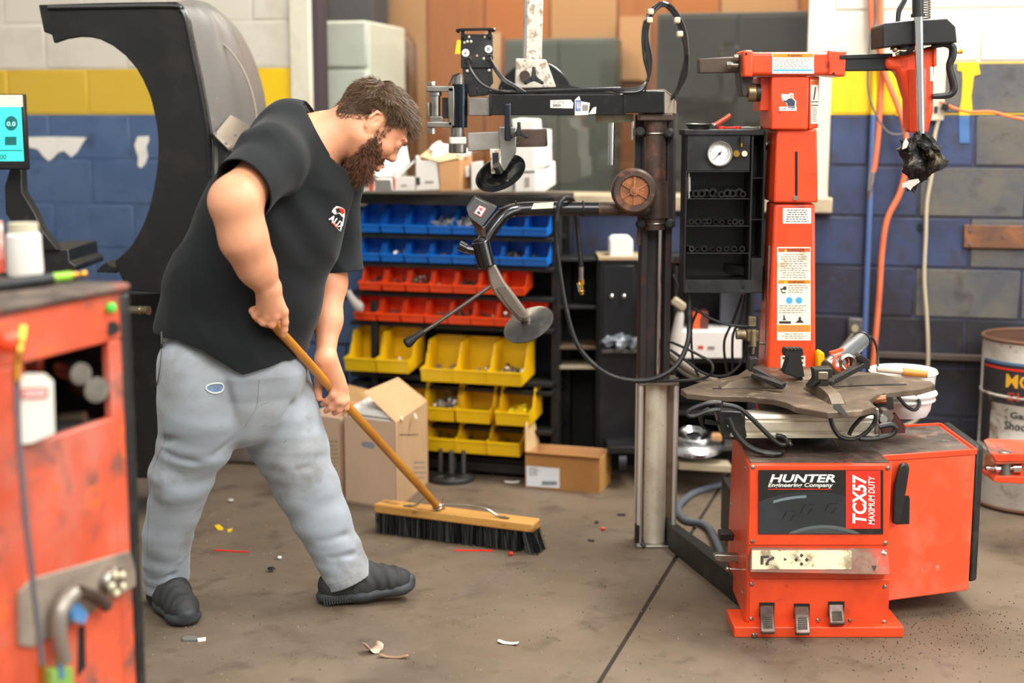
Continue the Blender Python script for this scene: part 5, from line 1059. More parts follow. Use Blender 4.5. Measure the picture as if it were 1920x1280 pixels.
# broom handle line
BT, BB = V(PX(505, 599, 3.93)), V(PX(838, 968, 4.985))
bd = (BB-BT).normalized()
def onbar(px, dy=0): # point of the handle axis seen at column px
    lo, hi = 0, 1
    for _ in range(40):
        m = (lo+hi)/2; p = BT.lerp(BB, m); x = 960+FPX*p.x/(p.y*math.cos(PITCH)+(CAMZ-p.z)*math.sin(PITCH))
        if x < px: lo = m
        else: hi = m
    return BT.lerp(BB, lo)
def chain(pts, rs, k=.006):
    for i in range(len(pts)-1): bf.cone(pts[i], pts[i+1], rs[i], rs[i+1], k)
b1 = onbar(514); yb = b1.y
# right hand over the end of the handle: back of hand to the camera, index finger laid along the handle
kn = [V(PX(532, 584, yb-.030)), V(PX(517, 592, yb-.038)), V(PX(501, 592, yb-.038)), V(PX(488, 584, yb-.030))]
for p in kn: bf.cone(WR, p, .026, .0135, .014)
bf.cone(WR, V(PX(508, 572, yb-.022)), .028, .026, .02); bf.cone(WR+V((0, .01, 0)), V(PX(495, 570, yb-.01)), .024, .02, .02)
chain([kn[0], V(PX(534, 604, yb-.022)), V(PX(533, 618, yb-.014)), V(PX(531, 628, yb-.008))], [.0125, .0105, .0098, .0088])
chain([kn[1], V(PX(510, 608, yb-.034)), V(PX(498, 606, yb-.012)), V(PX(500, 598, yb+.008))], [.0125, .0112, .0102, .009])
chain([kn[2], V(PX(493, 604, yb-.034)), V(PX(483, 597, yb-.014)), V(PX(489, 590, yb+.006))], [.0125, .011, .01, .009])
chain([kn[3], V(PX(479, 592, yb-.026)), V(PX(473, 583, yb-.010)), V(PX(479, 574, yb+.004))], [.0118, .0102, .0095, .0085])
chain([V(PX(515, 560, yb+.0)), V(PX(521, 580, yb+.024)), V(PX(520, 598, yb+.030)), V(PX(514, 612, yb+.026))], [.017, .014, .012, .010], .01)
# left hand gripping the handle from above, thumb on the near-left side
b2 = onbar(632); y2 = b2.y
kn = [V(PX(628, 722, y2-.040)), V(PX(637, 724, y2-.034)), V(PX(643, 728, y2-.022)), V(PX(646, 733, y2-.006))]
for p in kn: bf.cone(WL, p, .0255, .0135, .014)
bf.cone(WL, V(PX(627, 710, y2-.02)), .027, .024, .02)
chain([kn[0], V(PX(624, 740, y2-.046)), V(PX(614, 751, y2-.034)), V(PX(605, 757, y2-.018))], [.0125, .0112, .0102, .0088])
chain([kn[1], V(PX(634, 752, y2-.044)), V(PX(622, 764, y2-.034)), V(PX(611, 770, y2-.018))], [.0125, .0112, .0102, .0088])
chain([kn[2], V(PX(643, 754, y2-.034)), V(PX(636, 768, y2-.026)), V(PX(627, 774, y2-.008))], [.012, .011, .01, .0088])
chain([kn[3], V(PX(650, 750, y2-.018)), V(PX(649, 764, y2-.014)), V(PX(642, 768, y2+.0))], [.0115, .01, .0092, .008])
chain([V(PX(604, 690, WL.y-.004)), V(PX(598, 712, y2-.026)), V(PX(596, 732, y2-.032)), V(PX(598, 746, y2-.034))], [.017, .0135, .0118, .0102], .01)
# legs inside the trousers
HR, KR, AR = V(PX(385, 700, 4.06)), V(PX(350, 868, 4.10)), V(PX(307, 1090, 4.21))
HLp, KL, AL = V(PX(500, 705, 4.25)), V(PX(580, 905, 4.24)), V(PX(645, 1085, 4.25))
for a, b, c in ((HR, KR, AR), (HLp, KL, AL)): bf.cone(a, b, .078, .05, .05); bf.cone(b, c, .05, .032, .03)
bf.cone(AR, V((-1.05, 4.16, .05)), .03, .022, .03); bf.cone(AL, V((-.45, 4.26, .05)), .03, .022, .03)
me = fmesh(bf, 'body')
me.transform(Matrix.Translation(-ORG[PE.name])); me.shade_smooth(); me.materials.append(M_skin)
body = bpy.data.objects.new('body', me); COL.objects.link(body); body.parent = PE; ORG[body.name] = ORG[PE.name]
bv = np.zeros(len(me.vertices)*3, np.float32); me.vertices.foreach_get('co', bv); bv = bv.reshape(-1, 3)+np.array(ORG[PE.name]); bn = np.zeros(len(me.vertices)*3, np.float32); me.vertex_normals.foreach_get('vector', bn); bn = bn.reshape(-1, 3)
# eyes, lips, nails
eyeM = mat('eye_white', '#e9e2d8', .15); irM = mat('iris', '#4c5a4a', .1)
for sy in (-1, 1):
    mb = MB(); mb.sph(hp(.0745, sy*.033, .012), .0158*HS, 20, 14); ey = B(mb, 'eye', eyeM, body)
    d = (HF*.93+HL*(sy*.05)-HU*.2).normalized(); c = hp(.0745, sy*.033, .012)
    mb = MB(); mb.lathe([(0, .0165*HS), (.006, .0152*HS), (.0062, .0138*HS)], c, d, 20); B(mb, 'iris', irM, ey)
mb = MB(); mb.sph(hp(.0955, 0, -.0685), (.008, .02, .0062), 16, 10, Matrix(HM).to_3x3() if False else Matrix([[HM[r][c] for c in range(3)] for r in range(3)])); B(mb, 'lower_lip', mat('lip', '#b56a5c', .4, sss=.2), body)
# hair and beard from strands rooted in the skin
bl = bv-np.array(HC); HX, HY, HZ = bl@np.array(HF)/HS, bl@np.array(HL)/HS, bl@np.array(HU)/HS
near = (HX**2+HY**2+HZ**2) < .2**2
def hair_line(x):
    return np.where(x > .062, .068, np.where(x > .022, .028+(x-.022)*1.0, np.where(x > -.006, -.004+(x+.006)*1.14, np.where(x > -.04, .026-(-.006-x)*1.1, -.012-(-.04-x)*1.0))))
ear = (np.abs(HY) > .072) & (((HX+.013)/.03)**2+((HZ-.0)/.04)**2 < 1)
hairm = near & (HZ > hair_line(HX)) & ~ear & (HX > -.112) & (HZ > -.052+np.maximum(0, -.095-HX)*3) & (HX**2+(HZ-.03)**2 < .135**2)
cheek = np.where(HX < .036, -.012-(HX-.03)*.5, -.015-(HX-.036)*.80)
jaw = near & ~ear & (np.abs(HY) < .085) & (((HZ < cheek) & (HX > .004)) | ((HZ < .03) & (HX > .016) & (HX < .033)))
jaw &= ~((HX > .07) & (np.abs(HY) < .022) & (HZ < -.049) & (HZ > -.077)) & ~((HX > .097) & (HZ > -.045))
jaw &= (HZ > -.15) & ~((HX < .012) & (HZ < -.075)) & ~((HX < .03) & (HZ < -.11))
must = near & (HX > .075) & (np.abs(HY) < .034) & (HZ < -.036) & (HZ > -.054) & (HX < .106)
def cl(p, s_, a): q = noise.noise_vector(V(p)*s_); return V(q)*a
def strands(sel, n, fn, name, m, wdt):
    ids = np.nonzero(sel)[0]; rg = random.Random(4); vs = []; fs = []
    for _ in range(n):
        i = ids[rg.randrange(len(ids))]; p = V(bv[i])+V((rg.uniform(-.002, .002) for _ in range(3))); nn = V(bn[i]); path = fn(p, nn, (HX[i], HY[i], HZ[i]), rg)
        side = (path[1]-path[0]).cross(V((rg.uniform(-1, 1), rg.uniform(-1, 1), rg.uniform(-1, 1)))).normalized()*wdt; o = len(vs); L = len(path)
        for j, q in enumerate(path):
            f = 1-.8*j/(L-1); vs += [q-side*f, q+side*f]
        for j in range(L-1): a = o+2*j; fs.append((a, a+1, a+3, a+2))
    mb = MB(); mb.add(vs, fs)
    me = bpy.data.meshes.new(name); org = ORG[PE.name]; me.from_pydata([tuple(p-org) for p in mb.v], [], mb.f); me.shade_smooth(); me.materials.append(m)
    o = bpy.data.objects.new(name, me); COL.objects.link(o); o.parent = PE; ORG[o.name] = org; o['kind'] = 'stuff'; return o
def hfn(p, nn, l, rg):
    x, y, z = l; top = min(max((z-.045)/.05, 0), 1); front = min(max((x+.02)/.09, 0), 1)
    side = min(max((.05-z)/.06, 0), 1)
    L = .006+.016*(1-side)+.030*top*(.35+.65*front)*rg.uniform(.7, 1.15); L *= rg.uniform(.8, 1.15)
    flow = HF*(1.0*top)+HF*.1+HU*(-.75*(1-top))-HF*(.45*(1-top))+HL*(y*3*(1-top))
    if x < -.07: flow = -HU+nn*.2
    d = (nn*(.75 if top > .3 else .45)+flow*.9+cl(p, 70, .65*top+.05)+V((rg.uniform(-1, 1) for _ in range(3)))*.2).normalized(); path = [p]; q = p; n_ = 5
    for j in range(n_):
        q = q+d*(L/n_); d = (d+flow*.22+V((0, 0, -.12))*top+V((rg.uniform(-1, 1) for _ in range(3)))*.10).normalized(); path.append(q)
    return path
def bfn(p, nn, l, rg):
    x, y, z = l; chin = min(max((-.045-z)/.05, 0), 1)*min(max((x+.0)/.05, 0), 1)
    L = (.008+.017*chin+.011*min(max((-z-.02)/.05, 0), 1))*rg.uniform(.5, 1.3)
    if x > .07 and z > -.09: L = .009*rg.uniform(.7, 1.2)
    d = (nn*.8-HU*.45+HF*.15+cl(p, 90, 1.3)+V((rg.uniform(-1, 1) for _ in range(3)))*.25).normalized(); path = [p]; q = p
    for j in range(5): q = q+d*(L/5); d = (d+V((0, 0, -.1))+cl(q, 170, 1.1)+V((rg.uniform(-1, 1) for _ in range(3)))*.3).normalized(); path.append(q)
    return path
hm = mat('brown_hair', '#4a3526', .45, island=('#2e2016', '#80603f')); hm2 = mat('brown_beard', '#4a3022', .5, island=('#3a2418', '#8d5c3f'))
def shell(sel, d, name, m):      # short undercoat that keeps the scalp from showing through
    P = bv+bn*d; me = body.data; fs = []
    selL = sel
    for pl in me.polygons:
        vv = pl.vertices
        if selL[vv[0]] and selL[vv[1]] and selL[vv[2]] and selL[vv[3]]: fs.append(tuple(vv))
    u = sorted(set(i for f in fs for i in f)); rm = {a: b for b, a in enumerate(u)}
    mb = MB(); mb.add([V(P[i])+V(bn[i])*(.003*noise.noise(V(P[i])*60)) for i in u], [tuple(rm[i] for i in f) for f in fs])
    me2 = bpy.data.meshes.new(name); org = ORG[PE.name]; me2.from_pydata([tuple(p-org) for p in mb.v], [], mb.f); me2.shade_smooth(); me2.materials.append(m); return me2
hh = strands(hairm, 24000, hfn, 'hair', hm, .00055)
me2 = shell(hairm & (HZ > hair_line(HX)+.016) & (HX > -.1), .0022, 'hair_undercoat', mat('hair_under', '#3d2c20', .8)); o = bpy.data.objects.new('hair_undercoat', me2); COL.objects.link(o); o.parent = hh; ORG[o.name] = ORG[PE.name]
bb_ = strands(jaw | must, 15000, bfn, 'beard', hm2, .0004)
me2 = shell(jaw & (HZ < cheek-.014) & (HX > .012), .003, 'beard_undercoat', mat('beard_under', '#3a251a', .8)); o = bpy.data.objects.new('beard_undercoat', me2); COL.objects.link(o); o.parent = bb_; ORG[o.name] = ORG[PE.name]
brow = near & (HX > .075) & (HZ > .026) & (HZ < .036) & (np.abs(HY) > .012) & (np.abs(HY) < .045)
def brf(p, nn, l, rg):
    d = (nn*.3+HL*math.copysign(.8, l[1])+V((rg.uniform(-1, 1) for _ in range(3)))*.2).normalized(); return [p, p+d*.004, p+d*.008+nn*.0005]
strands(brow, 500, brf, 'eyebrows', hm, .0004)
# forearm hair is too fine to see; ---- shirt
sf = Field((-1.30, 3.62, .66), (-.30, 4.66, 1.58), .0052)
SQ = ((.25, -1, 0), 1.06)
pts = [((553, 268, 4.2), .125), ((542, 345, 4.19), .182), ((508, 428, 4.17), .208), ((455, 551, 4.15), .220), ((432, 650, 4.14), .214), ((425, 720, 4.13), .2)]
for (a, ra), (b, rb) in zip(pts[:-1], pts[1:]): sf.cone(PX(*a), PX(*b), ra, rb, .03, sq=SQ)
sf.cone(PX(540, 275, 4.15), PX(500, 288, 4.0), .1, .086, .05); sf.cone(PX(580, 290, 4.25), PX(632, 330, 4.38), .1, .08, .05)
sf.cone(SR+V((.0, 0, -.005)), ER+V((.0, 0, .01)), .090, .086, .035)
sf.cone(SL_, EL+V((.012, 0, -.03)), .078, .077, .03); sf.cone(EL+V((.012, 0, -.03)), V(PX(645, 540, 4.33)), .077, .077, .02)
sf.cone(PX(572, 292, 4.2), PX(628, 246, 4.2), .098, .090, .03)
def fold(v, a, b, wid, amp):
    a, b = V(a), V(b); t = min(max((v-a).dot(b-a)/(b-a).length_squared, 0), 1); d = (v-a.lerp(b, t)).length; return amp*math.exp(-(d/wid)**2)*(math.sin(math.pi*min(max(t, .0), 1))*.7+.3)
SF = [(PX(490, 398, 3.9), PX(560, 470, 3.96), .016, -.009), (PX(490, 398, 3.9), PX(540, 350, 3.96), .014, -.008), (PX(505, 385, 3.9), PX(548, 290, 3.98), .012, -.008), (PX(500, 430, 3.92), PX(470, 640, 3.93), .018, .008), (PX(560, 470, 3.98), PX(510, 660, 3.95), .016, -.008), (PX(610, 400, 4.05), PX(560, 620, 4.0), .018, .007),
      (PX(430, 470, 3.95), PX(350, 600, 3.97), .018, -.008), (PX(400, 460, 3.95), PX(320, 560, 4.0), .014, .007), (PX(440, 330, 3.9), PX(480, 380, 3.9), .012, .006), (PX(440, 290, 3.92), PX(500, 340, 3.9), .012, -.006), (PX(560, 300, 4.0), PX(640, 420, 4.1), .016, -.007), (PX(300, 590, 4.0), PX(440, 690, 3.92), .02, .006), (PX(650, 360, 4.25), PX(640, 480, 4.3), .012, -.007), (PX(440, 600, 3.93), PX(360, 650, 3.95), .016, -.007)]
def sdisp(p):
    v = V(p); q = V((v.x*.9+v.z*.35, v.y, v.z*.9-v.x*.35))
    n1 = noise.noise(V((q.x*9, q.y*5, q.z*2.2)))*.010; n2 = (1-abs(noise.noise(V((q.x*12+4, q.y*8, q.z*4.5+2)))*2))*.004
    e = V(PX(560, 400, 4.0)); w_ = max(0, 1-(v-e).length/.2); return n1+n2+w_*.006*math.sin((v.x*60+v.z*35))
me = fmesh(sf, 'tshirt', sdisp)
hp1, hp2, hp3 = V(PX(287, 606, 4.15)), V(PX(576, 642, 4.2)), V(PX(456, 708, 3.93))
hn = (hp2-hp1).cross(hp3-hp1).normalized(); hn = -hn if hn.z > 0 else hn
cut(me, hp1, hn, lambda c: c.z < 1.02)
ad = (ER-SR).normalized(); s1, s2 = V(PX(417, 318, 3.86)), V(PX(487, 396, 3.86)); scn2 = (s1+s2)/2; inpl = (s2-s1).normalized(); an = (ad-inpl*ad.dot(inpl)).normalized()
cut(me, scn2, an, lambda c: (c-ER).length < .17 and c.y < 3.945)
lc = V(PX(642, 505, 4.35)); ln = (V((.06, -.0, -1))).normalized()
cut(me, lc, ln, lambda c: (c-lc).length < .2 and c.x > V(PX(606, 505, 4.3)).x and c.y > 4.22)
nc = V(PX(611, 258, 4.2)); u1 = V(PX(589, 214, 4.2))-V(PX(637, 301, 4.2)); nn_ = V((u1.z, 0, -u1.x)).normalized(); nn_ = nn_ if nn_.x > 0 else -nn_
cut(me, nc, nn_, lambda c: (c-nc).length < .125)
vv_ = me.vertices; TB = [(270, .0), (300, .035), (330, .060), (380, .058), (420, .030), (456, 0), (490, .012), (530, .022), (576, .008), (640, 0)]
for v_ in vv_:
    c = v_.co; h_ = -(c-hp1).dot(hn)
    if 0 <= h_+.002 < .26 and c.y < 4.2:
        x_ = 960+FPX*c.x/(c.y*math.cos(PITCH)+(CAMZ-c.z)*math.sin(PITCH))
        for (xa, a_), (xb, b_) in zip(TB[:-1], TB[1:]):
            if xa <= x_ < xb: c.z += (a_+(b_-a_)*(x_-xa)/(xb-xa))*(1-h_/.26)**1.5*min(1, (4.2-c.y)/.08)
M_shirt = mat('black_tshirt', '#15181a', .9, 0, [('#1d2022', 3, .55, .12, .6)], (350, .15, .0008), fuzz=.06, spec=.25)
tshirt = cloth(me, 'tshirt', M_shirt, PE)
def rim(ob, sel, r, name, m):
    bm = bmesh.new(); bm.from_mesh(ob.data); org = ORG[PE.name]; es = [e for e in bm.edges if e.is_boundary and sel(e.verts[0].co+org)]
    adj = {}
    for e in es:
        for a, b in ((e.verts[0], e.verts[1]), (e.verts[1], e.verts[0])): adj.setdefault(a, []).append(b)
    out = []; seen = set()
    for st in adj:
        if st in seen: continue
        lp = [st]; seen.add(st); cur = st
        while True:
            nx = [n for n in adj[cur] if n not in seen]
            if not nx: break
            cur = nx[0]; seen.add(cur); lp.append(cur)
        out.append([v.co+org for v in lp])
    bm.free(); out.sort(key=len); lp = out[-1] if out else []
    lp = lp[::2]
    for _ in range(4): lp = [(lp[i-1]+lp[i]*2+lp[(i+1) % len(lp)])/4 for i in range(len(lp))]
    if len(lp) > 8: mb = MB(); mb.tube(lp, r, 7, 0, True); return B(mb, name, m, ob)
M_rib = mat('black_rib', '#1e2123', .9, 0, (), (500, .2, .0008))
bvc = None
from mathutils.bvhtree import BVHTree
bvc = BVHTree.FromPolygons([v.co+ORG[PE.name] for v in tshirt.data.vertices], [tuple(p.vertices) for p in tshirt.data.polygons])
for k_, rr_ in ((-.010, .0045), (-.018, .004)):
    a_, b_, _ = frame(nn_); lp = []
    for i in range(40):
        d_ = a_*math.cos(i*math.pi/20)+b_*math.sin(i*math.pi/20); h = bvc.ray_cast(nc+nn_*k_+d_*.16, -d_)
        if h[0] and (h[0]-nc).length < .14: lp.append(h[0])
    if len(lp) > 20:
        for _ in range(8): lp = [(lp[i-1]+lp[i]*2+lp[(i+1) % len(lp)])/4 for i in range(len(lp))]
        mb = MB(); mb.tube(lp, rr_, 7, 0, True); B(mb, 'collar', M_rib, tshirt)
rim(tshirt, lambda c: c.z < 1.0 and abs((c-hp1).dot(hn)) < .02, .0035, 'hem', M_rib)
# chest print, laid on the cloth
dg = bpy.context.evaluated_depsgraph_get()
from mathutils.bvhtree import BVHTree
bvh = BVHTree.FromPolygons([v.co+ORG[PE.name] for v in tshirt.data.vertices], [tuple(p.vertices) for p in tshirt.data.polygons])
def shot(px, py, off=.002):
    d = ray(px, py).normalized(); h = bvh.ray_cast(CAM, d); return h[0]-d*off if h[0] else at(px, py, 4.0)
c0 = shot(633, 409); e1, e2 = shot(643, 409), shot(633, 399)
def on(px, py, lift=.0015): return shot(px, py, lift)
def pflat(pts, m, nm, lift=.002, par=None):
    mb = MB(); q = [on(x, y, lift) for x, y in pts]; mb.add(q, [tuple(range(len(q)))]); return B(mb, nm, m, par or tshirt, smooth=False)
emb = pflat([(622, 397), (625, 391), (631, 386), (639, 388), (646, 392), (647, 399), (643, 408), (636, 400), (628, 402)], mat('print_white', '#e9e6e2', .7), 'chest_print')
pflat([(634, 389), (645, 392), (646, 399), (642, 402), (638, 396)], M_redP, 'red_print', .003, emb)
pflat([(630, 394), (635, 393), (637, 398), (632, 400)], M_ink, 'dark_print', .0035, emb)
def ctext(s_, quad, m):
    c = bpy.data.curves.new('t', 'FONT'); c.body = s_; c.size = 1; c.offset = .03; c.resolution_u = 2
    o = bpy.data.objects.new('t', c); COL.objects.link(o); me = bpy.data.meshes.new_from_object(o.evaluated_get(bpy.context.evaluated_depsgraph_get())); bpy.data.objects.remove(o)
    co = [v.co.copy() for v in me.vertices]; x0 = min(p.x for p in co); x1 = max(p.x for p in co); y0 = min(p.y for p in co); y1 = max(p.y for p in co); a, b, d, e = [V(q) for q in quad]
    vs = []
    for p in co:
        u, v_ = (p.x-x0)/(x1-x0), (p.y-y0)/(y1-y0); q = a.lerp(b, u).lerp(e.lerp(d, u), v_); vs.append(on(q.x, q.y, .004))
    mb = MB(); mb.add(vs, [tuple(p.vertices) for p in me.polygons]); B(mb, 'lettering', m, emb, smooth=False)
ctext('ALIX', [(616, 411), (640, 432), (649, 422), (622, 401)], M_white)
ctext('TIRE', [(619, 417), (633, 428), (635, 424), (621, 413)], M_redP)
pflat([(626, 422), (630, 424), (640, 434), (636, 432)], M_white, 'swoosh_print', .003, emb); pflat([(640, 424), (645, 402), (647, 402), (643, 424)], M_white, 'swoosh_print', .003, emb)
# ---- trousers
pf = Field((-1.34, 3.66, .03), (-.38, 4.56, .98), .0052)
pf.cone(PX(434, 610, 4.15), PX(440, 690, 4.15), .185, .203, .03, sq=((0, 1, 0), 1.16)); pf.cone(PX(440, 690, 4.15), PX(440, 735, 4.15), .205, .17, .04, sq=((0, 1, 0), 1.05))
ch = [((376, 690, 4.07), .128), ((378, 770, 4.07), .128), ((366, 826, 4.08), .106), ((342, 892, 4.10), .092), ((316, 1005, 4.16), .073), ((310, 1085, 4.21), .066), ((306, 1130, 4.23), .066)]
for (a, ra), (b, rb) in zip(ch[:-1], ch[1:]): pf.cone(PX(*a), PX(*b), ra, rb, .02)
ch = [((492, 690, 4.24), .135), ((515, 770, 4.24), .132), ((544, 835, 4.24), .112), ((576, 915, 4.24), .097), ((600, 965, 4.24), .084), ((634, 1040, 4.245), .073), ((652, 1082, 4.25), .072), ((668, 1120, 4.25), .072)]
for (a, ra), (b, rb) in zip(ch[:-1], ch[1:]): pf.cone(PX(*a), PX(*b), ra, rb, .02)
FO = [(PX(300, 828, 4.0), PX(345, 815, 3.97), .012, -.014), (PX(300, 845, 4.0), PX(380, 870, 3.97), .014, -.008), (PX(560, 880, 4.13), PX(640, 870, 4.15), .012, -.014), (PX(575, 850, 4.12), PX(625, 830, 4.15), .012, -.010), (PX(590, 900, 4.13), PX(645, 905, 4.16), .012, .008),
      (PX(460, 800, 4.1), PX(560, 760, 4.1), .014, -.01), (PX(452, 790, 4.05), PX(400, 850, 4.0), .014, -.01), (PX(395, 1070, 4.1), PX(280, 1085, 4.15), .010, -.008), (PX(275, 1060, 4.15), PX(345, 1050, 4.13), .010, .007), (PX(620, 1045, 4.17), PX(690, 1035, 4.2), .010, -.009), (PX(600, 1010, 4.17), PX(670, 1000, 4.2), .012, -.007), (PX(420, 700, 3.95), PX(440, 800, 4.0), .014, -.008), (PX(520, 740, 4.1), PX(600, 790, 4.12), .014, -.007)]
def pdisp(p):
    v = V(p); n1 = noise.noise(V((v.x*5, v.y*5, v.z*7)))*.009; low = max(0, 1-(v.z-.08)/.25); kn_ = math.exp(-((v.z-.47)/.09)**2)
    n2 = (noise.noise(V((v.x*6+v.z*5, v.y*6, v.z*22))))*(.003+.006*low+.006*kn_)
    f = 0
    for a in FO: f += 1.5*fold(v, *a)
    return n1+n2+f
me = fmesh(pf, 'sweatpants', pdisp)
cr = V(PX(320, 1112, 4.2)); crn = V((-.06, 0, -1)).normalized(); cut(me, cr, crn, lambda c: c.x < -.75 and c.z < .3)
cl1, cl2 = V(PX(608, 1107, 4.25)), V(PX(707, 1066, 4.25)); ax = (cl2-cl1).normalized(); cln = V((ax.z, 0, -ax.x)); cln = cln if cln.z < 0 else -cln
cut(me, (cl1+cl2)/2, cln, lambda c: c.x > -.75 and c.z < .35)
M_pants = mat('grey_sweatpants', '#939ba3', .92, 0, [('#857f76', 2.6, .55, .10, .75), ('#a9b2ba', 4, .55, .1, .6), ('#6f675c', 6, .62, .07, .55), ('#5b5750', 25, .72, .03, .5)], (260, .25, .001), fuzz=.2)
pants = cloth(me, 'sweatpants', M_pants, PE, .004)
bvh = BVHTree.FromPolygons([v.co+ORG[PE.name] for v in pants.data.vertices], [tuple(p.vertices) for p in pants.data.polygons])
def seam(pts, nm='seam', r=.0009, m=None):
    q = [shot(x, y, .0004) for x, y in catmull([V((x, y, 0)) for x, y in pts], 5) and [(p.x, p.y) for p in catmull([V((x, y, 0)) for x, y in pts], 5)]]
    q2 = [q[0]]
    for p in q[1:]:
        if (p-q2[-1]).length < .06: q2.append(p)
    if len(q2) > 3: mb = MB(); mb.tube(q2, r, 6, 0); B(mb, nm, m or mat('seam_thread', '#878b90', .9), pants)
seam([(300, 745), (305, 790), (309, 826), (298, 850), (285, 890), (279, 960), (276, 1040)]); seam([(486, 712), (484, 740), (482, 758), (478, 766)]); seam([(458, 800), (468, 785), (484, 762), (505, 752)])
seam([(560, 985), (580, 1030), (590, 1060), (605, 1090)]); seam([(303, 622), (303, 660), (299, 700), (294, 722)], 'pocket_edge', .003, mat('pocket_dark', '#5d5e60', .9)); seam([(307, 628), (307, 665), (303, 700), (297, 722)])
seam([(274, 1095), (300, 1099), (340, 1094)]); seam([(612, 1096), (650, 1086), (700, 1056)])
hole = [(386, 728), (390, 722), (400, 719), (415, 719), (419, 726), (415, 734), (403, 737), (392, 734)]
mb = MB(); q = [shot(x, y, .002) for x, y in hole]; mb.add(q, [tuple(range(8))]); B(mb, 'torn_hole', mat('denim_blue', '#5b7597', .85, 0, [('#9fb4c8', 30, .55, .1, .6)]), pants, smooth=False)
mb = MB(); mb.tube([shot(x, y, .002) for x, y in hole], .0022, 6, 3, True); B(mb, 'frayed_edge', mat('fray', '#d8d6d0', .9), pants)
# ---- shoes
def shoe(heel, toe, lift, nm='shoe'):
    heel, toe = V(heel), V(toe); d = (toe-heel); L = d.length; d.normalize(); u = V((0, 0, 1)); u = (u-d*u.dot(d)).normalized(); s_ = u.cross(d)
    f = Field(tuple(min(heel[i], toe[i])-.12 for i in range(2))+(-.02,), tuple(max(heel[i], toe[i])+.12 for i in range(2))+(.26,), .0032)
    P = lambda a, b, c: heel+d*(a*L)+s_*b+u*c
    f.cone(P(.14, 0, .05), P(.45, .0, .048), .045, .050, .03); f.cone(P(.45, 0, .048), P(.80, .004, .042), .051, .043, .03, sq=(u, 1.12)); f.cone(P(.8, .004, .04), P(.88, .006, .036), .044, .038, .03, sq=(u, 1.15))
    f.cone(P(.2, 0, .065), P(.26, 0, .125), .044, .044, .03); f.cone(P(.34, 0, .10), P(.62, 0, .062), .038, .040, .03)
    A = [[d.x, s_.x, u.x], [d.y, s_.y, u.y], [d.z, s_.z, u.z]]
    def dp(p):
        v = V(p)-heel; a, c = v.dot(d)/L, v.dot(u); return .0018*math.sin(a*46+v.dot(s_)*70+noise.noise(V(p)*20)*2)*(1 if .35 < a < .9 and c > .03 else 0)+noise.noise(V(p)*30)*.0015
    me = fmesh(f, nm, dp); cut(me, heel+u*.012, -u, lambda c: True)
    up = cloth(me, nm, mat('black_mesh_shoe', '#27282a', .7, 0, [('#3d3d3d', 10, .55, .1, .6)], (300, .3, .001)), PE, 0)
    f = Field(tuple(min(heel[i], toe[i])-.12 for i in range(2))+(-.03,), tuple(max(heel[i], toe[i])+.12 for i in range(2))+(.26,), .0032)
    f.cone(P(.12, 0, .022), P(.45, 0, .020), .050, .051, .03, sq=(u, 1.9)); f.cone(P(.45, 0, .020), P(.86, .004, .020), .054, .051, .03, sq=(u, 2.1)); f.cone(P(.86, .004, .022), P(.95, .006, .040), .044, .028, .02, sq=(u, 1.6))
    m2_ = fmesh(f, 'sole'); cut(m2_, heel+u*.0+V((0, 0, .0005)), -u, lambda c: True)
    so = cloth(m2_, 'sole', mat('shoe_sole', '#33363a', .6, 0, [('#4b4f52', 20, .6, .06, .5)], (80, .2)), up, 0)
    mb = MB()
    for i in range(12):
        for sg in (-1, 1): a = .02+.028*i; mb.beam(P(a+.02, sg*.0505, .008), P(a+.02, sg*.0505, .034), .004, .004, up=d)
    B(mb, 'sole_rib', mat('shoe_sole', '#3c3f41'), up)
    mb = MB()
    for i in range(5):
        a = .36+.055*i; z = .146-.012*i; mb.tube([P(a-.01, -.026, z-.016), P(a+.005, -.01, z), P(a+.005, .01, z), P(a-.01, .026, z-.016)], .0028, 6, 4)
    mb.tube([P(.34, -.01, .128), P(.36, -.035, .13), P(.42, -.05, .10), P(.44, -.05, .085)], .0025, 6); mb.tube([P(.34, .01, .128), P(.36, .03, .13), P(.42, .045, .10)], .0025, 6)
    B(mb, 'laces', mat('lace', '#5a5a58', .8), up); return up
shoe((-1.10, 4.29, .0), (-.965, 4.03, .0), 0)
shoe((-.592, 4.245, .0), (-.312, 4.275, .028), .02)
# ------------------------------------------------------------------ push broom
br = thing('push_broom', 'push broom with amber wooden handle, wood block and black bristles held by the man', 'broom', onz(850, 1000))
woodh = mat('amber_wood_handle', '#c9862c', .35, 0, [('#b06d1c', 5, .5, .12, .7), ('#7a4a18', 24, .68, .04, .6)], coat=.4, stretch=(2, 2, .6))
mb = MB(); mb.cyl(BT-bd*.02, BB-bd*.05, .0142, n=24); B(mb, 'handle', woodh, br)
mb = MB(); mb.cyl(BB-bd*.075, BB+bd*.012, .0155, .0165, 20); B(mb, 'ferrule', mat('worn_ferrule', '#8d7a5f', .4, .6, [('#c98a35', 12, .5, .1, .8)]), br)
La, Lb = V(PX(698, 941, 5.12)), V(PX(998, 976, 4.84)); La.z = Lb.z = .098
wa, wb = onz(700, 955, .085), onz(1000, 993, .085)
bdir = (wb-wa).normalized(); bside = V((-bdir.y, bdir.x, 0)); bside = bside if bside.y > 0 else -bside
mid = (wa+wb)/2; Lh = (wb-wa).length/2
woodb = mat('broom_block_wood', '#cf9a4f', .55, 0, [('#b57a34', 4, .52, .12, .6), ('#5a3d22', 12, .64, .05, .7)], (60, .1), stretch=(1, 1, 3))
mb = MB(); o_ = [mid-bdir*Lh, mid+bdir*Lh, mid+bdir*(Lh-.005)+bside*.078, mid-bdir*(Lh-.005)+bside*.078]
for p in o_: p.z = .072
mb.prism(o_, (0, 0, .034)); blk = B(mb, 'block', woodb, br, bevel=.006)
vs = []; fs = []; rg = random.Random(9); mb = MB()
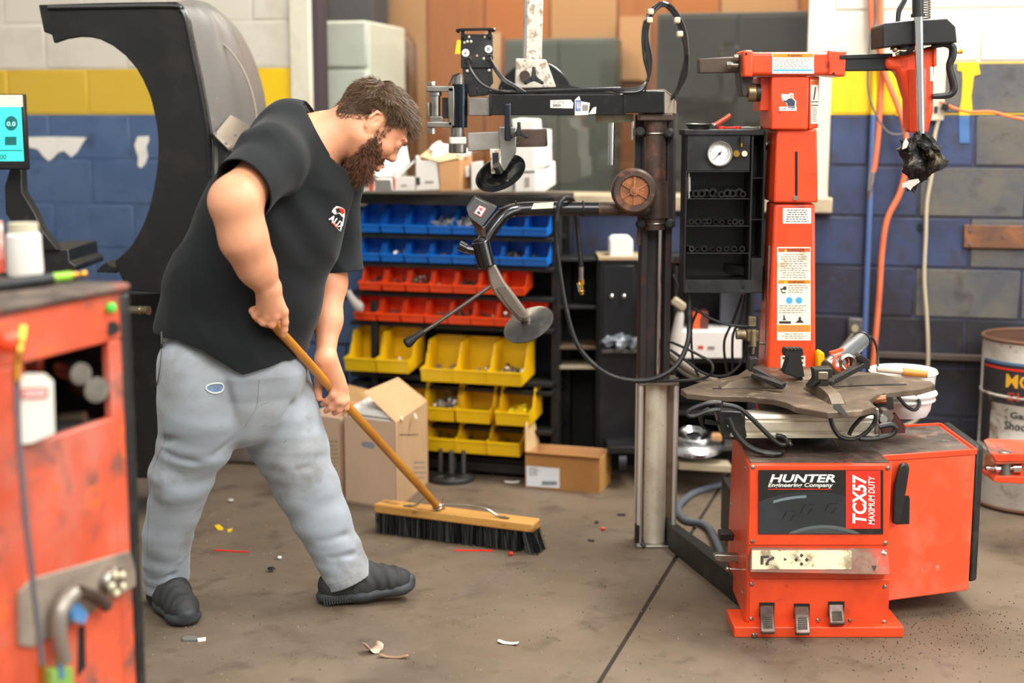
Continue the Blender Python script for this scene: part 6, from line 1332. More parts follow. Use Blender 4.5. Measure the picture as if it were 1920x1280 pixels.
for i in range(66):
    for j in range(6):
        b0 = mid+bdir*(Lh*(-.97+1.94*i/65))+bside*(.005+.013*j); b0.z = .074; fl_ = -bside*.014+bdir*(.03 if i > 60 else .008)
        for k in range(4):
            r0 = b0+V((rg.uniform(-.003, .003), rg.uniform(-.003, .003), 0)); e = r0+fl_+V((rg.uniform(-.006, .006), rg.uniform(-.006, .006), 0)); e.z = rg.uniform(.001, .006); sd = V((rg.uniform(-1, 1), rg.uniform(-1, 1), 0)).normalized()*.0016
            mb.add([r0-sd, r0+sd, e+sd*1.3, e-sd*1.3], [(0, 1, 2, 3)])
B(mb, 'bristles', mat('black_bristle', '#131314', .5), br, kind='stuff', smooth=False)
wire = mat('galvanised_wire', '#b5b2a8', .3, 1)
top = BB-bd*.10
mb = MB()
def P2(a, h, s_=.03): p = mid+bdir*a+bside*s_; p.z = h; return p
mb.tube([P2(-.18, .112, .02), P2(-.15, .116, .02), P2(-.11, .15, .02), top-bdir*.03+V((0, 0, .008)), top+V((0, -.017, .004))], .0042, 8); mb.tube([P2(.20, .112, .02), P2(.17, .113, .02), P2(.11, .135, .02), top+bdir*.035+V((0, 0, .008)), top+V((0, -.017, .002))], .0042, 8); mb.torus(top, bd, .0165, .0036)
mb.beam(P2(-.20, .108, .02), P2(-.17, .111, .02), .014, .004); mb.beam(P2(.215, .108, .02), P2(.185, .111, .02), .014, .004); mb.cyl(top+bdir*.02, top+bdir*.024+V((0, 0, .03)), .004); B(mb, 'wire_brace', wire, br)
# ------------------------------------------------------------------ parts rack with coloured bins
RA = R(17); RE = V((math.cos(RA), -math.sin(RA), 0)); RN = V((-math.sin(RA), -math.cos(RA), 0))   # along the rack, and out of it
RP = at(840, 600, 5.87); RP.z = 0
def rk(u, z, o=0.0): return RP+RE*u+RN*o+V((0, 0, z))
def rpx(px, py, o=0.0): p = onpl(px, py, RP+RN*o, RN); return (p-RP).dot(RE), p.z
uL, uR = rpx(655, 600)[0], rpx(1035, 600)[0]
rack = thing('bin_rack', 'black steel parts rack holding rows of blue, red and yellow bins under the window', 'rack', rk((uL+uR)/2, 0, -.1))
def rb(mb, u0, u1, z0, z1, o0, o1): mb.prism([rk(u0, z0, o1), rk(u1, z0, o1), rk(u1, z1, o1), rk(u0, z1, o1)], -RN*(o1-o0)); return mb
ztop = rpx(850, 364)[1]
for u in (uL+.0, uR-.0):
    mb = MB(); rb(mb, u-.02, u+.02, .05, ztop-.03, -.26, -.22); rb(mb, u-.02, u+.02, .0, .05, -.26, .03); B(mb, 'upright', M_rack, rack, bevel=.002)
mb = MB(); rb(mb, rpx(705, 800)[0]-.015, rpx(705, 800)[0]+.015, 0, .72, -.02, .01); rb(mb, uR-.015, uR+.015, 0, ztop-.03, -.10, -.06); B(mb, 'post', M_rack, rack, bevel=.002)
mb = MB(); rb(mb, uL-.02, uR+.02, .1, ztop-.03, -.27, -.26); B(mb, 'back_panel', mat('shadowed_wall_panel', '#191c28', .5), rack)  # dark sheet coloured as the blue wall in shadow behind the bins
u0, z0 = rpx(650, 872); mb = MB(); rb(mb, uL-.02, uR+.02, .02, .06, -.27, .02); B(mb, 'base_shelf', M_rack, rack, bevel=.004)
mb = MB(); rb(mb, rpx(660, 370)[0], rpx(1045, 362)[0], ztop-.045, ztop, -.27, .03); B(mb, 'top_shelf', M_rack, rack, bevel=.003)
# bins
def bin_mesh(w, d, h, lip, ribs=0):
    mb = MB(); t = .003
    prof = [(0, 0), (d*.9, 0), (d, h), (d*.5, h), (d*.22, lip+.004), (-.012, lip+.004), (-.006, lip*.5)]
    for x in (-w/2, w/2-t): mb.prism([(x, y, z) for y, z in prof], (t, 0, 0))
    mb.box((-w/2, 0, 0), (w/2, d*.9, t)); mb.hexa([(-w/2, d*.9-t, 0), (w/2, d*.9-t, 0), (w/2, d*.9, 0), (-w/2, d*.9, 0), (-w/2, d-t, h), (w/2, d-t, h), (w/2, d, h), (-w/2, d, h)])
    mb.hexa([(-w/2, -.006, 0), (w/2, -.006, 0), (w/2, t, 0), (-w/2, t, 0), (-w/2, -.012, lip), (w/2, -.012, lip), (w/2, -.006, lip), (-w/2, -.006, lip)])
    mb.box((-w/2-.003, d*.5, h-.006), (-w/2+t+.001, d+.002, h+.001)); mb.box((w/2-t-.001, d*.5, h-.006), (w/2+.003, d+.002, h+.001)); mb.box((-w/2-.003, d-t-.001, h-.006), (w/2+.003, d+.003, h+.001))
    mb.box((-w/2-.001, -.016, lip-.004), (w/2+.001, -.008, lip+.004))
    for i in range(ribs):
        y = d*(.35+.11*i); zt = min(h, lip+(h-lip)*max(0, (y/d-.22)/.28)); 
        for x0, x1 in ((-w/2+t, -w/2+t+.004), (w/2-t-.004, w/2-t), (-w/2-.004, -w/2), (w/2, w/2+.004)): mb.box((x0, y, .004), (x1, y+.006, zt-.002))
    return mb
def place(mb0, u, z, o, tilt=0, yaw=0):
    Mx = Matrix.Translation(rk(u, z, o)) @ Matrix.Rotation(-RA, 4, 'Z') @ Matrix.Rotation(yaw, 4, 'Z') @ Matrix.Rotation(R(tilt), 4, 'X')
    mb = MB(); mb.v = [Mx @ p for p in mb0.v]; mb.f = mb0.f; return mb, Mx
ordn = ['first', 'second', 'third', 'fourth', 'fifth', 'sixth', 'seventh', 'eighth']
mb_blue = mat('blue_bin', '#1273d6', .4, 0, [('#0d5cae', 5, .55, .1, .5)]); mb_red = mat('red_bin', '#f24b16', .4, 0, [('#d0380e', 5, .55, .1, .5)]); mb_yel = mat('yellow_bin', '#f0c30c', .4, 0, [('#d3a507', 5, .55, .1, .5)])
m_nuts = mat('zinc_fasteners', '#9c958a', .35, .8, island=('#5b5148', '#cfc8bc')); m_dark = mat('dark_fasteners', '#4a443e', .4, .6, island=('#2a2623', '#7d746a')); m_clip = mat('silver_clips', '#b9b7b2', .4, .5, island=('#8d8a84', '#e0ddd6')); m_yc = mat('yellow_bits', '#f4e02a', .4)
def heap(Mx, w, d, h, n, m, nm, label, kind='nut', seed=0, big=1):
    rg = random.Random(seed); mb = MB()
    for _ in range(n):
        x = rg.uniform(-w*.38, w*.38); y = rg.uniform(.015, d*.72); z = .008+h*rg.random()**1.2*(.5+.5*y/d)
        c = V((x, y, z)); ax = V((rg.gauss(0, 1), rg.gauss(0, 1), rg.gauss(0, 1))).normalized()
        if kind == 'nut': mb.cyl(c-ax*.005*big, c+ax*.005*big, .009*big, n=6)
        elif kind == 'cap': mb.cyl(c-ax*.008, c+ax*.008, .013, .009, 8)
        else: mb.beam(c-ax*.016*big, c+ax*.016*big, .006*big, .008*big)
    mb.v = [Mx @ p for p in mb.v]
    B(mb, nm, m, None, label, 'hardware', kind='stuff', smooth=False)
def row(xs, y, w, d, h, lip, m, colr, rown, tilt, ribs, o=0.0, conts=None, zoff=0):
    base = bin_mesh(w, d, h, lip, ribs)
    for i, px in enumerate(xs):
        u, _ = rpx(px, y, o); z = rpx(840, y, o)[1]+zoff
        mb, Mx = place(base, u, z, o, tilt)
        k = len(xs)
        lab = '%s bin in the %s %s row, %s from the left' % (colr, rown, colr, ordn[i]) if i < k-1 else '%s bin at the right end of the %s %s row' % (colr, rown, colr)
        t = B(mb, 'storage_bin', m, None, lab, 'bin', 'bins of the %s %s row' % (rown, colr), smooth=False)
        c = (conts or {}).get(i)
        if c:
            kind, n, hh = c; mm = {'nut': m_nuts, 'dark': m_dark, 'clip': m_clip, 'cap': m_yc, 'bolt': m_dark}[kind]
            heap(Mx, w, d, h*hh, n, mm, {'nut': 'wheel_nuts', 'dark': 'dark_fasteners', 'clip': 'wheel_weights', 'cap': 'yellow_bits', 'bolt': 'bolts'}[kind],
                 '%s heaped in the %s bin of the %s %s row' % ({'nut': 'shiny nuts', 'dark': 'small dark fasteners', 'clip': 'silver wheel weights', 'cap': 'bright yellow caps', 'bolt': 'dark bolts'}[kind], ordn[i] if i < k-1 else 'last', rown, colr), {'nut': 'nut', 'dark': 'nut', 'clip': 'bar', 'cap': 'cap', 'bolt': 'bar'}[kind], i*7+int(y), .8 if kind == 'dark' else 1)
sp = 44.6
W_ = (rpx(1005, 500)[0]-rpx(1005-sp, 500)[0])*.97
xs8 = [1005-sp*i for i in range(7, -1, -1)]
row(xs8, 438, W_, .14, .088, .032, mb_blue, 'blue', 'upper', 9, 0, .0, {3: ('clip', 26, .6), 4: ('clip', 34, .7), 6: ('dark', 8, .1)})
row(xs8, 493, W_, .14, .088, .032, mb_blue, 'blue', 'lower', 9, 0, .0, {0: ('dark', 12, .2), 1: ('nut', 14, .3), 2: ('dark', 10, .2), 3: ('dark', 14, .25), 4: ('dark', 10, .2), 6: ('bolt', 14, .4), 7: ('dark', 10, .2)})
row([962-44.4*i for i in range(6, -1, -1)], 548, W_, .14, .088, .032, mb_red, 'red', 'upper', 9, 0, .02, {0: ('dark', 14, .3), 1: ('dark', 18, .3), 2: ('dark', 26, .6), 3: ('dark', 10, .2), 4: ('bolt', 16, .5), 5: ('dark', 10, .2)})
row([995-44*i for i in range(7, -1, -1)], 606, W_, .14, .088, .032, mb_red, 'red', 'lower', 9, 0, .02, {1: ('dark', 8, .2), 3: ('dark', 12, .3), 4: ('bolt', 14, .5), 5: ('dark', 10, .2), 6: ('nut', 14, .3)})
mb = MB(); mb.tube([rk(*rpx(652, 545, .1), .1), rk(*rpx(660, 560, .1), .1), rk(*rpx(672, 574, .1), .1), rk(*rpx(680, 577, .1), .1)], [.012, .016, .024, .016], 12); B(mb, 'grease_gun_hose', mat('grey_rag', '#a59d99', .7), None, 'pale grey plastic bottle poking out of the first lower red bin', 'bottle')
W2 = (rpx(950, 700)[0]-rpx(950-62, 700)[0])
row([678, 738], 704, W2*.97, .21, .145, .055, mb_yel, 'yellow', 'raised', 6, 4, .08, {0: ('dark', 8, .1), 1: ('nut', 16, .2)})
row([822, 884, 947], 716, W2*1.0, .21, .145, .055, mb_yel, 'yellow', 'top', 6, 5, .08, {0: ('nut', 20, .2), 1: ('nut', 14, .15), 2: ('nut', 46, .35)})
row([760, 822, 888, 962], 789, W2*1.0, .21, .145, .055, mb_yel, 'yellow', 'middle', 6, 5, .08, {1: ('nut', 80, .7), 3: ('cap', 16, .3)})
row([762, 826, 884, 944], 846, W2*1.0, .21, .13, .055, mb_yel, 'yellow', 'bottom', 6, 5, .08, {1: ('dark', 16, .2), 2: ('dark', 14, .2), 3: ('dark', 10, .2)})
for i, y in enumerate((440, 495, 551, 608, 706, 722, 794, 852)):
    z = rpx(840, y)[1]-.004; mb = MB(); rb(mb, uL, uR, z-.018, z, -.28, -.01 if i < 4 else .0); B(mb, 'cross_rail', M_rack, rack, bevel=.002)
# ------------------------------------------------------------------ cartons on the top shelf
def carton(pts, Y, dep, nm, m, label, cat='box', group=None, bevel=.002, lift=None):
    mb = MB(); mb.pp(pts, Y, dep)
    return B(mb, nm, m, None, label, cat, group, bevel=bevel)
def prt(o, pts, Y, m, nm='print', dep=.001):
    mb = MB(); mb.pp(pts, Y, dep); return B(mb, nm, m, o, smooth=False)
M_wb, M_gb = M_whitebox, M_greybox
Yc_ = 5.80
c = carton([(663, 330), (694, 331), (694, 357), (662, 357)], Yc_, .1, 'white_box', M_wb, 'small white box at the left end of the shelf behind the beard')
c = carton([(693, 335), (735, 335), (738, 358), (692, 358)], Yc_, .1, 'red_white_box', M_wb, 'small red and white box with a clear front on the shelf'); prt(c, [(693, 336), (701, 336), (700, 357), (692, 357)], Yc_-.002, M_redP); prt(c, [(704, 337), (732, 337), (735, 357), (703, 357)], Yc_-.002, mat('smoky_window', '#77736d', .25))
c = carton([(738, 331), (778, 332), (779, 358), (737, 358)], Yc_, .1, 'white_box', M_gb, 'small white box with a red end on the shelf'); prt(c, [(738, 332), (741, 335), (741, 354), (738, 357)], Yc_-.002, M_redP); prt(c, [(752, 346), (763, 346), (763, 349), (752, 349)], Yc_-.002, M_inkg)
c = carton([(690, 300), (745, 297), (741, 331), (694, 331)], Yc_+.04, .12, 'open_white_box', M_wb, 'larger open white box standing on two small boxes behind the face')
mb = MB(); mb.prism([at(743, 330, Yc_+.02), at(766, 306, Yc_+.02), at(758, 262, Yc_+.1), at(736, 270, Yc_+.1)], (.004, .003, 0)); mb.prism([at(744, 331, Yc_), at(776, 300, Yc_), at(777, 304, Yc_), at(748, 332, Yc_)], (0, .06, 0)); B(mb, 'flap', M_wb, c)
c = carton([(779, 292), (784, 294), (787, 302), (803, 302), (806, 296), (817, 297), (824, 355), (780, 358)], Yc_, .1, 'grey_white_carton', M_gb, 'upright pale carton with a torn top left of the brown carton'); prt(c, [(780, 333), (787, 332), (788, 346), (781, 347)], Yc_-.002, M_ink); prt(c, [(797, 339), (813, 339), (813, 343), (797, 343)], Yc_-.002, M_inkg)
mb = MB(); a, b_, c_, d = at(823, 305, Yc_), at(862, 300, Yc_), at(862, 357, Yc_), at(826, 358, Yc_); mb.prism([a, b_, c_, d], (.0, .003, 0)); mb.prism([b_, at(884, 290, Yc_+.1), at(884, 350, Yc_+.1), c_], (.002, .002, 0)); mb.prism([at(823, 305, Yc_+.1), at(884, 290, Yc_+.11), at(884, 350, Yc_+.11), at(826, 356, Yc_+.1)], (0, .003, 0)); cc = B(mb, 'brown_carton', M_card, None, 'open brown cardboard carton in the middle of the shelf', 'box')
mb = MB(); mb.prism([at(788, 293, Yc_), at(812, 274, Yc_+.06), at(842, 280, Yc_+.06), at(858, 296, Yc_), at(824, 303, Yc_-.01)], (0, .003, .002)); mb.prism([at(862, 300, Yc_), at(884, 290, Yc_+.1), at(876, 284, Yc_+.12), at(850, 290, Yc_+.05)], (0, .002, .003)); B(mb, 'flap', mat('pale_brown_flap', '#d9b985', .8), cc); prt(cc, [(873, 312), (880, 310), (880, 330), (873, 332)], Yc_+.04, M_white)
mb = MB(); mb.sph(at(829, 280, Yc_+.03), (.05, .03, .03), 14, 10)
for i, v_ in enumerate(mb.v): mb.v[i] = v_+V((1, 1, 1))*noise.noise(v_*40)*.02
B(mb, 'crumpled_paper', M_white, None, 'crumpled white paper sticking out between the two cartons', 'paper')
mb = MB(); mb.sph(at(868, 286, Yc_+.05), (.035, .03, .018), 12, 8)
for i, v_ in enumerate(mb.v): mb.v[i] = v_+V((1, 1, 1))*noise.noise(v_*45)*.015
B(mb, 'crumpled_paper', M_white, None, 'crumpled white paper inside the open brown carton', 'paper')
c = carton([(883, 306), (905, 303), (910, 352), (884, 357)], Yc_, .1, 'pale_box', M_gb, 'pale box between the brown carton and the black press disc')
c = carton([(918, 330), (962, 331), (962, 360), (918, 360)], Yc_-.02, .1, 'pale_box', M_gb, 'low pale box under the black press disc')
YB2 = 5.74
for pts, nm, lab in (([(965, 315), (1020, 313), (1041, 303), (1042, 345), (1022, 359), (966, 360)], 'white_box', 'bottom white box of the stack right of the press disc'),
                     ([(962, 274), (1005, 272), (1027, 270), (1034, 272), (1036, 310), (1024, 316), (964, 316)], 'white_box', 'second white box from the bottom of the stack right of the press disc'),
                     ([(968, 243), (1014, 242), (1034, 243), (1035, 272), (966, 275)], 'white_box', 'third white box from the bottom of the stack right of the press disc'),
                     ([(960, 224), (978, 221), (1014, 223), (1016, 242), (962, 243)], 'white_box', 'topmost white box of the stack right of the press disc')):
    c = carton(pts, YB2, .12, nm, M_wb, lab, group='stack of white boxes')
    x0, y0 = pts[0]; mb = MB(); mb.pp([(x0+2, y0+2), (x0+ (38 if y0 > 240 else 40), y0+1), (x0+38, pts[-1][1]-2), (x0+2, pts[-1][1]-1)], YB2-.001, .001); fp = B(mb, 'grey_face', M_gb, c)
    if y0 > 300: prt(c, [(980, 321), (1003, 320), (1003, 323), (980, 324)], YB2-.003, M_ink); prt(c, [(984, 333), (993, 332), (993, 350), (984, 351)], YB2-.003, M_inkg)
# ------------------------------------------------------------------ big pale carton with a plastic tub, its neighbour, the brown box
def face_lines(o, D, x0, y0, x1, y1, n, seed, m=M_inkg):
    mb = MB(); D.lines(mb, x0, y0, x1, y1, n, .001, seed); B(mb, 'print_lines', m, o, smooth=False)
A0, A1 = onz(648, 940), onz(745, 957); A2 = onz(803, 905); A3 = A0+(A2-A1)
hA = onpl(745, 800, A1, V((0, -1, 0))).z; hA = .345
box = thing('cardboard_carton', 'large pale cardboard carton with open flaps beside the broom', 'box', (A0+A2)/2)
def wallq(p, q, h, th, nm, m, par): mb = MB(); d = (q-p); n_ = V((-d.y, d.x, 0)).normalized()*th; mb.prism([p, q, q+V((0, 0, h)), p+V((0, 0, h))], n_); return B(mb, nm, m, par, bevel=.0015)
w1 = wallq(A0, A1, hA, .005, 'side_panel', M_cardpale, box); w2_ = wallq(A1, A2, hA, .005, 'side_panel', mat('carton_side', '#c3a07a', .8, 0, [('#b18c63', 4, .55, .12, .6)]), box); wallq(A2, A3, hA, .005, 'side_panel', M_cardpale, box); wallq(A3, A0, hA, .005, 'side_panel', M_cardpale, box)
mb = MB(); mb.prism([p+V((0, 0, .004)) for p in (A0, A1, A2, A3)], (0, 0, .004)); B(mb, 'bottom_panel', M_cardpale, box)
top_ = [p+V((0, 0, hA)) for p in (A0, A1, A2, A3)]
mb = MB(); fA = [top_[1], top_[2], onpl(748, 708, (A1+A2)/2+V((-.12, .0, 0)), V((0, -1, 0))), onpl(684, 735, (A1+A2)/2+V((-.16, -.1, 0)), V((0, -1, 0)))]
mb.prism(fA, (-.004, .002, .002)); flp = B(mb, 'flap', M_card if False else mat('flap_card', '#cda478', .8, 0, [('#bd9164', 5, .55, .1, .5)]), box)
n1 = (A1-A0); n1 = V((n1.y, -n1.x, 0)).normalized(); DA = Dec(A0, n1); n2 = (A2-A1); n2 = V((n2.y, -n2.x, 0)).normalized(); DB = Dec(A1, n2)
mb = MB(); DA.poly(mb, [(679, 828), (686, 827), (700, 830), (703, 836), (700, 841), (682, 838), (677, 833)], .0006, .0005); B(mb, 'hand_hole', mat('hole_grey', '#8b8f98', .7), w1)
DB.text('DOT 3', 758, 872, 772, 885, M_ink, w2_, lift=.001, bold=.02) if False else None
face_lines(w2_, DB, 750, 812, 795, 818, 1, 3, M_ink); face_lines(w2_, DB, 776, 862, 800, 900, 4, 5); face_lines(w2_, DB, 752, 874, 772, 885, 1, 8, M_ink)
fnr = (fA[1]-fA[0]).cross(fA[3]-fA[0]).normalized(); fnr = fnr if fnr.y < 0 else -fnr; DF = Dec(fA[0], fnr)
mb = MB(); DF.poly(mb, [(730, 757), (764, 744), (766, 748), (732, 761)], .006, .0004); B(mb, 'print_lines', M_inkg, flp)
mb = MB()
for q in ([(743, 712), (748, 711), (760, 731), (756, 734)], [(712, 722), (716, 720), (724, 733), (720, 735)], [(694, 733), (698, 731), (704, 738), (700, 740)], [(748, 778), (753, 776), (757, 786), (753, 787)], [(776, 776), (779, 774), (783, 783), (780, 785)]): DF.poly(mb, q, .006, .0004)
B(mb, 'tape_strip', mat('shiny_tape', '#e6d8c2', .15, coat=.5), flp)
t = thing('plastic_tub', 'white plastic tub with a ribbed lid sitting in the pale carton', 'tub', (A0+A2)/2+V((0, 0, .02)))
bx0 = A0.lerp(A3, .5); cx = (A0+A2)/2
def quadring(f, z): return [cx+(p-cx)*f+V((0, 0, z)) for p in (A0, A1, A2, A3)]
mb = MB(); a, b = quadring(.82, .02), quadring(.9, hA+.005); mb.hexa(a+b); B(mb, 'tub_body', mat('white_tub', '#ece9e2', .35), t, bevel=.012)
mb = MB(); a, b = quadring(.93, hA+.005), quadring(.86, hA+.03); mb.hexa(a+b); B(mb, 'lid', mat('white_tub', '#ece9e2'), t, bevel=.008)
mb = MB(); a, b = quadring(.66, hA+.03), quadring(.62, hA+.045); mb.hexa(a+b); B(mb, 'lid_rim', mat('white_tub', '#ece9e2'), t, bevel=.006)
L0, L1 = onz(572, 925), onz(640, 938); Ld = (L1-L0); bkk = V((-Ld.y, Ld.x, 0)).normalized()*.24
bx2 = thing('cardboard_carton', 'second pale carton with printed side, half hidden behind the leg', 'box', (L0+L1)/2+bkk*.5)
hB = .33
pnl = wallq(L0, L1, hB, .005, 'side_panel', M_cardpale, bx2); wallq(L1, L1+bkk, hB, .005, 'side_panel', M_cardpale, bx2); wallq(L1+bkk, L0+bkk, hB, .005, 'side_panel', M_cardin, bx2); wallq(L0+bkk, L0, hB, .005, 'side_panel', M_cardpale, bx2)
mb = MB(); q = L0+V((0, 0, hB)); r_ = L1+V((0, 0, hB)); mb.prism([q+bkk, r_+bkk, r_+bkk*1.1+V((.03, 0, .05)), q+bkk*1.15+V((0, 0, .07))], (0, .004, 0)); B(mb, 'flap', M_cardin, bx2)
nb = V((Ld.y, -Ld.x, 0)).normalized(); DL = Dec(L0, nb); face_lines(pnl, DL, 618, 824, 636, 932, 14, 12)
# low brown open box with a shipping label
q0, q1, q2 = onz(985, 914), onz(1124, 926), onz(1145, 906); q3 = q0+(q2-q1); hC = .145
bo = thing('open_box', 'low open brown cardboard box with a white shipping label on the floor', 'box', (q0+q2)/2)
fr_ = wallq(q0, q1, hC, .004, 'side_panel', mat('brown_box', '#a9773f', .8, 0, [('#946431', 5, .55, .1, .5)]), bo); wallq(q1, q2, hC, .004, 'side_panel', mat('brown_box_l', '#b98847', .8), bo); wallq(q2, q3, hC, .004, 'side_panel', M_cardin, bo); wallq(q3, q0, hC, .004, 'side_panel', M_cardin, bo)
mb = MB(); mb.prism([p+V((0, 0, .003)) for p in (q0, q1, q2, q3)], (0, 0, .003)); B(mb, 'bottom_panel', M_cardin, bo)
mb = MB(); tz = V((0, 0, hC)); mb.prism([q0+tz, q1+tz, q1+tz+V((.0, -.02, .012)), q0+tz+V((0, -.02, .012))], (0, -.003, -.003)); B(mb, 'flap', mat('brown_box', ''), bo)
mb = MB(); mb.prism([q3+tz, q0+tz, q0+tz+V((-.0, .02, .11)), q3+tz+V((-.03, -.02, .15))], (.004, 0, 0)); B(mb, 'flap', mat('pale_brown_flap', ''), bo)
dC = (q1-q0); nC = V((dC.y, -dC.x, 0)).normalized(); DC = Dec(q0, nC)
mb = MB(); DC.poly(mb, [(987, 873), (1049, 878), (1049, 915), (987, 911)], .001); lb_ = B(mb, 'shipping_label', mat('bluewhite_label', '#dfe4ea', .5), bo)
mb = MB()
for i in range(16): DC.rect(mb, 1016+i*1.8, 902, 1017+i*1.8, 909, .002, .0004)
DC.lines(mb, 992, 876, 1012, 892, 4, .002, 3); B(mb, 'print_lines', M_ink, lb_)
# cone and stud plate on the floor
sp_ = onz(846, 899); sp_.z = 0
st_ = thing('stud_plate', 'round black flange plate with upright threaded studs on the floor before the bins', 'wheel tool', sp_)
mb = MB(); mb.lathe([(0, .02), (.07, .026), (.09, .022), (.097, .014), (.097, 0), (0, 0)], sp_, n=40); B(mb, 'plate', M_rub, st_)
for i, (dx, dy) in enumerate(((-.05, -.02), (0, -.055), (.055, -.01), (0, .05))):
    c = sp_+V((dx, dy, .022)); mb = MB(); mb.lathe([(0, .006), (.028, .006), (.032, 0), (0, 0)], c, n=20); B(mb, 'boss', M_black, st_)
    if i != 1 or True:
        mb = MB(); c = sp_+V(((-.045, .03), (.0, -.0), (.052, .0), (.01, .06))[i]+(.026,)); mb.lathe([(0, .10), (.008, .10)]+[(.0095 if k % 2 else .0082, .098-k*.005) for k in range(18)]+[(.0085, 0)], c, n=12); B(mb, 'stud', mat('grey_stud', '#5d5a58', .45, .6), st_)
# ------------------------------------------------------------------ black cabinets behind the press column
YK = 5.8
cab2 = thing('open_cabinet', 'black open steel cabinet with bare shelves right of the bin rack', 'cabinet', (.33, 5.6, 0))
def kr(par, x0, y0, x1, y1, Y, dep, nm, m=M_rack, bv=.002): mb = MB(); mb.rect(x0, y0, x1, y1, Y, dep); return B(mb, nm, m, par, bevel=bv)
kr(cab2, 1034, 480, 1040, 842, YK, .2, 'side_panel'); kr(cab2, 1118, 482, 1124, 842, YK, .2, 'side_panel'); kr(cab2, 1034, 480, 1124, 840, YK+.19, .01, 'back_panel', M_blackin)
for y, m in ((484, M_rack), (573, M_rack), (649, mat('brown_shelf', '#5d4a38', .7)), (686, mat('pale_shelf_edge', '#9b9078', .7))): kr(cab2, 1040, y, 1118, y+6, YK, .19, 'shelf', m)
lk = thing('steel_locker', 'black steel locker with a tan dusty top behind the press column', 'locker', (.6, 5.55, 0))
kr(lk, 1124, 488, 1200, 842, YK-.02, .2, 'body', mat('locker_black', '#17181b', .35, 0, [('#2a2c30', 4, .55, .1, .5)])); kr(lk, 1122, 481, 1204, 488, YK-.03, .22, 'top', mat('tan_top', '#b09a78', .7)); kr(lk, 1196, 486, 1284, 492, YK-.03, .22, 'top', mat('tan_top', ''))
kr(lk, 1128, 655, 1204, 662, YK-.06, .06, 'shelf', mat('grey_shelf', '#4e4a45', .6)); kr(lk, 1131, 498, 1188, 640, YK-.026, .005, 'door', mat('locker_door', '#202226', .3))
mb = MB(); mb.sph(at(1147, 555, YK-.035), .010); mb.sph(at(1170, 555, YK-.035), .010); B(mb, 'knob', M_chrome, lk)
c = carton([(1143, 449), (1150, 443), (1180, 443), (1187, 450), (1187, 484), (1143, 485)], YK, .1, 'white_box', M_wb, 'white box alone on top of the black locker', bevel=.006)
mb = MB(); mb.sph(at(1165, 641, YK-.04), (.085, .03, .03), 24, 14)
for i, v_ in enumerate(mb.v): mb.v[i] = v_+V((1, 1, 1))*noise.noise(v_*35)*.025
B(mb, 'plastic_bags', mat('clear_plastic_bag', '#7c838a', .12, .2, [('#d5dade', 18, .6, .05, .7), ('#2d3238', 9, .5, .08, .8)]), None, 'crumpled clear plastic bags on the ledge of the black locker', 'bag', sharp=.3)
YK = 5.66
sh = thing('low_shelving', 'dark shelving with a white carton, seen between press column and red machine', 'shelving', (.85, 5.5, 0))
kr(sh, 1262, 500, 1268, 850, YK, .2, 'side_panel'); kr(sh, 1404, 480, 1412, 850, YK, .2, 'side_panel'); kr(sh, 1262, 490, 1412, 850, YK+.19, .01, 'back_panel', M_blackin); kr(sh, 1262, 671, 1412, 680, YK, .19, 'shelf'); kr(sh, 1262, 480, 1412, 490, YK, .2, 'shelf'); kr(sh, 1350, 548, 1404, 640, YK+.1, .01, 'grey_panel', mat('slate_panel', '#4b5058', .5))
kr(sh, 1262, 770, 1412, 778, YK, .19, 'shelf'); kr(sh, 1225, 835, 1412, 845, YK-.08, .3, 'base_shelf', mat('grey_base', '#3f3d3b', .6)); kr(sh, 1140, 838, 1200, 850, YK-.06, .3, 'base_shelf', M_rack)
mb = MB(); c = at(1160, 866, YK-.04); mb.cyl(c, c+V((.03, 0, 0)), .035, n=20); B(mb, 'caster', M_rub, sh)
mb = MB(); c = at(1420, 878, YK-.3); 
c = carton([(1270, 627), (1276, 621), (1388, 621), (1391, 627), (1391, 671), (1264, 672)], YK-.04, .2, 'white_carton', M_wb, 'long white carton with a small red square on the low shelving', bevel=.003); prt(c, [(1309, 648), (1319, 648), (1319, 654), (1309, 654)], YK-.042, M_redP); prt(c, [(1327, 649), (1340, 649), (1340, 655), (1327, 655)], YK-.042, M_inkg)
c = carton([(1299, 586), (1328, 584), (1328, 620), (1299, 620)], YK+.02, .08, 'orange_box', mat('dark_red_box', '#5b2f26', .6), 'orange and dark box standing on the long white carton'); prt(c, [(1299, 585), (1318, 584), (1312, 600), (1312, 619), (1300, 619)], YK+.018, mat('orange_face', '#ef5a24', .5))
t = thing('white_tool', 'white curved tool handle leaning against the left end of the white carton', 'tool', at(1262, 660, YK-.05))
mb = MB(); mb.tube([at(1262, 660, YK-.05), at(1268, 630, YK-.05), at(1274, 596, YK-.05), at(1276, 584, YK-.05)], [.02, .022, .018, .012], 12); B(mb, 'handle', mat('dull_white', '#cfcbc2', .5), t)
mb = MB(); mb.beam(at(1262, 562, YK-.05), at(1284, 578, YK-.05), .04, .035); B(mb, 'head', mat('tan_head', '#b7a88e', .5), t, bevel=.008)
t = thing('chrome_wheel_hub', 'bright silver wheel rim lying on the lower shelf left of the red machine', 'wheel', at(1300, 835, YK-.1))
c = at(1300, 826, YK-.05); c.z = at(1300, 836, YK-.05).z+.012
mb = MB(); mb.lathe([(.03, .01), (.06, .03), (.10, .028), (.125, .012), (.13, 0), (.12, -.008), (.02, -.008)], c, (0, -.25, 1), 36); B(mb, 'rim', mat('bright_alloy', '#c9cac9', .2, 1), t)
mb = MB(); mb.lathe([(0, .04), (.03, .038), (.035, .01), (0, .01)], c, (0, -.25, 1), 24); mb.torus(c+V((.0, 0, .035)), (0, -.2, 1), .07, .008); B(mb, 'centre_cap', mat('bright_alloy', ''), t)
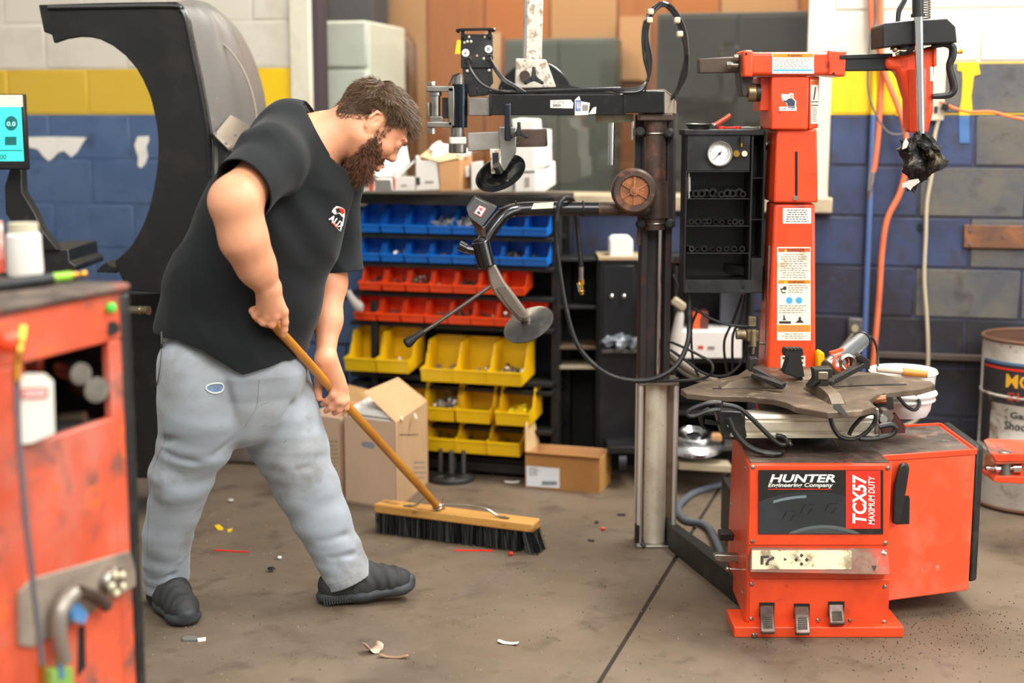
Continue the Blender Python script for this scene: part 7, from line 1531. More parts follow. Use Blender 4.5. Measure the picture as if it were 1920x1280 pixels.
mb = MB(); mb.beam(at(1330, 822, YK-.05), at(1352, 822, YK-.05), .05, .04); B(mb, 'wood_block', M_card, None, 'small tan wood block beside the silver wheel rim', 'block', bevel=.004)
mb = MB(); mb.beam(at(1270, 868, YK-.1), at(1368, 874, YK-.1), .1, .03); B(mb, 'plank', mat('pale_plank', '#a89a80', .7), None, 'pale plank lying on the floor under the low shelving', 'plank', bevel=.004)
# ------------------------------------------------------------------ items behind the turntable
t = thing('angle_grinder', 'grey angle grinder with wire cup brush resting behind the turntable', 'grinder', at(1590, 700, 4.62))
mb = MB(); a, b = at(1562, 684, 4.50), at(1618, 636, 4.62); mb.cyl(a, b, .031, .026, 28); B(mb, 'motor_housing', mat('grinder_grey', '#6a6c6c', .4, .3), t, bevel=.006)
d = (b-a).normalized(); mb = MB(); mb.cyl(b, b+d*.006, .027, n=24); B(mb, 'end_cap', M_plast, t); mb = MB(); mb.cyl(a-d*.03, a+d*.002, .030, .033, 24); B(mb, 'gear_case', M_steel, t, bevel=.005)
mb = MB(); c = at(1585, 676, 4.44)
for i in range(60): an = i*2.4; mb.tube([c+V((math.cos(an)*.012, -.01, math.sin(an)*.012)), c+V((math.cos(an)*.026, -.03, math.sin(an)*.026)), c+V((math.cos(an)*.02, -.045, math.sin(an)*.02))], .0022, 5, 2)
B(mb, 'wire_brush', M_steel, t, kind='stuff'); mb = MB(); mb.torus(at(1576, 680, 4.42), (.3, -1, .2), .024, .005, 20, 6); B(mb, 'orange_ring', mat('orange_ring', '#e2501f', .4), t)
mb = MB(); mb.beam(at(1556, 662, 4.48), at(1580, 655, 4.5), .01, .01); B(mb, 'trigger', mat('orange_ring', ''), t)
mb = MB(); mb.tube([b, at(1630, 630, 4.64), at(1640, 640, 4.64), at(1645, 660, 4.64), at(1646, 690, 4.66)], .0045); B(mb, 'cord', M_hose, t)
mb = MB(); mb.pp([(1534, 664), (1538, 658), (1546, 662), (1547, 678), (1552, 684), (1566, 685), (1570, 695), (1560, 702), (1534, 692)], 4.56, .05); B(mb, 'yellow_clamp', M_yel, None, 'yellow plastic clamp right of the tower foot beside the grinder', 'clamp', bevel=.004)
t = thing('white_bucket', 'white plastic bucket hung behind the right edge of the turntable', 'bucket', at(1695, 776, 4.75))
mb = MB(); a, b = at(1690, 776, 4.62), at(1690, 694, 4.62); ctr = V((a.x, a.y, 0)); mb.lathe([(0, a.z), (.082, a.z), (.092, a.z+.02), (.1, a.z+.07), (.104, b.z-.02), (.108, b.z), (.100, b.z), (.096, b.z-.03), (.08, a.z+.03), (0, a.z+.03)], ctr, n=48); B(mb, 'body', mat('bucket_white', '#e8e6df', .35), t)
mb = MB(); c = V((a.x, a.y, a.z+.075)); mb.torus(c, (0, 0, 1), .106, .007, 40); mb.torus(c-V((0, 0, .02)), (0, 0, 1), .102, .006, 40); B(mb, 'rib', mat('bucket_white', ''), t)
mb = MB(); mb.lathe([(0, b.z+.004), (.108, b.z+.004), (.112, b.z-.004), (.108, b.z-.008)], ctr, n=40); B(mb, 'rag_covered_lid', mat('white_rag', '#efebe2', .8, 0, (), (30, .5, .01)), t)
mb = MB(); mb.tube([at(1683, 742, 4.51), at(1700, 762, 4.50), at(1716, 768, 4.50), at(1724, 755, 4.51), at(1716, 742, 4.52)], .006); B(mb, 'black_strap', M_hose, t)
t = thing('wooden_mallet_handle', 'wooden handled tire iron lying on the white bucket', 'tool', at(1640, 690, 4.6))
mb = MB(); mb.cyl(at(1692, 697, 4.5), at(1738, 702, 4.5), .0135, .012, 18); B(mb, 'wood_handle', woodh, t)
mb = MB(); mb.cyl(at(1644, 692, 4.5), at(1692, 697, 4.5), .0095, n=14); B(mb, 'taped_shank', mat('taped', '#c3b29a', .5, 0, [('#c5704a', 14, .55, .08, .7)]), t)
# ------------------------------------------------------------------ drum and floor jack at the right edge
dc_ = V((2.02, 5.40, 0)); dr = thing('steel_drum', 'rusty white steel drum with lettering at the right edge of the picture', 'drum', dc_)
mdr = mat('rusty_white_drum', '#c9c6ba', .5, .1, [('#9a958a', 5, .55, .1, .7), ('#6d4c35', 8, .62, .06, .85), ('#4a3527', 26, .66, .04, .8)], (50, .2))
RD = .2; zT_ = .665
mb = MB(); mb.lathe([(0, .02), (RD-.005, .02), (RD, .01), (RD, .22), (RD+.004, .228), (RD, .236), (RD, .44), (RD+.004, .448), (RD, .456), (RD, zT_-.01)], dc_, n=64); bd_ = B(mb, 'body', mdr, dr)
mb = MB(); mb.torus(dc_+V((0, 0, zT_-.008)), (0, 0, 1), RD+.001, .007, 56); mb.torus(dc_+V((0, 0, .012)), (0, 0, 1), RD+.001, .008, 56); B(mb, 'rim', mat('rusty_rim', '#6b4a38', .6, .3), dr)
mb = MB(); mb.lathe([(RD-.004, zT_-.01), (RD-.004, .03)], dc_, n=48); mb.lathe([(0, zT_-.12), (RD-.005, zT_-.12)], dc_, n=40); B(mb, 'inside', mat('rust_inside', '#5b3d2c', .8), dr)
def dband(z0, z1, a0, a1, m, nm, par, off=.0012, n=24):
    mb = MB(); vs = []
    for i in range(n+1):
        a = R(a0+(a1-a0)*i/n); x, y = math.cos(a)*(RD+off), math.sin(a)*(RD+off); vs += [dc_+V((x, y, z0)), dc_+V((x, y, z1))]
    mb.add(vs, [(2*i, 2*i+2, 2*i+3, 2*i+1) for i in range(n)]); return B(mb, nm, m, par)
dk2 = mat('drum_black_print', '#2b292c', .5, 0, [('#6b5f52', 14, .6, .06, .8)])
zz = lambda y: onpl(1870, y, dc_+V((-.1, -.17, 0)), V((-.4, -.9, 0))).z
bnd = dband(zz(758), zz(682), 180, 290, dk2, 'print_band', bd_); dband(zz(684), zz(679), 185, 290, mat('drum_blue', '#4b6d92', .5), 'stripe', bnd, .002); dband(zz(694), zz(690), 185, 290, M_redP, 'stripe', bnd, .002)
dband(zz(900), zz(860), 185, 290, mat('drum_rust_print', '#a5603a', .6, 0, [('#d6cfc0', 10, .6, .06, .8)]), 'rust_band', bd_); dband(zz(840), zz(758), 180, 200, dk2, 'torn_print', bd_)
def dtext(s_, a0, a1, z0, z1, m, bold=.02):
    c = bpy.data.curves.new('t', 'FONT'); c.body = s_; c.size = 1; c.offset = bold; c.resolution_u = 2
    o = bpy.data.objects.new('t', c); COL.objects.link(o); me = bpy.data.meshes.new_from_object(o.evaluated_get(bpy.context.evaluated_depsgraph_get())); bpy.data.objects.remove(o)
    co = [v.co.copy() for v in me.vertices]; x0_ = min(p.x for p in co); x1_ = max(p.x for p in co); y0_ = min(p.y for p in co); y1_ = max(p.y for p in co); mb = MB()
    vs = []
    for p in co: a = R(a0+(a1-a0)*(p.x-x0_)/(x1_-x0_)); vs.append(dc_+V((math.cos(a)*(RD+.003), math.sin(a)*(RD+.003), z0+(z1-z0)*(p.y-y0_)/(y1_-y0_))))
    mb.add(vs, [tuple(p.vertices) for p in me.polygons]); B(mb, 'lettering', m, bnd, smooth=False)
dtext('MONROE', 219, 303, zz(726), zz(700), mat('drum_gold', '#d9a52a', .5)); dtext('SHOCKS', 221, 303, zz(750), zz(734), mat('drum_red', '#a9402f', .5))
dtext('Gas Charged', 226, 290, zz(786), zz(770), M_ink); dtext('Shock Absorbers', 220, 302, zz(804), zz(788), M_ink); dtext('Comfort and', 224, 280, zz(862), zz(852), M_ink, 0)
t = thing('floor_jack', 'red floor jack with a chrome pin standing before the drum', 'jack', (1.95, 4.9, 0))
Yk = 4.78
def jk(pts, Y, dep, nm, m, bv=.003): mb = MB(); mb.pp(pts, Y, dep); return B(mb, nm, m, t, bevel=bv)
mr = M_reddirty
mb = MB(); a = [at(1845, 824, Yk+.06), at(1858, 852, Yk-.03), at(1868, 866, Yk-.03), at(1990, 862, Yk-.03), at(1990, 826, Yk+.16), at(1850, 822, Yk+.16)]; mb.prism(a, (0, 0, -.01)); B(mb, 'top_plate', mr, t, bevel=.003)
jk([(1857, 848), (1868, 866), (1990, 863), (1990, 850), (1862, 851)], Yk-.035, .01, 'lip', M_red); jk([(1862, 897), (1868, 892), (1990, 893), (1990, 910), (1872, 905), (1862, 902)], Yk-.02, .12, 'lower_plate', M_red)
mb = MB(); c = at(1884, 856, Yk-.0); mb.cyl(c, c+V((0, 0, .02)), .024, .02, 20); mb.cyl(at(1884, 866, Yk), at(1884, 893, Yk), .018, n=20); B(mb, 'kingpin', mat('dull_zinc', '#8d8d88', .4, .8), t, bevel=.003)
mb = MB(); mb.cyl(at(1848, 877, Yk), at(1914, 877, Yk), .009, n=14); mb.cyl(at(1866, 877, Yk), at(1873, 877, Yk), .017, n=6); mb.cyl(at(1898, 877, Yk), at(1912, 877, Yk), .018, n=20); B(mb, 'chrome_pin', M_chrome, t)
jk([(1914, 868), (1990, 864), (1990, 896), (1912, 896)], Yk, .06, 'side_cheek', M_red)
mb = MB(); mb.box((2.0, Yk-.05, 0), (2.35, Yk+.3, .2)); B(mb, 'jack_frame', M_red, t, bevel=.01)
# ------------------------------------------------------------------ wheel balancer on the left: hood, screen, tray
wb_ = thing('wheel_balancer', 'wheel balancer with a big black wheel hood and a teal screen on the left', 'machine', (-1.6, 5.2, 0))
YH = 5.0
mh = mat('hood_black', '#0f0f10', .25, 0, [('#2a221a', 5, .6, .1, .6)], coat=.3)
inn = [(101, 81), (125, 73), (151, 69), (170, 70), (188, 74), (212, 86), (235, 104), (255, 127), (269, 151), (281, 178), (289, 208), (295, 240), (297, 269), (296, 303), (292, 336), (283, 380), (269, 420), (252, 452), (240, 468), (216, 489)]
outr = [(216, 495), (225, 515), (240, 545), (305, 549), (345, 500), (372, 470), (388, 440), (396, 400), (401, 330), (400, 265), (392, 215), (380, 150), (367, 90), (357, 40), (349, 20), (340, 9), (329, 3), (200, 5), (72, 9), (76, 30), (82, 60), (97, 65)]
mb = MB(); mb.pp(inn+outr, YH, .025); B(mb, 'hood_flange', mh, wb_, bevel=.004, sharp=.5)
mb = MB(); mb.tube([at(x, y, YH-.004) for x, y in ((90, 15), (200, 13), (325, 12), (340, 20), (349, 40), (360, 95), (373, 155), (385, 220), (391, 265), (394, 330))], .009, 8); B(mb, 'hood_bead', mh, wb_)
# shell of the hood going back
F_ = [(329, 3), (341, 9), (350, 22), (358, 45), (367, 90), (380, 150), (392, 215), (400, 265), (401, 330), (396, 400), (388, 440), (372, 470), (345, 510), (305, 549)]
Bk = [(352, 3), (395, 12), (425, 32), (452, 62), (475, 108), (492, 160), (500, 205), (503, 250), (500, 300), (490, 350), (470, 400), (440, 450), (400, 500), (340, 545)]
Fp_, Bp_ = catmull([at(x, y, YH+.01) for x, y in F_], 3), catmull([at(x, y, YH+.42) for x, y in Bk], 3)
NS = 14; vs = []
for i, (f, b) in enumerate(zip(Fp_, Bp_)):
    out_ = V((1, 0, .25)).normalized()
    for j in range(NS+1):
        t_ = j/NS; p = f.lerp(b, t_)+out_*(.03*math.sin(math.pi*t_)+.006*(1 if int(t_*NS) in (4, 8) else 0))
        vs.append(p)
nr = len(Fp_); mb = MB(); mb.add(vs, [(i*(NS+1)+j, i*(NS+1)+j+1, (i+1)*(NS+1)+j+1, (i+1)*(NS+1)+j) for i in range(nr-1) for j in range(NS)])
mb.add([at(160, 260, YH+.42)]+Bp_, [(0, i, i+1) for i in range(1, nr)]) if False else None
B(mb, 'hood_shell', mat('hood_lit_grey', '#5b5956', .4, 0, [('#6d675e', 3, .55, .1, .5), ('#3f3d3b', 12, .66, .05, .4)], coat=.2), wb_, sharp=.8)  # black plastic shell, its lit grey put into the colour
Ip = catmull([at(x, y, YH+.02) for x, y in inn[8:]], 2); vs = []
for p in Ip: vs += [p, p+V((.10, .36, 0))]
mb = MB(); mb.add(vs, [(2*i, 2*i+1, 2*i+3, 2*i+2) for i in range(len(Ip)-1)]); B(mb, 'hood_inner', mat('hood_inner', '#15120f', .45), wb_)
mb = MB(); mb.tube([at(x, y, YH+.16) for x, y in ((352, 60), (368, 68), (395, 85), (420, 115), (440, 155), (452, 200), (455, 230))], .004, 6)
mb.v = [p+V((.05, 0, 0)) for p in mb.v]; B(mb, 'hood_groove', mat('hood_line', '#8a8071', .6), wb_)
mb = MB(); mb.prism([at(400, 252, YH-.02), at(432, 214, YH+.1), at(466, 234, YH+.2), at(440, 270, YH+.05), at(427, 278, YH)], (0, .01, -.01)); B(mb, 'hinge_plate', mat('hinge_metal', '#8b8276', .4, .5), wb_, bevel=.003)
mb = MB()
for x, y in ((404, 250), (441, 254), (424, 269), (407, 184), (399, 223)): mb.cyl(at(x, y, YH-.045), at(x, y, YH-.02), .006, n=10)
B(mb, 'bolt', M_chrome, wb_)
mb = MB(); mb.pp([(402, 262), (425, 275), (470, 300), (420, 330), (398, 320)], YH+.03, .2); B(mb, 'hinge_block', M_black, wb_, bevel=.005)
mb = MB(); mb.beam((-1.75, 5.15, 0), (-1.75, 5.15, .8), .5, .4, up=(0, 1, 0)); B(mb, 'cabinet', M_black, wb_, bevel=.02)
mb = MB(); mb.pp([(-60, 505), (0, 480), (70, 467), (128, 466), (131, 490), (142, 498), (142, 508), (60, 520), (-60, 530)], 5.0, .35); B(mb, 'weight_tray', M_plast, wb_, bevel=.005)
mb = MB(); mb.pp([(180, 510), (190, 498), (199, 491), (214, 500), (219, 512)], 5.05, .1); B(mb, 'locating_arm', M_black, wb_, bevel=.003)
mb = MB(); mb.pp([(300, 540), (305, 549), (345, 549), (345, 700), (300, 700)], YH+.1, .2); mb.box((-1.6, 5.2, .15), (-1.2, 5.5, .85)); B(mb, 'hood_support', M_black, wb_, bevel=.01)
mb = MB(); mb.cyl(at(150, 582, 5.0), at(279, 582, 4.9), .016, n=24); mb.cyl(at(262, 582, 4.91), at(265, 582, 4.91), .018, n=24); B(mb, 'spindle_shaft', mat('bronze_shaft', '#8d8069', .3, .9), wb_)
mb = MB(); mb.pp([(18, 316), (40, 316), (42, 360), (66, 400), (78, 430), (110, 470), (60, 470), (10, 400), (8, 350)], 4.98, .06); B(mb, 'screen_arm', M_black, wb_, bevel=.005)
scn_ = thing('balancer_screen', 'flat screen with teal display at the left edge on a black arm', 'screen', at(0, 318, 4.9))
mb = MB(); mb.rect(-140, 176, 48, 318, 4.9, .03); B(mb, 'bezel', M_black, scn_, bevel=.004)
mb = MB(); mb.rect(-136, 200, 42, 302, 4.898, .004); dsp = B(mb, 'display', mat('teal_display', '#2ad0c0', .3, emit=('#4fe0d0', .75)), scn_)
mb = MB(); mb.rect(-136, 178, 42, 200, 4.898, .004); B(mb, 'display_top', mat('warm_display', '#e9d7b0', .3, emit=('#f0d8a8', .6)), scn_)
mb = MB(); mb.rect(-136, 302, 42, 315, 4.898, .004); B(mb, 'display_foot', M_plast, scn_)
SC = Dec((0, 4.8965, 0), (0, -1, 0))
mb = MB(); SC.poly(mb, [(21+12*math.cos(R(a*20)), 231-14*math.sin(R(a*20))) for a in range(18)]); SC.rect(mb, 9, 256, 31, 272); SC.rect(mb, -136, 281, 42, 283); B(mb, 'display_shapes', mat('teal_dark', '#1c6f70', .4), dsp)
SC.text('0.0', 13, 228, 29, 236, mat('teal_text', '#b8fff4', .4, emit=('#b8fff4', .8)), dsp); SC.text('500', -6, 289, 12, 299, M_ink, dsp, bold=.01)
# ------------------------------------------------------------------ foreground machine at the left edge, out of focus
fd = V((-.36, -1, 0)).normalized(); fo = at(240, 560, 2.9); fo.z = 0; fnn = V((-fd.y, fd.x, 0)); fnn = fnn if fnn.x > 0 else -fnn
FG = Dec(fo, fnn)
fm_ = thing('red_workshop_machine', 'scuffed red machine cabinet close to the camera at the left edge', 'machine', fo+fd*.3-fnn*.25)
def fg(px, py, l=0): return FG.P(px, py, l)
def fpoly(pts, th, nm, m, l=0.0, bv=.004): mb = MB(); mb.prism([fg(x, y, l) for x, y in pts], -fnn*th); return B(mb, nm, m, fm_, bevel=bv)
zt0 = fg(238, 545).z
def fl2(s, z, l=0): return fo+fd*s+fnn*l+V((0, 0, z))
def sOf(px, py): return (fg(px, py)-fo).dot(fd)
s0_, s1_ = sOf(205, 645), sOf(45, 700); zo1, zo0 = fg(190, 645).z, fg(205, 785).z
def fbox(s0, s1, z0, z1, th, nm, m, l=0.0, bv=.004, par=None): mb = MB(); mb.prism([fl2(s0, z0, l), fl2(s1, z0, l), fl2(s1, z1, l), fl2(s0, z1, l)], -fnn*th); return B(mb, nm, m, par or fm_, bevel=bv)
LN = 1.1
fbox(.02, LN, zo1, zt0, .02, 'side_panel', M_reddirty); fbox(.02, s0_, 0, zo1, .02, 'side_panel', M_reddirty); fbox(s1_, LN, 0, zo1, .02, 'side_panel', M_reddirty)
zl = fg(250, 1060).z
fbox(s0_, s1_, zl, zo0, .02, 'side_panel', M_reddirty); fbox(s0_, s1_, 0, zl, .02, 'side_panel', M_reddirty)
fbox(.02, LN, 0, zt0-.01, .03, 'far_panel', M_reddirty, -.4); fbox(s0_+.02, s1_-.02, zo0-.02, zo0, .38, 'inner_shelf', M_blackin, -.02)
fbox(s0_+.05, s0_+.07, zo0, zo1, .3, 'divider', M_reddirty, -.12)
fbox(0, .03, 0, zt0-.005, .45, 'rubber_edge', M_rub, .006, .006)
mb = MB(); mb.prism([fl2(-.0, zt0, .01), fl2(LN, zt0, .01), fl2(LN, zt0, -.45), fl2(0, zt0, -.45)], (0, 0, .018)); B(mb, 'worktop', M_grimetop, fm_, bevel=.008)
fpoly([(60, 1085), (245, 1032), (262, 1095), (60, 1215), (35, 1210), (35, 1110)], .006, 'bare_metal_strip', mat('bare_strip', '#9a8c7c', .6, .2, [('#6d6055', 6, .5, .1, .7)]), .006)
mb = MB(); c = fg(214, 1092, .02); mb.lathe([(0, .01), (.014, .01), (.03, .006), (.034, 0), (.034, -.02), (0, -.02)], c, fnn, 28); kb = B(mb, 'dial', M_steel, fm_)
mb = MB()
for k in range(5): a = R(72*k); mb.sph(c+fnn*.008+V((0, 0, 1))*math.sin(a)*.02+fd*math.cos(a)*.02, .008, 10, 8)
B(mb, 'cream_knob', mat('cream_knob', '#d8cfae', .4), kb)
for pts, r, m, nm in (([(140, 1110), (115, 1140), (110, 1190), (120, 1240)], .016, mat('silver_tube', '#9a938a', .4, .6), 'pipe'), ([(150, 1110), (180, 1120), (200, 1135)], .014, M_brown, 'pipe'), ([(118, 1170), (112, 1210), (115, 1270)], .006, mat('blue_line', '#4f7fae', .4), 'blue_line')):
    mb = MB(); mb.tube([fg(x, y, .03) for x, y in pts], r, 12); B(mb, nm, m, fm_)
fpoly([(132, 1140), (150, 1130), (168, 1150), (160, 1172), (138, 1165)], .02, 'blue_fitting', mat('blue_fitting', '#4c86bd', .35, 0, [('#d9dde2', 14, .58, .06, .7)]), .03)
fpoly([(148, 1175), (160, 1172), (162, 1250), (146, 1270)], .004, 'slot', M_blackin, .002)
fpoly([(100, 1255), (138, 1250), (142, 1330), (96, 1330)], .03, 'green_block', mat('green_block', '#7faa4e', .5), .03)
mb = MB(); mb.tube([fg(205+6, 615, .0)+fnn*.0, fg(205+6, 615, .008)], .014, 16, 0); mb.v = mb.v; B(mb, 'switch_base', M_black, fm_); mb = MB(); c = fg(208, 577, .008); mb.sph(c, .011, 14, 10); B(mb, 'green_lamp', mat('green_lamp', '#44d84a', .3), fm_)
# things inside the opening
t = thing('danger_tag', 'cream tag with a red header hanging in the opening of the near red machine', 'tag', fg(68, 830, -.01))
mb = MB(); mb.prism([fg(x, y, .012) for x, y in ((40, 710), (48, 700), (84, 700), (100, 714), (103, 812), (60, 830), (42, 832))], -fnn*.003); tg = B(mb, 'card', mat('tag_cream', '#dcd8cb', .5), t)
mb = MB(); mb.prism([fg(x, y, .014) for x, y in ((40, 728), (90, 726), (90, 746), (41, 748))], -fnn*.001); hb = B(mb, 'red_header', mat('tag_red', '#c8453a', .5), tg)
P0 = fg(44, 744, .017); text('DANGER', P0, fg(86, 742, .017)-P0, fg(44, 732, .017)-P0, M_white, hb, bold=.02)
for i, (x, y, r, ln) in enumerate(((120, 690, .022, .12), (150, 720, .026, .1), (178, 735, .012, .2))):
    mb = MB(); c = fg(x, y, -.08); mb.cyl(c, fg(x+20, y+14, -.01)+fd*-.02, r, n=18); B(mb, 'metal_tool', M_steel, None, ['short steel tool in the opening of the near red machine', 'thick steel tool in the middle of the opening of the near red machine', 'thin steel shaft pointing out of the opening of the near red machine'][i], 'tool')
mb = MB(); mb.cyl(fg(115, 785, -.08), fg(160, 782, -.03), .012, n=16); B(mb, 'brass_tube', mat('bronze_shaft', ''), None, 'bronze tube lying at the bottom of the opening of the near red machine', 'tube')
mb = MB(); p = [fg(30, 700, .04), fg(34, 800, .045), fg(45, 940, .05), fg(60, 1080, .05), fg(72, 1180, .05), fg(78, 1245, .05)]; mb.tube(p, .0052, 10); hk = thing('hooked_tool', 'long dark rod with brass hook hanging down the near red machine', 'tool', p[-1]); B(mb, 'rod', M_greyhose, hk)
mb = MB(); mb.tube([fg(42, 616, .03), fg(38, 650, .045), fg(32, 680, .045), fg(30, 712, .045)], [.010, .009, .007, .009], 12); B(mb, 'brass_head', M_brass, hk); mb = MB(); mb.tube([p[-1], fg(80, 1290, .05)], .008, 10, 0); B(mb, 'brass_end', M_brass, hk)
mb = MB(); c = fg(14, 640, .03); mb.sph(c, (.022, .022, .022), 16, 12); B(mb, 'red_knob', M_red, fm_); 
# on the worktop
def tp_(px, py): return onz(px, py, zt0+.018)
t = thing('white_jar', 'white plastic jar standing on the near red machine', 'jar', tp_(52, 519))
c = tp_(48, 516); mw = mat('jar_white', '#e6e2d8', .3)
mb = MB(); mb.lathe([(0, 0), (.036, 0), (.038, .01), (.036, .085), (.03, .093)], c, n=32); B(mb, 'body', mw, t); mb = MB(); mb.lathe([(.031, .09), (.031, .112), (0, .112)], c, n=32); B(mb, 'lid', mat('jar_lid', '#c9bfa6', .4), t)
t = thing('white_jar', 'second jar with red print half out of frame on the near red machine', 'jar', tp_(-6, 512)); c = tp_(-22, 510)
mb = MB(); mb.lathe([(0, 0), (.036, 0), (.036, .11), (0, .11)], c, n=28); B(mb, 'body', mat('jar_red', '#c94a35', .4, 0, [('#e6e2d8', 10, .5, .05, 1)]), t)
t = thing('green_screwdriver', 'screwdriver with a lime green grip lying on the near red machine', 'screwdriver', tp_(120, 528))
z = V((0, 0, .012)); a, b = tp_(98, 532)+z, tp_(132, 528)+z; mb = MB(); mb.cyl(a, b, .0095, n=14); B(mb, 'handle', mat('lime', '#8cc22e', .4), t); mb = MB(); mb.cyl(b, tp_(158, 525)+z, .005, n=10); mb.sph(tp_(140, 527)+z, .009, 12, 8); mb.sph(tp_(157, 525)+z, .009, 12, 8); B(mb, 'shank', M_brass, t)
mb = MB(); mb.cyl(tp_(-40, 552)+z, tp_(96, 534)+z, .013, n=16); B(mb, 'black_tube', M_rub, None, 'black tube lying along the front edge of the near red machine', 'tube')
# ------------------------------------------------------------------ litter on the floor
def bit(nm, pts, m, label, cat, h=.002, curl=0):
    mb = MB(); mb.prism([onz(x, y, .0005) for x, y in pts], (0, 0, h)); return B(mb, nm, m, None, label, cat, bevel=0)
def scrap(nm, px, py, L, W, ang, m, label, cat, curl=.012, seed=0):
    c = onz(px, py); d = V((math.cos(ang), math.sin(ang), 0)); s_ = V((-d.y, d.x, 0)); vs = []; n_ = 8; r = random.Random(seed)
    for i in range(n_+1):
        t_ = i/n_-.5; z = .002+curl*(abs(t_)*2)**2*(1+.3*r.uniform(-1, 1))
        for j in (-1, 0, 1): vs.append(c+d*L*t_+s_*W*.5*j*(1-.3*r.random())+V((0, 0, z+(.003 if j == 0 else 0))))
    mb = MB(); mb.add(vs, [(3*i+j, 3*i+j+1, 3*i+j+4, 3*i+j+3) for i in range(n_) for j in (0, 1)]); o = B(mb, nm, m, None, label, cat); s2 = o.modifiers.new('t', 'SOLIDIFY'); s2.thickness = .001; return o
scrap('paper_scrap', 953, 1207, .062, .02, -.35, M_white, 'curved white paper scrap alone on the floor at the lower middle', 'paper', .006, 1)
scrap('torn_cardboard', 700, 1222, .05, .045, .6, mat('pinkish_card', '#d5b39c', .8), 'crumpled pinkish torn piece on the floor below the broom', 'litter', .02, 2)
scrap('bark_strip', 738, 1233, .085, .016, -.1, mat('tan_strip', '#9a7a5c', .8), 'curled tan strip beside the pinkish torn piece on the floor', 'litter', .008, 3)
bit('yellow_shard', [(402, 986), (411, 984), (419, 991), (417, 995), (408, 994)], M_yel, 'larger yellow plastic shard on the floor between the feet', 'litter', .003)
bit('yellow_shard', [(426, 994), (436, 991), (434, 996), (427, 998)], M_yel, 'smaller yellow plastic shard on the floor between the feet', 'litter', .003)
bit('red_strip', [(402, 1030), (430, 1032), (466, 1034), (466, 1036), (430, 1034), (402, 1032)], M_redP, 'thin red strip on the floor between the feet', 'litter', .002)
bit('red_strip', [(852, 1031), (885, 1031), (924, 1031), (924, 1034), (885, 1033), (852, 1033)], M_redP, 'thin red strip on the floor in front of the broom', 'litter', .002)
def pebble(nm, px, py, r, m, label, cat='litter', sq=1):
    c = onz(px, py); mb = MB(); mb.sph(c+V((0, 0, r*.7)), (r, r*.9, r*.7*sq), 10, 7)
    mb.v = [p+(p-c)*noise.noise(p*300)*.3 for p in mb.v]; B(mb, nm, m, None, label, cat)
pebble('red_bead', 1131, 994, .009, M_redP, 'small red cap on the floor left of the press cylinder'); pebble('red_bead', 958, 1041, .009, M_redP, 'small red cap on the floor in front of the broom end')
pebble('foil_ball', 915, 1025, .014, M_steel, 'shiny metal cap on the floor before the broom bristles', sq=.6); pebble('white_piece', 853, 1000, .008, M_white, 'small white piece at the bristles of the broom'); bit('rust_chip', [(845, 1012), (865, 1003), (867, 1006), (850, 1015)], mat('rust_chip', '#a5613a', .7), 'rust coloured chip before the broom bristles', 'litter', .004)
pebble('white_piece', 524, 1048, .008, M_white, 'small white cylinder on the floor right of the rear foot', sq=1); pebble('dark_chip', 509, 1071, .014, M_rub, 'dark rubber chip on the floor between the feet', sq=.4); pebble('white_piece', 433, 941, .011, M_gb, 'pale pebble on the floor behind the legs', sq=.5)
pebble('dark_chip', 1119, 981, .007, M_ink, 'small black crumb on the floor near the brown box'); bit('black_strip', [(1158, 964), (1173, 964), (1173, 967), (1158, 967)], M_ink, 'short black strip on the floor left of the press cylinder', 'litter', .004); bit('black_square', [(1102, 1011), (1115, 1013), (1114, 1016), (1103, 1015)], M_ink, 'black rubber square on the floor left of the press cylinder', 'litter', .003)
mb = MB(); c = onz(363, 1143); mb.box((c.x-.01, c.y-.01, 0), (c.x+.012, c.y+.01, .014)); B(mb, 'wood_chip', M_card, None, 'small wood chip beside the toe of the rear shoe', 'litter')
t = thing('broken_plastic_clip', 'grey plastic clip with a white end on the floor near the rear shoe', 'litter', onz(362, 1200))
mb = MB(); mb.prism([onz(x, y) for x, y in ((342, 1197), (350, 1195), (370, 1196), (369, 1203), (343, 1203))], (0, 0, .006)); B(mb, 'grey_body', mat('grey_clip', '#6f6e6a', .5), t); mb = MB(); mb.prism([onz(x, y) for x, y in ((370, 1199), (386, 1197), (386, 1201), (371, 1203))], (0, 0, .005)); B(mb, 'white_end', M_white, t)
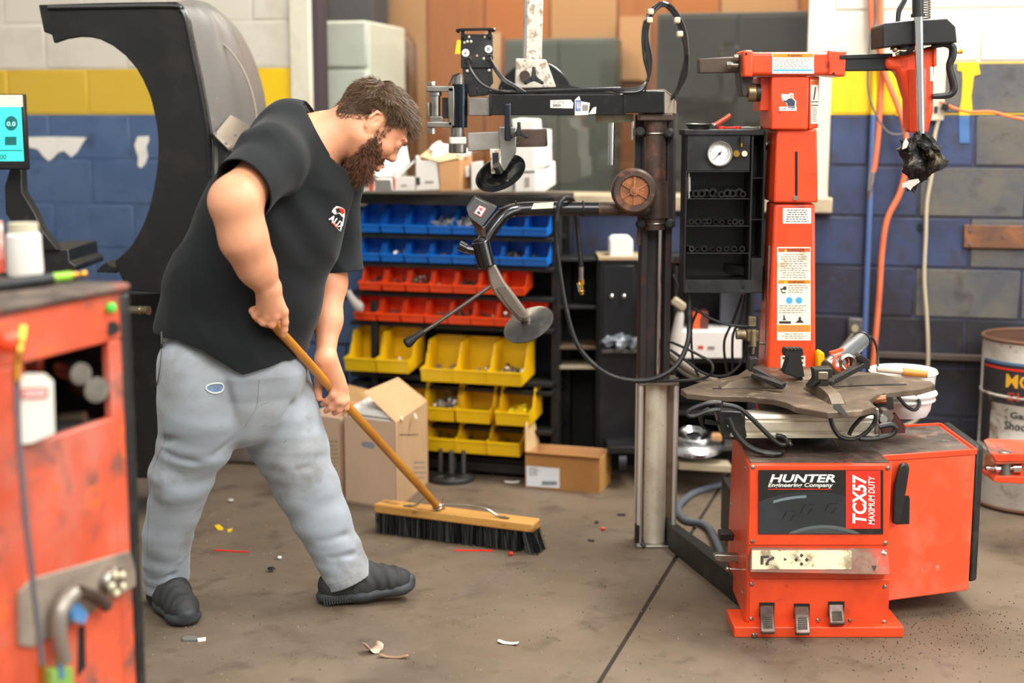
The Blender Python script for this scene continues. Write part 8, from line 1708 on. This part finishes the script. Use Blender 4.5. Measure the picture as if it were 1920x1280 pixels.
scrap('white_foam_sheet', 955, 874, .17, .07, .35, M_white, 'white sheet lying against the low brown box', 'paper', .02, 5); scrap('paper_sliver', 960, 905, .06, .018, 0, M_white, 'white paper sliver on the floor before the brown box', 'paper', .003, 6)
pebble('dark_chip', 924, 892, .012, M_ink, 'dark crumb on the floor between stud plate and brown box', sq=.5)
t = thing('valve_tool', 'steel hand tool lying on the floor before the pedals', 'tool', onz(1440, 1190))
mb = MB(); a, b = onz(1420, 1193)+V((0, 0, .008)), onz(1484, 1190)+V((0, 0, .008)); mb.cyl(a, b, .0065, n=12); mb.cyl(onz(1462, 1190)+V((0, 0, .008)), b+(b-a)*.04, .009, n=12); B(mb, 'shaft', M_steel, t); mb = MB(); mb.beam(onz(1399, 1187)+V((0, 0, .008)), onz(1417, 1196)+V((0, 0, .008)), .018, .014); mb.beam(onz(1405, 1192)+V((0, 0, .008)), onz(1418, 1187)+V((0, 0, .008)), .012, .012); B(mb, 'jaw', M_steel, t, bevel=.003)
# scattered grit, far too small to count
rg = random.Random(21); mb = MB()
for _ in range(1900):
    p = V((rg.uniform(-1.9, 1.9), 3.55+1.8*rg.random(), 0))
    if p.x > .6 and 3.9 < p.y < 4.5: continue
    r = rg.uniform(.001, .0035); mb.add([p+V((r, 0, 0)), p+V((-r*.6, r, 0)), p+V((-r*.5, -r, 0)), p+V((0, 0, r*1.2))], [(0, 1, 3), (1, 2, 3), (2, 0, 3), (0, 2, 1)])
B(mb, 'floor_grit', mat('grit', '#8a7a66', .8, island=('#2b241d', '#96856d')), None, 'fine grit and crumbs scattered over the shop floor', 'grit', kind='stuff', smooth=False)
rg = random.Random(22); mb = MB()
for _ in range(700):
    p = V((rg.gauss(1.3, .32), rg.gauss(3.98, .16), 0)); r = rg.uniform(.001, .003)
    mb.add([p+V((r, 0, 0)), p+V((-r*.6, r, 0)), p+V((-r*.5, -r, 0)), p+V((0, 0, r*1.2))], [(0, 1, 3), (1, 2, 3), (2, 0, 3), (0, 2, 1)])
B(mb, 'rubber_crumbs', mat('crumb', '#1d1a18', .8), None, 'black rubber crumbs on the floor around the red machine', 'crumbs', kind='stuff', smooth=False)
